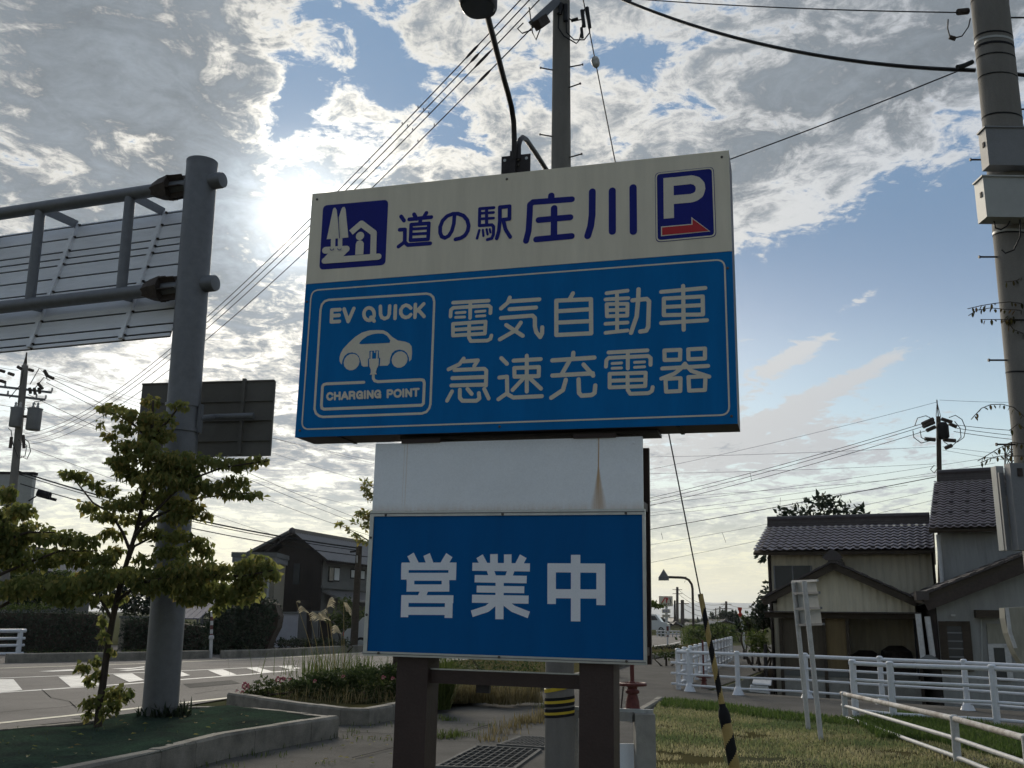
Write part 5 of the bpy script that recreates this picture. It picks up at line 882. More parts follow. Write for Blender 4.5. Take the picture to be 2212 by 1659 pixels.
bx = at(95, 1067, 41.5); tag(MB().tube([bx-V(.25,0,-.05), bx+V(.25,0,-.08)], .17, 10).build('splice_closure', m_black, None, True), 'small black cable splice box hanging on a wire by the left pole', 'splice box')
tag(MB().beam(at(102, 1075, 41.5), at(121, 1080, 41.5), .12, .12).build('splice_closure', m_black), 'flat black terminal bar hanging under the left cables', 'terminal bar')
# far pole at the right and its lines
fp_, fb0, ft0 = upole(2028, 1330, 50, 2027, 900, 'slim brown utility pole with looping leads rising behind the tiled roof', .17, .11, m=m_wood)
MB().tube([ft0, ft0+UP*.9], .03, 6).tube([ft0+V(.12,0,0), ft0+V(.0,0,.75)], .018, 6).tube([ft0+V(-.12,0,0), ft0+V(.0,0,.75)], .018, 6).build('pole_spike', m_rusty, fp_, True)
for l in ([(1976,920),(1982,903),(2000,898),(2014,905)],[(1972,930),(1974,945),(1990,957),(2010,952)],[(1988,930),(1990,945),(2005,953)],[(2050,902),(2064,897),(2078,906),(2086,925),(2082,945),(2068,955)],[(2062,910),(2074,925),(2076,945),(2066,955)],[(2040,955),(2055,965),(2066,955)],[(2018,1005),(2010,1014),(2018,1022),(2026,1010)]):
    MB().tube([at(x, y, 49.8) for x, y in l], .022, 6).build('jumper_lead', m_cable, fp_, True)
for x, y, x2, y2 in [(1992,916,2016,905),(1994,922,2018,912),(2002,930,2020,922),(1998,948,2020,950),(2034,905,2056,912),(2050,915,2066,922),(2038,950,2064,952),(2042,968,2056,962),(2030,922,2042,930)]:
    MB().tube([at(x, y, 49.8), at(x2, y2, 49.8)], .10, 8).build('strain_insulator', m_rusty, fp_, True)
c = at(2038, 948, 49.7); MB().lathe(c, [(.22,0),(.3,.1),(.3,.7),(.2,.85)], 14).build('switch_can', m_black, fp_, True)
gr_ = 'right hand background wires'; lr_ = 'thin dark utility wire strung across the pale sky right of the sign'
hpR = 75
for a, b, Ya, Yb, r_, sg in [((1996,914),(1008,1150),50,75,.02,.6), ((1998,920),(1008,1158),50,75,.02,.6), ((2002,930),(1008,1166),50,75,.02,.6), ((2026,868),(1008,1080),50,75,.012,.5), ((2020,965),(1010,985),50,75,.012,.3), ((2022,1002),(1010,1020),50,75,.012,.3),
    ((2150,1000),(1009,1150),48,75,.012,.3), ((2190,1010),(1009,1090),48,75,.012,.4), ((2022,1030),(1009,1205),50,75,.028,.2), ((1960,1048),(1009,1150),55,75,.012,.2), ((2015,1060),(1009,1230),50,75,.012,.4), ((2018,1080),(1009,1280),50,75,.012,.4), ((2160,985),(1010,1130),48,75,.012,.3),
    ((2030,864),(2330,866),50,50,.012,.1), ((2066,918),(2330,935),50,50,.02,.1), ((2066,925),(2330,950),50,50,.02,.1), ((2060,932),(2330,960),50,50,.02,.1), ((2036,965),(2330,990),50,50,.012,.1), ((2036,972),(2330,1010),50,50,.012,.1), ((2036,1045),(2330,985),50,50,.012,.1)]:
    bgw(a, b, Ya, Yb, r_, sg, lr_, gr_)
for x, y, x2, y2 in [(1620,1020,1624,1040),(1686,1075,1683,1110),(1482,1245,1479,1258),(1560,1150,1568,1172),(1428,1150,1432,1165)]:
    wire('wire_spacer', at(x, y, 60), at(x2, y2, 60), .012, 0, 'short spacer lead hanging between two background wires', 'cable', 'wire spacers', n=3)
# lattice tower far right
lt = thing('lattice_tower', at(2192, 1330, 90)*1., 'rusty steel lattice tower top beside the right pole', 'tower'); ORG[lt] = Vector(lt.location)
b = MB(); w_ = 14*mpp(at(2195, 1000, 90)); tc0 = at(2195, 1330, 90); tc0.z = 0; tt = at(2192, 958, 90)
cor = [Vector((sx_*w_, sy_*w_, 0)) for sx_ in (-1, 1) for sy_ in (-1, 1)]
lt.location = tc0; ORG[lt] = tc0.copy()
for c in cor: MB().tube([tc0+c*1.4, tt+c], .07, 6).build('leg', m_rusty, lt)
n_ = 16; br_ = MB()
for i in range(n_):
    for (i0, i1) in ((0, 1), (1, 3), (3, 2), (2, 0)):
        za, zb = i/n_, (i+1)/n_; ka, kb = 1.4-.4*za, 1.4-.4*zb; br_.tube([tc0.lerp(tt, za)+cor[i0]*ka, tc0.lerp(tt, zb)+cor[i1]*kb], .045, 4); br_.tube([tc0.lerp(tt, za)+cor[i1]*ka, tc0.lerp(tt, zb)+cor[i0]*kb], .045, 4); br_.tube([tc0.lerp(tt, zb)+cor[i0]*kb, tc0.lerp(tt, zb)+cor[i1]*kb], .045, 4)
br_.build('lattice_bracing', m_rusty, lt)
# ------------------------------------------------------------------ fences
def fence(name, label, posts, heights, rails, m_post, m_rail, rp=.045, rr=.026, flare=False, ext=(.1, .1), m_top=None, toprr=None, group=None, stub=0.):
    b0 = Vector(posts[0]); t = thing(name, b0, label, 'fence', group); hs_ = heights if isinstance(heights, (list, tuple)) else [heights]*len(posts)
    for p, h in zip(posts, hs_):
        p = Vector(p); po = MB().tube([p-UP*.05, p+UP*h], rp, 14).build('post', m_post, t, True)
        MB().lathe(p+UP*h, [(rp*1.08, -.02), (rp*1.08, .0), (rp*.7, .016), (.005, .02)], 14).build('post_cap', m_post, po, True)
        if flare: MB().lathe(p+UP*0, [(rp*2.6, -.01), (rp*2.4, .01), (rp*1.02, .17)], 14).build('post_foot', m_post, po, True)
    d0 = (Vector(posts[1])-Vector(posts[0])).normalized(); d1 = (Vector(posts[-1])-Vector(posts[-2])).normalized()
    for k, f in enumerate(rails):
        pts = [Vector(p)+UP*h*f for p, h in zip(posts, hs_)]; pts = [pts[0]-d0*ext[0]]+pts+[pts[-1]+d1*ext[1]]
        MB().tube(pts, (toprr or rr) if k == 0 else rr, 12).build('rail', (m_top or m_rail) if k == 0 else m_rail, t, True)
    return t
pa = W3([(1490,1493),(1595,1501),(1744,1508),(1907,1521),(2091,1534),(2330,1556)])
fence('pipe_fence', 'long white pipe fence with four rails in front of the sunken house yard', pa, .87, (.94, .66, .40, .14), m_whiterail, m_whiterail, .052, .024, True, (.3, .3), toprr=.036)
pb = W3([(1849,1549),(1931,1558),(2155,1571),(2340,1588)])
fence('pipe_fence', 'white pipe fence section starting right of the twin-post sign, nearer than the long one', pb, .9, (.95, .66, .40, .12), m_whiterail, m_whiterail, .055, .026, False, (.06, .3), toprr=.036)
pc = W3([(1827,1556),(2069,1648),(2230,1718)])
fence('low_fence', 'low fence with a rusty flaking top rail in the right foreground', pc, [.42, .50, .52], (.95, .52, .12), m_whitepost, m_whitepost, .045, .026, False, (.15, .3), m_rustrail, .034)
pd0, pd1 = gz(1466, 1489), gz(1581, 1427); pd = [pd0.lerp(pd1, i/13) for i in range(14)]
fd = fence('pipe_fence', 'white pipe fence with closely set posts running away along the footpath', pd, .87, (.94, .66, .40, .14), m_whiterail, m_whiterail, .055, .03, False, (.18, .1))
dd = (pd1-pd0).normalized(); sd = Vector((-dd.y, dd.x, 0))
for p in pd:
    for f in (.66, .40, .14): MB().tube([p+UP*.87*f, p+UP*.87*f+sd*.15-dd*.08], .026, 8).build('rail_stub', m_whiterail, fd, True)
# fence on the far left across the road
pe = W3([(38.6,1413),(-60,1416),(-160,1419)])
fence('pipe_fence', 'white rail fence end across the road at the left edge', pe, [.86]*3, (.95, .64, .36, .03), m_whiterail, m_whiterail, .09, .05, False, (.2, .1), toprr=.07)
# ------------------------------------------------------------------ twin-post sign seen from behind
s1, s2 = gz(1747, 1578), gz(1774, 1599); YS = 14.4; s1 = at(1747, 1578, s1.y); s2 = at(1774, 1599, s2.y)
ts = thing('twin_post_sign', (s1+s2)/2, 'small sign with three stacked plates on two white posts, seen from behind', 'sign')
t1, t2 = at(1714, 1256, s1.y), at(1737, 1255, s2.y)
for a, b_ in ((s1, t1), (s2, t2)): MB().tube([a-UP*.05, b_], .035, 12).build('post', m_whitepost, ts, True)
ax = (t2-t1).lerp(s2-s1, .1)
for (ya, yb, xa, xb, ya2) in [(1255,1281,1716,1762,0), (1284,1314,1718,1766,0), (1319,1351,1722,1772,0)]:
    p0, p1, p2, p3 = at(xa, ya, s1.y+.06), at(xb, ya-2, s2.y+.3), at(xb+4, yb, s2.y+.3), at(xa+4, yb+2, s1.y+.06)
    MB().prism([p0, p1, p2, p3], Vector((0, .012, 0))).build('plate', m_boxlight, ts)
for y, x in [(1256,1712),(1282,1716),(1315,1720),(1350,1725)]:
    MB().beam(at(x, y, s1.y-.05), at(x+54, y-2, s2.y+.2), .03, .03).build('cross_bar', m_galv if y > 1260 else m_whitepost, ts)
# ------------------------------------------------------------------ sluice gates
def sluice(name, label, p, zb, zw, zt, rw, scale=1.):
    t = thing(name, p, label, 'sluice gate'); k = scale
    MB().lathe(p+UP*zb, [(.10*k,0),(.10*k,.012),(.075*k,.02),(.068*k,(zw-zb)*.35),(.05*k,(zw-zb)*.62),(.072*k,(zw-zb)*.66),(.072*k,(zw-zb)*.76),(.05*k,(zw-zb)*.82),(.055*k,(zw-zb)*.97)], 16).build('pedestal', m_redpaint, t, True)
    wh = MB(); n_ = 28; wh.tube([p+UP*zw+Vector((math.cos(6.2832*i/n_)*rw, math.sin(6.2832*i/n_)*rw, 0)) for i in range(n_+1)], .014*k+.003, 8)
    for i in range(5): wh.tube([p+UP*zw, p+UP*zw+Vector((math.cos(6.2832*i/5)*rw, math.sin(6.2832*i/5)*rw, 0))], .012*k, 6)
    wh.lathe(p+UP*(zw-.03), [(.04*k,0),(.045*k,.03),(.03*k,.06)], 12); wh.build('handwheel', m_redpaint, t, True)
    MB().tube([p+UP*zb, p+UP*zt], .022*k, 10).build('stem', m_redpaint, t, True); return t
pv = at(1366.7, 1534, 10.6); zf = pv.z; pv = Vector((pv.x, pv.y, 0))
zwh = at(1366.7, 1478, 10.6).z
sl = sluice('sluice_gate', 'red iron sluice gate handwheel on a concrete frame right of the sign post', pv, zf, zwh, zwh+.75, 28*mpp(at(1367, 1478, 10.6)))
cA = at(1372, 1542, 10.35); cB = at(1414, 1542, 10.35)
MB().box(cA.x, cB.x, 10.30, 10.52, -.1, cA.z).build('concrete_column', m_concrete, sl)
MB().box(cA.x-.75, cA.x-.55, 10.62, 10.84, -.1, cA.z+.02).build('concrete_column', m_concrete, sl)
MB().beam(V(cA.x-.6, 10.78, cA.z-.035), V(cA.x-.002, 10.42, cA.z-.035), .10, .09).build('concrete_lintel', m_concrete, sl)
for o_ in (0, .09): MB().beam(V(cA.x-.62+o_, 10.62+.02, cA.z+.02), V(cB.x-.08+o_*.8, 10.42-.02, cA.z+.02), .035, .035).build('steel_channel', m_boxlight, sl)
MB().box(cA.x-.42, cA.x-.003, 10.48, 10.50, .05, cA.z-.30).build('gate_leaf', m_blank, sl)
MB().lathe(pv+V(-.15, -.08, zf), [(.012, 0), (.012, .012)], 8).tube([pv+V(-.13,-.08,zf), pv+V(-.10,-.06,zwh-.02)], .008, 6).build('chain_hook', m_rusty, sl)
p2 = gz(1521, 1490, -.0); p2 = at(1521, 1487, 23.4); zb2 = p2.z; p2 = Vector((p2.x, p2.y, 0)); zt2 = at(1517, 1383, 23.4).z; zw2 = at(1521, 1462, 23.4).z
sluice('sluice_gate', 'smaller red sluice gate with tall stem behind the white fence', p2, max(0, zb2), zw2, zt2, 15*mpp(p2), 1.0)
# drain gratings in the footpath
def grate(name, label, c, nb, nc):
    P = [gz(*q, .012) for q in c]; t = thing(name, (P[0]+P[2])/2, label, 'drain grate'); 
    for k, (a, b_) in enumerate(((0, 1), (1, 2), (2, 3), (3, 0))): MB().beam(P[a]+UP*.004*(k % 2), P[b_]+UP*.004*(k % 2), .04, .03).build('frame_bar', m_grate, t)
    for i in range(1, nb): MB().beam(P[0].lerp(P[1], i/nb)+UP*.002, P[3].lerp(P[2], i/nb)+UP*.002, .016, .026).build('bar', m_grate, t)
    for i in range(1, nc): MB().beam(P[0].lerp(P[3], i/nc)+UP*.006, P[1].lerp(P[2], i/nc)+UP*.006, .012, .022).build('cross_rod', m_grate, t)
    b = MB(); b.poly([p-UP*.008 for p in P]); b.build('drain_void', m_dark, t)
grate('drain_grate', 'near steel drain grate with square mesh between the sign posts', [(940,1658),(1030,1613),(1167,1621),(1110,1662)], 8, 9)
grate('drain_grate', 'second steel drain grate with slanting bars just behind the near one', [(1076,1610),(1126,1592),(1252,1598),(1215,1619)], 3, 16)

# ------------------------------------------------------------------ houses on the right
def level(*ps):
    z = sum(p.z for p in ps)/len(ps)
    for p in ps: p.z = z
def corr(b, a, c, z0, ztop, pitch=.09, dep=.018, out=None):
    """vertical ribbed sheet from a to c; ztop is a height or a function of 0..1"""
    a = Vector((a[0], a[1], 0)); c = Vector((c[0], c[1], 0)); l = (c-a).length; n_ = max(2, int(l/pitch*2)); d = (c-a)/l; o = out or Vector((d.y, -d.x, 0))
    f = ztop if callable(ztop) else (lambda t: ztop); lo, hi = [], []
    for i in range(n_+1):
        t = i/n_; p = a+(c-a)*t+o*(dep if (i % 4) in (1, 2) else 0); lo.append(p+UP*z0); hi.append(p+UP*max(z0+.01, f(t)))
    b.add(lo+hi, [(i, i+1, n_+2+i, n_+1+i) for i in range(n_)]); return b
def tile_mesh(w_, l_, m_):
    xs = np.linspace(0, 1, 9); prof = [.055*math.sin(x*math.pi*1.35)**2 if x < .74 else .055*math.sin(.74*math.pi*1.35)**2+ (x-.74)*.10 for x in xs]
    prof = [w_*.20*(.5+.5*math.cos(2*math.pi*(x-.05)))*1.0 for x in xs]; vs = []
    for y, dz in ((0, .055), (l_*1.1, .0)): vs += [(x*w_*1.02, y, p+dz) for x, p in zip(xs, prof)]
    vs += [(x*w_*1.02, 0, p+.040) for x, p in zip(xs, prof)]
    k = len(xs); fs = [(i, i+1, k+i+1, k+i) for i in range(k-1)]+[(2*k+i, 2*k+i+1, i+1, i) for i in range(k-1)]
    return rawmesh('roof_tile', vs, fs, m_, True)
def tiled_roof(parent, e0, e1, r0_, r1_, cols, rows, name='roof', snow=()):
    """roof slope with single tiles from the eave e0-e1 up to the ridge r0-r1"""
    ex = (e1-e0); sl = (r0_+r1_)/2-(e0+e1)/2; w_ = ex.length/cols; sl = sl-ex.normalized()*sl.dot(ex.normalized()); l_ = sl.length/rows; nrm = ex.cross(sl).normalized()
    rf = MB().frame(e0-nrm*.09, ex, sl, nrm*.085).build(name, m_wood, parent)
    me = tile_mesh(w_, l_, m_tile); X_, Y_ = ex.normalized(), sl.normalized(); M0 = Matrix(((X_.x, Y_.x, nrm.x, 0), (X_.y, Y_.y, nrm.y, 0), (X_.z, Y_.z, nrm.z, 0), (0, 0, 0, 1)))
    for j in range(rows):
        for i in range(cols):
            piece('roof_tile', me, rf, Matrix.Translation(e0+ex*(i/cols)+sl*(j/rows)+nrm*(.012+random.uniform(0, .006))) @ M0)
    for (i, j) in snow:
        p = e0+ex*((i+.5)/cols)+sl*((j+.35)/rows)+nrm*.08; MB().beam(p-X_*w_*.3, p+X_*w_*.3, .03, .10, nrm).build('snow_guard', m_tileend, rf)
    rt, rb = r0_-X_*.05, r1_+X_*.05; rd = MB(); 
    for k in range(3): rd.beam(rt+UP*(.05+.075*k), rb+UP*(.05+.075*k), .30-.05*k, .07)
    rd.tube([rt+UP*.30, rb+UP*.30], .10, 10); rd.build('ridge', m_tileend, rf)
    MB().frame(r0_-nrm*.09, ex, Vector((-sl.x, -sl.y, 0))*-1+UP*-sl.z, -nrm*.0+UP*.07).build('rear_slope', m_tile, rf)
    return rf
YH = -.85
hL, hR = at(1661, 1300, 31.6), at(2017, 1300, 29.6); eL, eR = at(1627, 1194, 31), at(2019, 1188, 29); level(eL, eR); rL, rR = at(1662, 1141, 34.0), at(2006, 1133, 32.0); level(rL, rR)
hx = (eR-eL); hx.z = 0; hx.normalize(); hn = Vector((-hx.y, hx.x, 0))
ho = thing('tiled_house', Vector((hL.x, hL.y, YH)), 'old two-tier house with brown pantile roof and a gabled front wing, right of the fence', 'house')
tiled_roof(ho, eL, eR, rL, rR, 23, 9, 'upper_roof', [(i, 0) for i in range(1, 23, 2)])
wL = eL+hn*.55+hx*.45; wR = eR+hn*.55-hx*.1
b = MB(); corr(b, wL, wR, YH, eL.z-.02, .10, .014); b.build('upper_wall', m_siding, ho)
MB().frame(Vector((wL.x, wL.y, YH))+hn*.03, hn*4.2, -hx*.08, UP*(eL.z-YH-.05)).build('side_wall', m_wood, ho)
MB().frame(Vector((wR.x, wR.y, YH))+hn*.03, hn*4.2, hx*.08, UP*(eL.z-YH-.05)).build('side_wall', m_wood, ho)
MB().frame(Vector((wL.x, wL.y, YH))+hn*4.2, hx*(wR-wL).length, hn*.08, UP*(eL.z-YH-.05)).build('rear_wall', m_sidinggrey, ho)
MB().tube([Vector((wL.x, wL.y, eL.z-.1))-hx*.05-hn*.05, Vector((wL.x, wL.y, YH))-hx*.05-hn*.05], .045, 8).build('downpipe', m_rusty, ho, True)
wn0, wn1 = at(1665, 1272, wL.y-.06), at(1742, 1222, wL.y-.4)
wn = MB().frame(wL+hx*.08-hn*.06+UP*(wn0.z-wL.z), hx*1.15, hn*.05, UP*(wn1.z-wn0.z)).build('window', m_glass, ho)
for f_ in (0, .5, 1): MB().frame(wL+hx*(.08+1.11*f_)-hn*.075+UP*(wn0.z-wL.z), hx*.04, hn*.02, UP*(wn1.z-wn0.z)).build('window_frame', m_boxgrey, wn)
# front wing: gable towards the camera
gA_, gl_, gr_p = at(1800.5, 1213, 28.2), at(1643, 1294, 28.8), at(1985, 1294, 27.2); level(gl_, gr_p)
gx = (gr_p-gl_); gx.z = 0; gw = gx.length; gx.normalize(); gn_ = Vector((-gx.y, gx.x, 0)); apf = (gA_-gl_).dot(gx)/gw; ap = gl_+gx*gw*apf; ap.z = gA_.z
for s, a in ((-1, gl_), (1, gr_p)):
    sv = ap-a; nv = sv.cross(gn_*(-s)).normalized(); nv = nv if nv.z > 0 else -nv
    fr = MB().frame(a-nv*.10, sv, gn_*3.2, nv*.07).build('wing_roof', m_wood, ho)
    kk = 12
    for i in range(kk): q = a+sv*(i/kk)-nv*.02; MB().frame(q+nv*.0-gn_*.04, sv/kk*.98, gn_*3.2, nv*(.045+.012*(i % 2))).build('tile_course', m_tileend, fr)
    MB().frame(a-nv*.22-gn_*.03, sv, gn_*.04, nv*.13).build('bargeboard', m_wood, fr)
MB().beam(ap+UP*.02-gn_*.08, ap+UP*.02+gn_*3.2, .26, .16).beam(ap+UP*.14-gn_*.1, ap+UP*.14+gn_*3.2, .16, .10).build('wing_ridge', m_tileend, ho)
MB().prism([ap-gn_*.14+UP*.02-gx*.18, ap-gn_*.14+UP*.10-gx*.28, ap-gn_*.14+UP*.24-gx*.14, ap-gn_*.14+UP*.34, ap-gn_*.14+UP*.24+gx*.14, ap-gn_*.14+UP*.10+gx*.28, ap-gn_*.14+UP*.02+gx*.18], gn_*.06).build('ridge_end_tile', m_tileend, ho)
gw0 = gl_+gn_*.30+gx*.42; gw1 = gr_p+gn_*.30-gx*.12; lw = (gw1-gw0).length; zb_ = at(1800, 1324, gw0.y-.7).z
def gtop(t):
    u = (gx*(.42)+gx*lw*t).length/gw; return gl_.z-.1+(ap.z-gl_.z)*(u/apf if u < apf else (1-u)/(1-apf))
b = MB(); corr(b, gw0, gw1, zb_, gtop, .10, .014); b.build('gable_wall', m_siding, ho)
zl_ = at(1800, 1336, gw0.y-.7).z
MB().frame(Vector((gw0.x, gw0.y, zl_))-gn_*.10-gx*.35, gx*(lw+.5), gn_*.14, UP*(zb_-zl_-.003)).build('lintel_beam', m_wood, ho)
MB().frame(Vector((gw0.x, gw0.y, zb_+.003))-gn_*.30-gx*.35, gx*(lw+.5), gn_*.30, UP*.03).build('pent_eave', m_tileend, ho)
for f_ in (.62, .80): MB().frame(gw0+gx*lw*f_+UP*(gtop(f_)-gw0.z-.12)-gn_*.3, gx*.14, gn_*.3, UP*.09).build('purlin_end', m_wood, ho)
zc_ = at(1800, 1450, gw0.y-.5).z
def panel(n_, x0, x1, m_, dep=.05): 
    f0, f1 = (x0-1661)/(1987-1661), (x1-1661)/(1987-1661); MB().frame(Vector((gw0.x, gw0.y, zc_))+gx*lw*f0+gn_*dep, gx*lw*(f1-f0), gn_*.04, UP*(zl_-zc_-.004)).build(n_, m_, ho)
panel('door_panel', 1666, 1713, m_shutter, .06); panel('door_panel', 1714, 1767, m_shutter, .10); panel('door_panel', 1768, 1823, m_shutter2, .06)
for x in (1662, 1767.6, 1824, 1986): 
    f0 = (x-1661)/(1987-1661); MB().frame(Vector((gw0.x, gw0.y, YH))+gx*lw*f0-gn_*.02, gx*.09, gn_*.12, UP*(zl_-YH-.006)).build('post', m_wood, ho)
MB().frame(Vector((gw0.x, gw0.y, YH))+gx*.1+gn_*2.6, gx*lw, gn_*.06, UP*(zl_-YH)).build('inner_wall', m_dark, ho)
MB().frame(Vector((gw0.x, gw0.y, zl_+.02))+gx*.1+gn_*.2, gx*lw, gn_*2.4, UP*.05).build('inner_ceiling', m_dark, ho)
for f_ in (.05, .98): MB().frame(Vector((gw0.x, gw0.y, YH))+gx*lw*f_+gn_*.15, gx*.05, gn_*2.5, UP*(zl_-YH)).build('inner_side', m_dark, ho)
for x, y in ((1870,1405),(1935,1395),(1850,1440),(1905,1440)):      # heap of dark red things stored in the open bay
    p = at(x, y, gw0.y+.9); MB().lathe(Vector((p.x, p.y, YH+.4)), [(.5,0),(.55,.3),(.42,p.z-YH-.55),(.2,p.z-YH-.4)], 12).build('stored_sack', m_rusty if y < 1410 else m_wood, ho, True)
MB().frame(Vector((gw0.x, gw0.y, YH))+gn_*.02+gx*.05, gx*(lw-.05), gn_*.18, UP*(at(1800, 1463, gw0.y-.5).z-YH)).build('concrete_footing', m_concrete, ho)
MB().frame(Vector((gw0.x, gw0.y, at(1800, 1463, gw0.y-.5).z+.004))+gx*.1+gn_*.0, gx*(lw-.15), gn_*.12, UP*(zc_-at(1800, 1463, gw0.y-.5).z-.008)).build('sill_wall', m_greywall, ho)
# taller neighbour to the right
e2, e3 = at(2006, 1143, 27.6), at(2172, 1143, 26.7); level(e2, e3); r2, r3 = at(2031, 1041, 30.4), at(2160, 1038, 29.6); level(r2, r3)
x2 = (e3-e2); x2.z = 0; x2.normalize(); n2 = Vector((-x2.y, x2.x, 0))
h2 = thing('tall_house', Vector((e2.x, e2.y, YH)), 'grey-sided tall house with steep pantile roof behind the right cabinets', 'house')
tiled_roof(h2, e2, e3, r2, r3, 9, 19, 'steep_roof', [(i, j) for j in (0, 5, 9, 13) for i in range(0, 9, 2 if j else 1)])
b = MB(); corr(b, e2+n2*.5+x2*.25, e3+n2*.5+x2*2.5, YH, e2.z-.03, .42, .02); b.build('front_wall', m_sidinggrey, h2)
MB().frame(Vector((e2.x, e2.y, YH))+n2*.55+x2*.23, n2*4, -x2*.06, UP*(e2.z-YH-.06)).build('side_wall', m_darkwall, h2)
MB().tube([e2+n2*.4+x2*.2-UP*.1, Vector((e2.x, e2.y, 1.))+n2*.4+x2*.2], .06, 8).build('downpipe', m_whitepost, h2, True)
# lean-to with a raking roof edge
la_, lb_ = at(1988, 1285, 25.6), at(2330, 1150, 24.6); h3 = thing('lean_to_shed', Vector((la_.x, la_.y, YH)), 'grey panelled lean-to with a raking brown roof edge and narrow door at right', 'shed')
x3 = Vector((lb_.x-la_.x, lb_.y-la_.y, 0)); L3 = x3.length; x3.normalize(); n3 = Vector((-x3.y, x3.x, 0)); sv = lb_-la_
sn = sv.cross(n3).normalized(); sn = sn if sn.z > 0 else -sn
lr = MB().frame(la_-sn*.20, sv, n3*4, sn*.16).build('roof', m_wood, h3)
for i in range(22): MB().frame(la_-sn*.03+sv*(i/22)-n3*.03, sv/22*.97, n3*4, sn*(.05+.02*(i % 2))).build('tile_course', m_tileend, lr)
MB().frame(la_-sn*.42-n3*.02, sv, n3*.05, sn*.25).build('bargeboard', m_rusty, lr)
MB().frame(la_-sn*.14-n3*.1-x3*.16, x3*.3, n3*.5, UP*.22).build('eave_end_tile', m_tileend, lr)
a3 = la_+n3*.35+x3*.40; b = MB(); corr(b, a3, a3+x3*(L3-.3), YH, lambda t: la_.z-.15+(lb_.z-la_.z)*t, .36, .015); b.build('front_wall', m_sidinggrey, h3)
MB().frame(Vector((a3.x, a3.y, YH))+n3*.02-x3*.03, n3*3.6, x3*.03, UP*(la_.z-YH-.2)).build('side_wall', m_darkwall, h3)
def onw(x, y, dep=-.03): 
    p = at(x, y, a3.y); v = ray(x, y); t_ = ((a3+n3*dep-CAMP).dot(n3))/v.dot(n3); return CAMP+v*t_
def wallrect(n_, x0, y0, x1, y1, m_, par, dep=-.05, th=.03):
    p = onw(x0, y1, dep); q = onw(x1, y0, dep); o = MB().frame(p, x3*((q-p).dot(x3)), n3*th, UP*(q.z-p.z)); return o.build(n_, m_, par)
dr = wallrect('door', 2044, 1352, 2086, 1450, m_glass, h3, -.05)
for r_ in ((2036,1342,2044,1450), (2086,1342,2095,1450), (2044,1342,2086,1352)): wallrect('door_frame', *r_, m_wood, dr, -.07, .05)
for y in (1366, 1384, 1400, 1418): wallrect('door_rail', 2044, y, 2086, y+2, m_boxgrey, dr, -.06, .01)
wallrect('stained_board', 2135, 1347, 2174, 1390, m_tank, h3, -.06); sw = wallrect('sash', 2142, 1392, 2182, 1470, m_glass, h3, -.06)
for r_ in ((2141,1391,2145,1470), (2177,1391,2182,1470), (2145,1391,2177,1399)): wallrect('sash_frame', *r_, m_whitepost, sw, -.08, .02)
wallrect('shelf_hood', 2110, 1318, 2165, 1334, m_wood, h3, -.35, .33); wallrect('wall_lamp', 2055, 1327, 2064, 1331, m_whitepost, h3, -.12, .08)
for x, y0, y1 in ((1983, 1326, 1428), (2003, 1332, 1418)): MB().tube([onw(x, y0, -.5), onw(x+12, y1, -.5)], .07, 10).build('drain_pipe', m_whitepost, h3, True)
MB().lathe(onw(2008, 1440, -.5), [(.3,0),(.34,.1),(.1,.28)], 10).build('drain_pot', m_greywall, h3, True)
for x in (2120, 2165): MB().tube([onw(x, 1336, -.04), onw(x+2, 1440, -.04)], .02, 6).build('conduit', m_boxlight, h3, True)
# meter cabinets fixed to the right pole and a pale shell behind the fences
mc = at(2158, 1190, 7.58); mt_ = at(2158, 1010, 7.58)
mcab = MB().box(mc.x, mc.x+.06, 7.5, 7.58, mc.z, mt_.z).build('meter_cabinet', m_boxlight, rp_); q0 = at(2188, 1190, 7.44); q1 = at(2188, 1004, 7.44)
mdo = MB().box(q0.x, q0.x+.5, 7.35, 7.44, q0.z, q1.z).build('meter_cabinet', m_boxgrey, rp_)
MB().box(q0.x-.04, q0.x-.003, 7.45, 7.47, q0.z+.003, q1.z-.06).build('cabinet_door', m_boxgrey, mdo)
MB().box(q0.x+.05, q0.x+.085, 7.338, 7.349, q1.z-.10, q1.z-.04).build('cabinet_latch', m_rusty, mdo)
hose = [at(2176, 1018+i*4, 7.45) for i in range(14)]; MB().tube(hose, [.011+.003*(i % 2) for i in range(14)], 10).build('corrugated_hose', m_galv, mdo)
sh = [(2169.5,1313),(2330,1306),(2330,1470),(2225,1452),(2212,1440),(2195.6,1414),(2187,1395),(2177.6,1368),(2171,1336)]
tk = MB().prism([at(x, y, 20.2) for x, y in sh], Vector((0, .22, 0))); tko = tk.build('shell_tank', m_tank)
tag(tko, 'pale weathered shell with tapering underside at the right edge', 'tank')
pp = at(2290, 1460, 20.3); MB().box(pp.x-.1, pp.x+.1, 20.23, 20.4, YH, pp.z+.02).build('stand', m_darkmetal, tko)
for dx in (.04, .1): MB().prism([at(x, y, 20.2-.03) for x, y in [(2169.5+dx*60,1313.5),(2173+dx*60,1313),(2180+dx*60,1365),(2192+dx*60,1400),(2188+dx*60,1400),(2176+dx*60,1366)]], Vector((0, .02, 0))).build('edge_band', m_whitepost, tko)
# white boards lying in the sunken yard
for q, lab in (([(1630,1466),(1668,1468),(1666,1481),(1626,1478)], 'upper white board leaning in the ditch behind the fence'), ([(1622,1482),(1660,1484),(1664,1499),(1620,1494)], 'lower white board leaning in the ditch behind the fence')):
    P = [at(x, y, 24.6 - (.5 if y > 1474 else 0)) for x, y in q]; tag(MB().prism(P, Vector((0, .05, .03))).build('white_board', m_whitepost), lab, 'board')
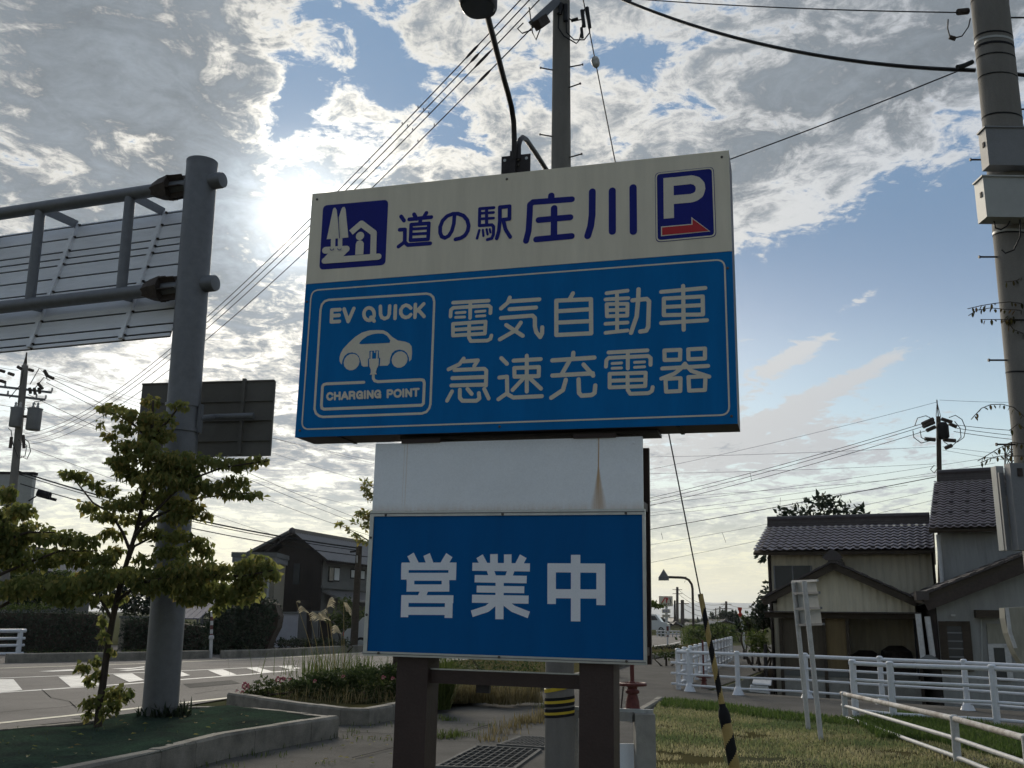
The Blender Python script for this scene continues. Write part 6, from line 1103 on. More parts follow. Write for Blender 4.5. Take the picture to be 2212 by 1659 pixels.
# ------------------------------------------------------------------ shrubs by the house and along the path
def shrub(name, label, bl, Y, per, size, lm, cat='bush', group=None, stem=True, shell=.35, tint=None, aspect=.5, droop=.1):
    P = pxblobs(bl, Y, per, shell=shell); c = P.mean(0); t = thing(name, Vector((c[0], c[1], 0)), label, cat, group)
    if stem:
        for k in range(3): MB().tube([Vector((c[0]+(k-1)*.12, c[1], -.05)), Vector((c[0]+(k-1)*.4, c[1], max(.2, c[2]*.6))), Vector(P[rng.integers(len(P))])], [.04, .03, .01], 6).build('stem', m_bark, t, True)
    leaves('foliage', P, size, lm, t, droop=droop, aspect=aspect, tint=tint); return t
shrub('tree', 'feathery dark tree crown rising behind the upper tiled roof', [(1700,1110,25,14),(1730,1105,30,22),(1770,1095,35,25),(1800,1090,30,18),(1830,1100,40,18),(1780,1080,18,14),(1860,1115,20,8),(1690,1120,14,9),(1890,1118,12,6),(1645,1206,16,10)], 38, .10, .28, l_dark, 'tree')
shrub('conifer', 'dark spiky conifer standing at the left corner of the old house', [(1650,1300,12,30),(1640,1320,18,25),(1658,1270,6,14),(1645,1345,18,20),(1632,1330,10,15),(1655,1330,20,30)], 33, .35, .16, l_dark, 'tree')
shrub('bush', 'yellow-green bush beside the footpath left of the old house', [(1618,1340,18,15),(1632,1350,18,18),(1610,1352,14,12)], 36, .4, .16, l_mid)
shrub('bush', 'lighter green weeds and bush at the house corner by the fence', [(1640,1378,22,18),(1628,1395,18,14),(1648,1400,16,18),(1625,1372,16,10)], 31.5, .35, .14, l_bright)
med = [(1495,1372,22,10),(1510,1362,25,12),(1535,1365,25,16),(1555,1358,22,14),(1575,1362,16,12),(1530,1378,30,10),(1560,1376,25,10),(1590,1370,12,8),(1480,1382,18,7),(1550,1348,14,10)]
shrub('median_shrubs', 'overgrown green planting between road and footpath beyond the fence', med, 44, .3, .16, l_mid)
md = gz(1530, 1392); q = np.concatenate([scatter(W3([(1470,1392),(1500,1378),(1590,1376),(1590,1386),(1500,1394)]), 5000, 0.)]); t = tag(blades('tall_grass', q, 1.1, l_bright, None, .012, .5), 'tall green grass standing in front of the planting beyond the fence', 'grass')
shrub('clipped_hedge', 'low dark hedge at the kerb right of the sign', [(1445,1398,18,5),(1420,1400,14,4),(1462,1396,16,5)], 48, .8, .12, l_dark, 'hedge')
shrub('roadside_weeds', 'weedy bank at the kerb end just right of the sign board', [(1425,1412,16,5),(1450,1412,14,6),(1440,1418,14,3)], 34, .9, .10, l_mid, 'weeds')
# ------------------------------------------------------------------ planting strip: roses, weeds, pampas
rose = [(545,1490,20,14),(570,1475,26,12),(595,1480,24,14),(560,1500,34,14),(600,1500,40,18),(530,1500,12,10),(620,1478,18,12)]
YB = gz(640, 1535).y
rb = shrub('rose_bush', 'low rose bush with pink flowers at the left end of the planter', rose, YB+.9, .5, .06, l_mid)
fl_ = MB()
for k in range(9):
    a = k*2.4; r_ = .012+.0022*k; d = Vector((math.cos(a)*r_, math.sin(a)*r_, .016-.0012*k)); s = Vector((-math.sin(a), math.cos(a), 0))*.018; fl_.add([d-s, d+s, d*1.9+s*1.2+UP*.012, d*1.9-s*1.2+UP*.012], [(0, 1, 2, 3)])
fme = rawmesh('flower', fl_.v, fl_.f, m_pink)
for x, y, s in [(530,1482,2.4),(533,1487,1.8),(601,1468,1.9),(609,1470,1.9),(613,1467,1.4),(680,1472,1.2),(741,1462,1.2),(828,1464,1.4),(523,1496,1.2),(534,1504,1.2),(512,1493,1.),(626,1468,1.1),(848,1466,1.2),(880,1470,1.2)]:
    p = at(x, y, YB+.35); piece('flower', fme, rb, Matrix.Translation(p) @ Vector((0, -1, .5)).to_track_quat('Z', 'Y').to_matrix().to_4x4() @ Matrix.Scale(s*.52, 4))
weed = [(660,1490,35,20),(700,1480,40,22),(650,1515,40,14),(700,1515,45,18),(745,1495,45,25),(790,1500,45,25),(750,1525,50,12),(830,1495,30,25),(820,1525,35,14),(870,1490,40,30),(740,1460,55,16),(800,1455,55,18),(850,1450,35,18),(690,1462,40,14),(640,1478,30,14)]
shrub('weed_thicket', 'dense brown and green weed thicket filling the planter beside the sign', weed, YB+1.3, .55, .08, l_mid, 'weeds', tint=.42)
dg = pxblobs([(x, 1545, 60, 6) for x in (640, 700, 760, 820, 870)], YB+.5, .16)*[1, 1, 0]+[0, 0, .1]; dg = dg[noisy(dg, 1.9) > -.1]
t = tag(blades('dry_grass', dg, .30, l_straw, None, .004, 1.2), 'dry straw-coloured grass along the planter kerb', 'grass')
t = tag(blades('planter_grass', pxblobs([(x, 1462, 50, 7) for x in (680, 710, 740, 770, 800)], YB+2.6, .14)*[1, 1, 0]+[0, 0, .25], .62, l_bright, None, .008, .8), 'fresh green long grass on top of the planter left of the sign', 'grass')
shrub('strip_hedge', 'leafy strip of shrubs seen below the sign between its posts', [(960,1430,40,22),(1010,1440,50,20),(1060,1440,50,20),(1110,1445,50,18),(1150,1440,40,16),(960,1480,25,20),(1000,1490,35,14),(1060,1490,40,12),(1110,1480,40,14),(1150,1475,30,14)], 19.5, .16, .07, l_mid, 'bush', tint=.45)
t = tag(blades('strip_grass', pxblobs([(x, y, 40, 5) for x, y in ((960,1535),(990,1520),(1040,1510),(1090,1500),(1140,1490))], 18.2, 1.4)*[1, 1, 0]+[0, 0, .05], .4, l_straw, None, .006, .9), 'brownish grass edging the strip between the sign posts', 'grass')
t = tag(blades('strip_grass', pxblobs([(952,1500,14,8),(958,1515,14,8)], 17, 4)*[1, 1, 0]+[0, 0, .05], .8, l_bright, None, .009, .9), 'arching green grass clump just right of the left sign post', 'grass')
m_plume = mat('pampas_plume', (.62, .56, .42), .8, .2, 30, trans=.45)
pam = thing('pampas_grass', gz(690, 1470), 'pampas grass clump with pale feathery plumes left of the sign', 'grass'); YP = YB+2.4
for x, y, x2, y2, bx_ in [(712,1293,706,1312,735),(655,1312,668,1325,705),(683,1326,706,1342,722),(700,1325,714,1340,728),(700,1318,688,1325,716),(728,1352,738,1370,742),(748,1320,742,1300,745),(646,1300,640,1300,700),(570,1360,582,1368,640),(650,1357,655,1368,690),(680,1358,690,1372,706),(698,1318,704,1336,712),(775,1312,790,1325,760),(738,1362,744,1378,748),(668,1390,674,1403,690),(780,1318,788,1332,770),(700,1392,695,1402,700)][:8]:
    tip, bot = at(x, y, YP), at(x2, y2, YP); foot = at(bx_, 1470, YP); foot.z = .1
    st = MB().tube([foot, foot.lerp(bot, .6)+UP*.05, bot], [.006, .005, .004], 5).build('stalk', m_yellow, pam, True)
    sp_v, sp_f = [], []; ax_ = tip-bot; ln_ = ax_.length
    for k in range(26):
        f_ = random.uniform(0, 1); r_ = bot.lerp(tip, f_); out = (ax_.normalized()*.55+Vector((-.9 if tip.x <= bot.x else .9, random.gauss(0, .25), random.uniform(-.35, .15)))).normalized(); lf = ln_*random.uniform(.7, 1.15)*(1.1-.5*f_)
        p1_ = r_+out*lf*.5+UP*.012; p2_ = r_+out*lf-UP*lf*.35; wv = Vector((0, 0, .008)); o_ = len(sp_v); sp_v += [r_-wv, r_+wv, p1_+wv*1.2, p1_-wv*1.2, p2_]; sp_f += [(o_, o_+1, o_+2, o_+3), (o_+3, o_+2, o_+4)]
    pb_ = MB(); pb_.add(sp_v, sp_f); pb_.build('plume', m_plume, st)
stuff(blades('pampas_blade', np.array(gz(700, 1470))*[1, 1, 0]+[0, 0, .1]+rng.normal(size=(150, 3))*[.8, .3, 0], .8, l_bright, pam, .006, .9))
# ------------------------------------------------------------------ across the road on the left
def hedge(name, label, poly_px, Y, z0, n_, size, lm, dep=1.2, cat='hedge'):
    P = [at(x, y, Y) for x, y in poly_px]; a = np.array([(p.x, p.z) for p in P]); s = scatter([(p[0], p[1]) for p in a], n_); pos = np.stack([s[:, 0], Y+dep*rng.random(n_)**2, s[:, 1]], 1)
    t = thing(name, Vector((a[:, 0].mean(), Y, 0)), label, cat)
    core = MB(); core.prism([Vector((p.x, Y+dep*.45, p.z-.1 if p.z > .5 else p.z)) for p in P], Vector((0, dep*.5, 0))); core.build('inner_twigs', m_bark, t)
    leaves('foliage', pos, size, lm, t, droop=.1, aspect=.55); return t
hedge('hedge', 'dark clipped hedge across the road behind the left white fence', [(-120,1318),(0,1318),(90,1318),(200,1322),(205,1345),(212,1395),(205,1412),(-120,1418)], 38, 0, 6500, .10, l_dark)
shrub('round_shrub', 'small rounded dark bush on top of the hedge line at left', [(140,1320,22,18),(150,1300,16,14)], 39.5, .5, .12, l_dark)
shrub('bush', 'yellowish hedge top showing behind the dark hedge', [(30,1312,40,6),(80,1311,40,6),(0,1314,30,6)], 40.5, .7, .12, l_bright)
shrub('garden_trees', 'brownish garden trees filling the view behind the left hedge', [(30,1285,60,25),(100,1290,60,22),(60,1260,80,25),(160,1275,40,25),(10,1245,50,25),(120,1250,50,20)], 44, .30, .24, l_mid, 'tree', tint=.3)
hedge('hedge', 'dark bushes behind the gantry pole across the road', [(260,1335),(330,1330),(400,1345),(440,1350),(445,1415),(270,1418),(255,1400)], 40, 0, 4200, .11, l_dark)
hedge('bush', 'tall glossy camellia-like bush right of the red and white pole', [(440,1325),(475,1305),(505,1298),(530,1290),(560,1288),(585,1300),(592,1325),(588,1350),(575,1375),(565,1405),(480,1418),(440,1418)], 38.5, 0, 5200, .14, l_dark, 1.8, 'bush')
shrub('low_weeds', 'weeds at the foot of the hedge across the road', [(100,1408,60,5),(200,1410,60,5),(300,1408,50,6)], 37, .5, .09, l_mid, 'weeds', stem=False)
shrub('garden_trees', 'dark garden trees behind the gantry pole across the road', [(240,1290,50,30),(300,1300,50,30),(350,1305,40,25),(420,1300,50,30),(470,1290,45,30),(515,1280,30,30),(260,1250,50,25),(330,1260,60,20),(440,1260,50,22)], 52, .30, .3, l_dark, 'tree')
for i, (x, w_) in enumerate([(586,8),(610,14),(635,16),(660,12),(688,14),(715,14),(742,14)]):
    shrub('box_shrub', ['first', 'second', 'third', 'fourth', 'fifth', 'sixth', 'seventh'][i]+' round clipped shrub, counted from the glossy bush, in the row left of the sign', [(x, 1390, w_, 9), (x, 1384, w_*.8, 7)], 42, 1.4, .10, l_dark, 'bush', 'clipped shrubs in a row')
shrub('garden_tree', 'green garden tree in front of the dark house beside the sign', [(745,1305,16,18),(735,1325,20,18),(760,1320,18,20),(720,1340,20,14),(750,1345,26,18),(780,1335,16,20),(735,1355,24,12),(770,1360,14,12)], 46, .4, .16, l_mid, 'tree')
shrub('street_tree', 'sparse leafy branches reaching out from behind the left edge of the lower board', [(790,1048,10,12),(798,1070,14,14),(785,1110,18,10),(798,1118,14,12),(792,1140,16,6),(735,1134,8,4),(752,1145,8,5),(768,1158,10,6),(780,1166,10,6),(795,1172,10,6),(766,1130,8,4)], 24, .5, .11, l_dogwood, 'tree', stem=False)
tt0 = [t for t in bpy.data.objects if t.name == 'street_tree'][0]
tb = at(860, 1440, 24.3); tb.z = 0; MB().tube([tb, at(858, 1250, 24.3), at(850, 1120, 24.2), at(840, 1030, 24.1)], [.12, .09, .06, .02], 10).build('trunk', m_bark, tt0, True)
for l in ([(853,1150),(820,1125),(790,1112)], [(855,1200),(800,1170),(735,1133)], [(845,1080),(820,1060),(790,1045)]): MB().tube([at(x, y, 24.1) for x, y in l], [.035, .02, .006], 6).build('limb', m_bark, tt0, True)
leaves('inner_foliage', pxblobs([(850,1100,50,60),(860,1050,45,40),(880,1150,60,50)], 24.3, .03), .12, l_dogwood, tt0)
shrub('leaf_spray', 'short branch tip with yellow-green leaves poking out right of the lower board', [(1408,1306,12,4),(1420,1309,14,4),(1432,1307,10,3),(1404,1298,6,3)], 24.5, 1.2, .09, l_bright, 'branch', stem=False)
sp = [t for t in bpy.data.objects if t.name == 'leaf_spray'][0]; MB().tube([at(1330, 1318, 24.5), at(1400, 1309, 24.5), at(1440, 1306, 24.5)], [.03, .015, .005], 6).tube([gz(1330, 1460)*1., at(1330, 1318, 24.5)], [.06, .03], 6).build('limb', m_bark, sp, True)
# red and white snow pole
p0 = gz(455, 1421); p1 = at(458, 1324, p0.y)
sp_ = thing('snow_marker_pole', p0, 'thin red and white striped snow marker pole at the far kerb', 'marker pole')
MB().tube([p0, p0.lerp(p1, .42)], .055, 10).build('sleeve', m_whitepost, sp_, True); MB().lathe(p0.lerp(p1, .40), [(.05,0),(.09,.04),(.09,.12),(.05,.16)], 12).build('collar', m_whitepost, sp_, True)
for i in range(6): MB().tube([p0.lerp(p1, .44+.095*i), p0.lerp(p1, .44+.095*(i+1))], .05, 10).build('stripe', m_redpaint if i % 2 == 0 else m_whitepost, sp_, True)
p0 = gz(569, 1408); tag(MB().tube([p0, at(575, 1352, p0.y)], .05, 10).build('marker_post', m_whitepost, None, True), 'slim white post beside the glossy bush across the road', 'post')
p0 = gz(761, 1402); tag(MB().tube([p0, at(760, 1392, p0.y)], .06, 10).build('marker_post', m_whitepost, None, True), 'short white stub post at the foot of the slim dark pole', 'post')
sd_, sb0, st0 = upole(764, 1400, 43, 776, 1180, 'slim dark utility pole in front of the dark house by the sign', .17, .13, m=m_wood, arms=())
MB().beam(at(756, 1192, 43), at(778, 1190, 43), .08, .08).build('side_arm', m_darkmetal, sd_)
MB().tube([at(772, 1200, 42.9), at(772, 1216, 42.9)], .04, 6).build('side_insulator', m_porcelain, sd_, True)
# dark two-storey house
def gable_house(name, label, corner, ea, eb, La, Lb, ze, zr, walls, roofm, ov=.5, cat='house'):
    """corner at ground; ea along the ridge, eb across; ze eave height, zr ridge height"""
    t = thing(name, corner, label, cat); c = Vector((corner.x, corner.y, 0)); A_, B_ = ea*La, eb*Lb
    MB().prism([c, c+B_, c+B_+UP*ze, c+B_*.5+UP*(zr-.15), c+UP*ze], ea*.12).build('gable_wall', walls[0], t)
    MB().prism([c+A_, c+A_+B_, c+A_+B_+UP*ze, c+A_+B_*.5+UP*(zr-.15), c+A_+UP*ze], -ea*.12).build('gable_wall', walls[0], t)
    MB().frame(c+ea*.121, ea*(La-.242), eb*.12, UP*ze).build('side_wall', walls[1], t); MB().frame(c+B_-eb*.12+ea*.121, ea*(La-.242), eb*.12, UP*ze).build('side_wall', walls[1], t)
    for s in (0, 1):
        o_ = c+(B_ if s else Z0); e_ = (-eb if not s else eb)*ov; sl = (c+B_*.5+UP*zr)-(o_+UP*ze); k = ov/(Lb/2); st = o_+UP*ze-sl*k-ea*ov; sl2 = sl*(1+k); nv = ea.cross(sl2).normalized(); nv = nv if nv.z > 0 else -nv
        rf = MB().frame(st, ea*(La+2*ov), sl2, nv*.14).build('roof', m_darkwall, t); n_ = int((La+2*ov)/.3)
        b = MB(); lo, hi = [], []
        for i in range(n_*2+1): q = st+ea*((La+2*ov)*i/(n_*2))+nv*(.145+.05*(i % 2)); lo.append(q); hi.append(q+sl2)
        b.add(lo+hi, [(i, i+1, n_*2+2+i, n_*2+1+i) for i in range(n_*2)]); b.build('roof_tiles', roofm, rf)
    rt = c+B_*.5+UP*(zr+.12)-ea*ov; rd = MB().beam(rt, rt+ea*(La+2*ov), .4, .35).build('ridge', m_tileend, t)
    for f_ in (0, 1): MB().lathe(rt+ea*(La+2*ov)*f_-UP*.1, [(.2,0),(.22,.15),(.14,.3),(.04,.36)], 10).build('ridge_end_tile', m_tileend, rd, True)
    return t
YD = 58; cr_ = at(699, 1385, YD); cr_.z = 0; zr_ = at(630.6, 1153, YD).z; apx = at(630.6, 1153, YD); rfar = gz(770, 1176, zr_); ea = Vector((rfar.x-apx.x, rfar.y-apx.y, 0)).normalized(); eb = Vector((-ea.y, ea.x, 0))
eb = eb if eb.x < 0 else -eb; cdist = (cr_-apx); 

def prx(p): q = p-CAMP; return CX+FPX*q.dot(RGT)/q.dot(FWD)
Lb_ = 3.0
while prx(apx-eb*(Lb_/2)+ea*.6) < 699 and Lb_ < 12: Lb_ += .1
c0_ = Vector((apx.x, apx.y, 0))-eb*(Lb_/2)+ea*.6; ze_ = at(711, 1200, YD).z
def ongab(px, py, o_=0.):
    v = ray(px, py); return CAMP+v*((c0_+ea*o_-CAMP).dot(ea)/v.dot(ea))
dh = gable_house('dark_house', 'large dark brown gabled house with grey tiled roof across the road', c0_, ea, eb, 13., Lb_, ze_, zr_, (m_darkwall, m_greywall), m_roofgrey, .6)
def onside(px, py):
    v = ray(px, py); return CAMP+v*((c0_-eb*.05-CAMP).dot(eb)/v.dot(eb))
for x0, y0, x1, y1, mm in [(711, 1227, 721, 1254, m_glass), (722, 1228, 734, 1253, m_curtain), (759, 1232, 767, 1247, m_curtain), (780, 1234, 788, 1250, m_curtain)]:
    p_, q_ = onside(x0, y1), onside(x1, y0); sx_ = (q_-p_).dot(ea); wf = MB().frame(p_, ea*sx_, eb*.04, UP*(q_.z-p_.z)).build('window', mm, dh); MB().frame(p_-ea*.08-UP*.08+eb*.02, ea*(sx_+.16), eb*.025, UP*(q_.z-p_.z+.16)).build('window_frame', m_black, wf)
zp_ = onside(705, 1275).z
MB().frame(c0_-eb*1.4+UP*(zp_-.65)+ea*.2, ea*12.5, eb*1.4+UP*.55, UP*.12).build('pent_roof', m_roofgrey, dh); MB().frame(c0_-eb*.12+UP*(zp_+.1), ea*12.5, eb*.1, UP*.16).build('belt_course', m_greywall, dh)
MB().frame(c0_-ea*.06+eb*1.4+UP*3.2, eb*.4, ea*.05, UP*1.2).build('gable_slit_window', m_glass, dh)
MB().frame(c0_-ea*1.6+eb*.6, eb*2.6, ea*1.5, UP*2.3).build('porch_wing', m_darkwall, dh)
gx_ = [ongab(628, 1156, .2), ongab(545, 1198, .2)]; gl0 = Vector((gx_[1].x, gx_[1].y, 0)); gl1 = Vector((gx_[0].x, gx_[0].y, 0))
MB().prism([gl0, gl1, gx_[0], gx_[1]], ea*8).build('catslide_wing', m_darkwall, dh)
sv_ = ongab(532, 1198, -.5)-ongab(631, 1147, -.5); MB().frame(ongab(631, 1147, -.5), sv_, ea*9, UP*.16).build('catslide_roof', m_roofgrey, dh)
# beige flat-roofed house
a_, c_ = at(505, 1380, 54), at(640, 1380, 54); a_.z = c_.z = 0; zt_ = at(560, 1216, 54).z; bh = thing('beige_house', a_, 'beige ribbed flat-roofed house partly behind the tree across the road', 'house')
c_ = at(584, 1380, 54); c_.z = 0; dx_ = (c_-a_).normalized(); dn = Vector((-dx_.y, dx_.x, 0)); lw_ = (c_-a_).length
b = MB(); corr(b, a_, c_, 0, zt_, .22, .03); b.build('front_wall', m_beigewall, bh); MB().frame(a_+dn*.1, dx_*lw_, dn*2.4, UP*zt_).build('body', m_beigewall, bh)
MB().frame(a_-dx_*.3-dn*.4+UP*(zt_+.001), dx_*(lw_+.4), dn*3, UP*.28).build('roof_fascia', m_boxgrey, bh); MB().frame(a_-dx_*.35-dn*.45+UP*(zt_+.282), dx_*(lw_+.5), dn*3.1, UP*.26).build('roof_edge', m_greywall, bh)
MB().frame(c_-dn*.1-dx_*.35, dx_*.12, dn*.08, UP*zt_).build('downpipe', m_boxlight, bh)
# pale garden wall, garage and parked car
def pwall(name, label, x0, x1, yt, Y, m_, th=.2, coping=None):
    a = at(x0, 1380, Y); c = at(x1, 1380, Y); zt = at((x0+x1)/2, yt, Y).z; t = thing(name, Vector((a.x, Y, 0)), label, 'wall')
    MB().box(a.x, c.x, Y, Y+th, 0, zt).build('wall_body', m_, t); MB().box(a.x-.05, c.x+.05, Y-.05, Y+th+.05, zt+.001, zt+.1).build('coping', coping or m_greywall, t); return t
pwall('garden_wall', 'pale lilac garden wall in front of the dark house', 577, 640, 1326, 48, m_paleblock); pwall('garden_wall', 'shorter grey wall section right of the pale lilac wall', 640.5, 684, 1324, 49, m_greywall)
pwall('garden_wall', 'beige block wall panel peeping out of the left hedge', 256, 328, 1336, 42.5, m_beigewall)
p = at(690, 1390, 47); MB_ = MB().box(p.x, p.x+.5, 47, 47.5, 0, at(690, 1330, 47).z); tag(MB_.build('gate_pillar', m_darkwall), 'dark gate pillar in the garden between wall and green tree', 'gate pillar')
p = at(668, 1398, 45); tag(MB().tube([V(p.x, 45, 0), at(668, 1316, 45)], .12, 8).build('garden_post', m_darkwall, None, True), 'dark wooden post standing between the clipped shrubs', 'post')
def car(name, label, c, dirv, bodym, L=3.9, Wd=1.6, Hh=1.45, van=False):
    t = thing(name, c, label, 'car'); d = Vector(dirv).normalized(); s = Vector((-d.y, d.x, 0))
    prof = [(-.5,.18),(-.5,.5),(-.47,.62),(-.40,.66),(-.30,.97),(-.22,1.),(.16,1.),(.22,.97),(.33,.66),(.46,.58),(.5,.45),(.5,.18)] if not van else [(-.5,.15),(-.5,.9),(-.47,1.),(.2,1.),(.33,.6),(.48,.52),(.5,.4),(.5,.15)]
    pts = [c-s*Wd/2+d*x*L+UP*z*Hh for x, z in prof]; bo = MB().prism(pts, s*Wd).build('body', bodym, t)
    for sd in (-1, 1):
        w0 = c+s*(Wd/2+.006)*sd
        for xa, xb in ((-.27, -.06), (-.04, .24)): MB().prism([w0+d*xa*L+UP*.68*Hh, w0+d*xb*L+UP*.68*Hh, w0+d*(xb-.07 if xb > 0 else xb)*L+UP*.92*Hh, w0+d*(xa+.04)*L+UP*.92*Hh], s*sd*.006).build('window', m_glass, bo)
        for xw in (-.31, .32):
            wc = c+d*xw*L+s*sd*(Wd/2-.18)+UP*.29; wh = MB().lathe(wc, [(.29,0),(.29,.19)], 18, s*sd).build('wheel', m_black, t, True); MB().lathe(wc+s*sd*.191, [(.18,0),(.16,.012)], 14, s*sd).build('rim', m_boxlight, wh)
        MB().frame(c+d*L*.497+s*sd*(Wd/2-.35)+UP*.42*Hh, d*.03, s*.25*-sd, UP*.12).build('headlight', m_glass, bo); MB().frame(c-d*L*.503+s*sd*(Wd/2-.3)+UP*.42*Hh, -d*.02, s*.2*-sd, UP*.18).build('tail_light', m_red, bo)
    return t
ca = at(838, 1400, 45); ca.z = 0; car('parked_car', 'silver car parked in the garden, mostly hidden behind the lower board', ca, (1, .15, 0), m_carpaint)
ca = at(1404, 1372, 110); ca.z = 0; car('parked_car', 'white van far down the road just right of the board', ca, (1, -.3, 0), m_carwhite, 4.2, 1.7, 1.9, True)
# far left shed with blue-grey sheet roof, house wall, white sign box
a_ = at(378, 1340, 46); c_ = at(432, 1340, 46); zt_ = at(430, 1338, 46).z
s_ = thing('carport', Vector((a_.x, 46, 0)), 'carport with pale blue-grey sloping sheet roof behind the gantry pole', 'carport')
for x in (a_.x+.15, c_.x-.15):
    for y in (46.15, 49.6): MB().tube([V(x, y, 0), V(x, y, zt_+.02+(.3*(y-46)))], .05, 8).build('post', m_galv, s_, True)
for i in range(4):
    w_ = (c_.x-a_.x)/4; MB().frame(V(a_.x+w_*i+.01, 45.9, zt_), V(w_-.02, 0, 0), V(0, 4, at(430, 1285, 50).z-zt_), V(0, 0, .05)).build('roof_sheet', m_solar, s_)
MB().box(a_.x, c_.x, 49.7, 49.8, 0, zt_).build('back_wall', m_greywall, s_)
a_ = at(-60, 1300, 50); c_ = at(48, 1300, 50); gable_house('grey_house', 'grey gabled house glimpsed through leaves at the left edge', Vector((c_.x, 50, 0)), Vector((0, 1, 0)), Vector((-1, 0, 0)), 8, c_.x-a_.x, at(40, 1222, 50).z, at(0, 1185, 50).z, (m_greywall, m_greywall), m_roofgrey)
a_ = at(-90, 1095, 44); c_ = at(72, 1027, 44); sb_ = thing('billboard', Vector((a_.x, 44, 0)), 'pale billboard behind the left utility pole', 'billboard')
MB().box(a_.x, c_.x, 44, 44.3, at(40, 1092, 44).z, at(40, 1025, 44).z).build('board', m_boxlight, sb_); MB().box(a_.x-.05, c_.x+.05, 43.97, 44.33, at(40, 1025, 44).z+.001, at(40, 1025, 44).z+.12).build('top_trim', m_black, sb_)
for x in (a_.x+.4, c_.x-.6): MB().tube([V(x, 44.15, 0), V(x, 44.15, at(40, 1092, 44).z)], .1, 8).build('support', m_galv, sb_, True)
# ------------------------------------------------------------------ distance
def farpole(x, yt, Y, label, arms=2, r_=.16):
    b0 = at(x, 1340, Y); b0.z = 0; t0 = at(x, yt, Y); t = thing('distant_utility_pole', b0, label, 'utility pole'); MB().tube([b0, t0], [r_*1.2, r_], 8).build('shaft', m_rusty, t, True)
    for k in range(arms): c = t0-UP*(.6+.9*k); MB().beam(c-V(1.1, 0, 0), c+V(1.1, 0, 0), .12, .12).build('cross_arm', m_rusty, t)
    return t0
fpts = [farpole(1463, 1268, 230, 'tallest distant utility pole right of the shop sign', 2, .28), farpole(1457.5, 1297, 230, 'distant bare pole between shop sign and tall pole', 0, .22), farpole(1474, 1296, 170, 'distant brown utility pole with side brackets right of the tall one', 1, .28), farpole(1568.6, 1299, 210, 'distant utility pole between the striped guy sleeve and red lamp', 2, .24), farpole(1555, 1310, 330, 'faint far utility pole left of the one by the red lamp', 2, .25), farpole(1546, 1314, 400, 'fainter pole, second from the striped guy sleeve', 2, .26), farpole(1539, 1322, 500, 'faintest far pole just right of the striped guy sleeve', 1, .3)]
for a, b_ in ((0, 3), (2, 3), (3, 4), (4, 5), (5, 6)): 
    for k in range(2): wire('distant_wire', fpts[a]-UP*(.4+.9*k), fpts[b_]-UP*(.4+.9*k), .035, 1.6, 'faint utility wire sagging between the distant poles', 'cable', 'distant wires')
wire('distant_wire', fpts[3]-UP*.4, at(1665, 1303, 190), .035, 1., 'faint utility wire sagging between the distant poles', 'cable', 'distant wires')
# warning sign on a curved arm
p0 = at(1498, 1362, 62); p0.z = 0; wsn = thing('warning_sign', p0, 'triangular road warning sign on a curved overhanging arm, seen from behind', 'sign')
MB().tube([p0]+[at(x, y, 62) for x, y in [(1496.5,1290),(1496,1272),(1494,1262),(1488,1253),(1480,1248.5),(1470,1247.5),(1434,1246.5)]], .075, 8).build('curved_post', m_rusty, wsn, True)
MB().prism([at(x, y, 61.8) for x, y in [(1433.5,1229),(1445,1247),(1445,1254),(1422.5,1254),(1422.5,1247)]], V(0, .04, 0)).build('sign_plate', m_boxgrey, wsn)
MB().beam(at(1424, 1247.5, 61.7), at(1444, 1247.5, 61.7), .05, .05).beam(at(1433.5, 1234, 61.7), at(1433.5, 1253, 61.7), .05, .05).build('plate_stiffener', m_galv, wsn)
# shop sign
ss = thing('shop_pole_sign', Vector((at(1439.5, 1340, 120).x, 120, 0)), 'white roadside shop sign with red emblem and two small plates on one pole', 'sign')
MB().tube([V(at(1439.5, 1340, 120).x, 120.2, 0), at(1439.5, 1300, 120.2)], .16, 10).build('pole', m_whitepost, ss, True)
def srect(n_, x0, y0, x1, y1, m_, par, Y=120., th=.3): a = at(x0, y1, Y); c = at(x1, y0, Y); return MB().box(a.x, c.x, Y, Y+th, a.z, c.z).build(n_, m_, par)
sbd = srect('board', 1425.3, 1288.8, 1452, 1308.5, m_film, ss); srect('board_rim', 1424.6, 1288, 1452.8, 1309.3, m_redpaint, ss, 120.05, .28)
sp1 = srect('small_plate', 1430.5, 1316, 1448, 1324.5, m_film, ss); sp2 = srect('small_plate', 1430.5, 1327.5, 1448, 1333.5, m_film, ss)
def spoly(n_, pts, m_, par): MB().prism([at(x, y, 119.95) for x, y in pts], V(0, .02, 0)).build(n_, m_, par)
spoly('emblem_stroke', [(1428.5,1302),(1431.5,1302),(1438.5,1290.5),(1435.5,1290.5)], m_red, sbd); spoly('emblem_stroke', [(1436,1290.6),(1441,1290.6),(1441.6,1302),(1438.6,1302),(1438.4,1294)], m_red, sbd); spoly('emblem_stroke', [(1441.6,1291),(1444,1291),(1442.6,1297),(1441.4,1296)], m_red, sbd); spoly('emblem_stroke', [(1446,1291),(1447.4,1291),(1450.4,1302),(1448.4,1302)], m_darkmetal, sbd)
for x in (1436, 1440, 1444, 1448): spoly('caption_stroke', [(x-1.4,1304),(x+1.4,1304),(x+1.4,1305),(x-1.4,1305)], m_black, sbd); spoly('caption_stroke', [(x-.3,1303.2),(x+.3,1303.2),(x+.3,1306.8),(x-.3,1306.8)], m_black, sbd)
for pl_, y in ((sp1, 1318), (sp1, 1321.5), (sp2, 1330.5)):
    for x in (1433, 1436.5, 1440, 1443.5): spoly('plate_lettering', [(x-1.1,y-.8),(x+1.1,y-.8),(x+1.1,y+.8),(x-1.1,y+.8)], m_navy if y < 1326 else m_redpaint, pl_)
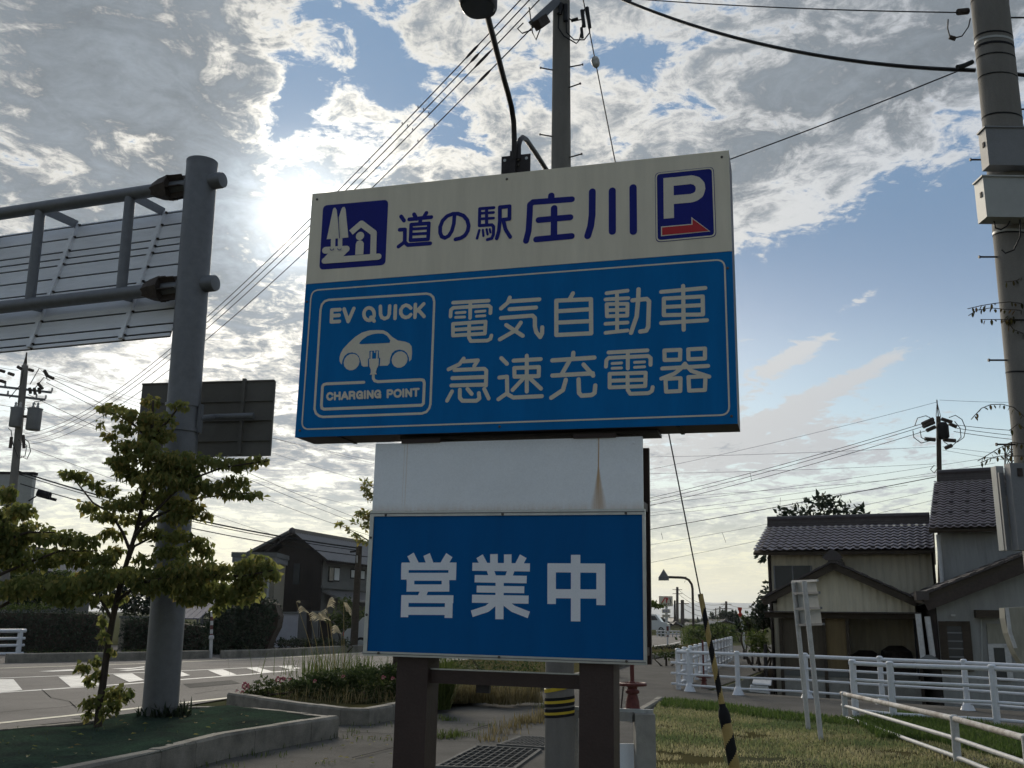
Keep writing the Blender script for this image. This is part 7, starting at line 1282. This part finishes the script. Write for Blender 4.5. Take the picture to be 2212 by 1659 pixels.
# far houses
def farhouse(x0, x1, ye, yr, Y, lab, wm, rm=m_roofgrey, dep=9):
    a = at(x0, 1345, Y); c = at(x1, 1345, Y); return gable_house('distant_house', lab, Vector((c.x, Y, 0)), Vector((0, 1, 0)), Vector((-1, 0, 0)), dep, c.x-a.x, at(x0, ye, Y).z, at(x0, yr, Y).z, (wm, wm), rm, .5)
fh = farhouse(1414, 1446, 1347, 1337, 150, 'distant brown-roofed gabled house below the shop sign', m_greywall, m_rustrail); 
for x in (1420, 1427, 1436): srect('window', x, 1352, x+4, 1357, m_glass, fh, 149.9, .05)
farhouse(1390, 1411, 1345, 1338, 140, 'distant grey house half hidden by the sign board edge', m_greywall)
farhouse(1448, 1470, 1352, 1347, 160, 'distant pale yellow low building beside the shop sign', m_yellowwall); farhouse(1480, 1520, 1354, 1347, 220, 'distant long grey roofed building past the curved post', m_greywall, m_roofgrey)
farhouse(1540, 1592, 1350, 1343, 120, 'distant low pale house behind the green planting', m_greywall, m_galv); farhouse(1452, 1466, 1345, 1336, 260, 'distant dark hipped house between the poles', m_darkwall)
ft = [(1558,1332,7,12),(1566,1330,7,14),(1574,1334,7,11)]
for i, (x, y, rx, ry, Y, lab) in enumerate([(1563,1332,12,10,150,'dark round tree among the far houses right of the striped sleeve'),(1583,1331,10,11,150,'dark round tree left of the red lamp in the distance'),(1538,1336,4,9,260,'narrow far conifer by the striped guy sleeve'),(1600,1345,9,16,70,'dark evergreen behind the red lamp'),(1480,1345,6,7,240,'small far tree beside the brown utility pole'),(1512,1347,8,5,300,'small bluish far tree past the curved sign post')]):
    shrub('distant_tree', lab, [(x, y, rx, ry), (x-rx*.3, y+ry*.5, rx*.8, ry*.6), (x+rx*.4, y+ry*.4, rx*.8, ry*.7)], Y, 1.2, Y*.0045, l_dark, 'tree', 'distant trees')
hb = W3([(1407,1374)])[0]
fen2 = [at(1420, 1374, 86), at(1470, 1374, 84)]; q0, q1 = fen2; q0.z = q1.z = 0
fence('distant_fence', 'low pale railing along the far side of the road below the shop sign', [q0.lerp(q1, i/6) for i in range(7)], .5, (.95, .5), m_whitepost, m_whitepost, .06, .05)
pw0 = at(1424, 1372, 88); pw1 = at(1436, 1362, 88); tag(MB().box(pw0.x, pw1.x, 88, 88.4, 0, .55).build('green_bank', m_turf), 'small green planter beside the far railing', 'planter')
p0 = at(1442, 1391, 60); p0.z = 0; dl = thing('delineator_post', p0, 'thin white delineator post with dark red band at the far kerb right of the board', 'post'); p1 = at(1442, 1352, 60)
MB().tube([p0, p1], .05, 8).build('shaft', m_whitepost, dl, True); MB().tube([p0.lerp(p1, .75), p0.lerp(p1, .98)], .07, 8).tube([p0.lerp(p1, .42), p0.lerp(p1, .5)], .06, 8).build('reflector', m_redpaint, dl, True)
# red lamp on a bent pole
p0 = gz(1609, 1424); Yl = p0.y; rl = thing('red_warning_lamp', p0, 'red lamp head on a bent pale pole beside the footpath', 'lamp')
MB().tube([p0, at(1607, 1380, Yl), at(1605, 1352, Yl), at(1602, 1342, Yl), at(1599.5, 1333, Yl)], .045, 10).build('bent_pole', m_whitepost, rl, True)
pl = at(1599, 1333, Yl); h = at(1599, 1312, Yl).z-pl.z; MB().lathe(pl, [(.03,0),(.05,h*.1),(.085,h*.25),(.085,h*.35),(.05,h*.45),(.05,h*.6),(.085,h*.8),(.085,h)], 12).build('lamp_head', m_lamp_red, rl, True)
MB().tube([p0-UP*.02, p0+UP*.35], .07, 10).build('pole_foot', m_darkmetal, rl, True)
p0 = at(1654, 1440, 28.5); tag(MB().tube([V(p0.x, 28.5, YH), at(1653, 1392, 28.5)], .05, 8).build('iron_post', m_darkmetal, None, True), 'dark iron stub post at the corner of the old house', 'post')
# far hills
hb_ = MB(); n_ = 160; top, bot = [], []
for i in range(n_+1):
    x = -6000+12000*i/n_; y = 5600+300*math.sin(i*.21); h = 60+95*max(0, noise.fractal(Vector((i*.045, 2.2, 0)), 1., 2., 5)+.45)+40*math.exp(-((x-1900)/900)**2); top.append((x*1.4, 9000+(y-5600)*.5, h*.72+15)); bot.append((x*1.4, 8600, -1))
hb_.add(bot+top, [(i, i+1, n_+2+i, n_+1+i) for i in range(n_)]); struct(hb_.build('hills', m_hill, None, True, org=Z0))

# ------------------------------------------------------------------ air
m_haze = bpy.data.materials.new('evening_air'); m_haze.use_nodes = True; t_ = m_haze.node_tree; t_.nodes.remove(t_.nodes['Principled BSDF'])
pv_ = t_.nodes.new('ShaderNodeVolumePrincipled'); pv_.inputs['Color'].default_value = (.80, .86, .95, 1); pv_.inputs['Density'].default_value = 1.25e-4; pv_.inputs['Anisotropy'].default_value = .55
t_.links.new(pv_.outputs[0], t_.nodes['Material Output'].inputs['Volume'])
hz = MB().box(-9500, 9500, -900, 9900, -2.2, 215).build('haze', m_haze); stuff(hz)
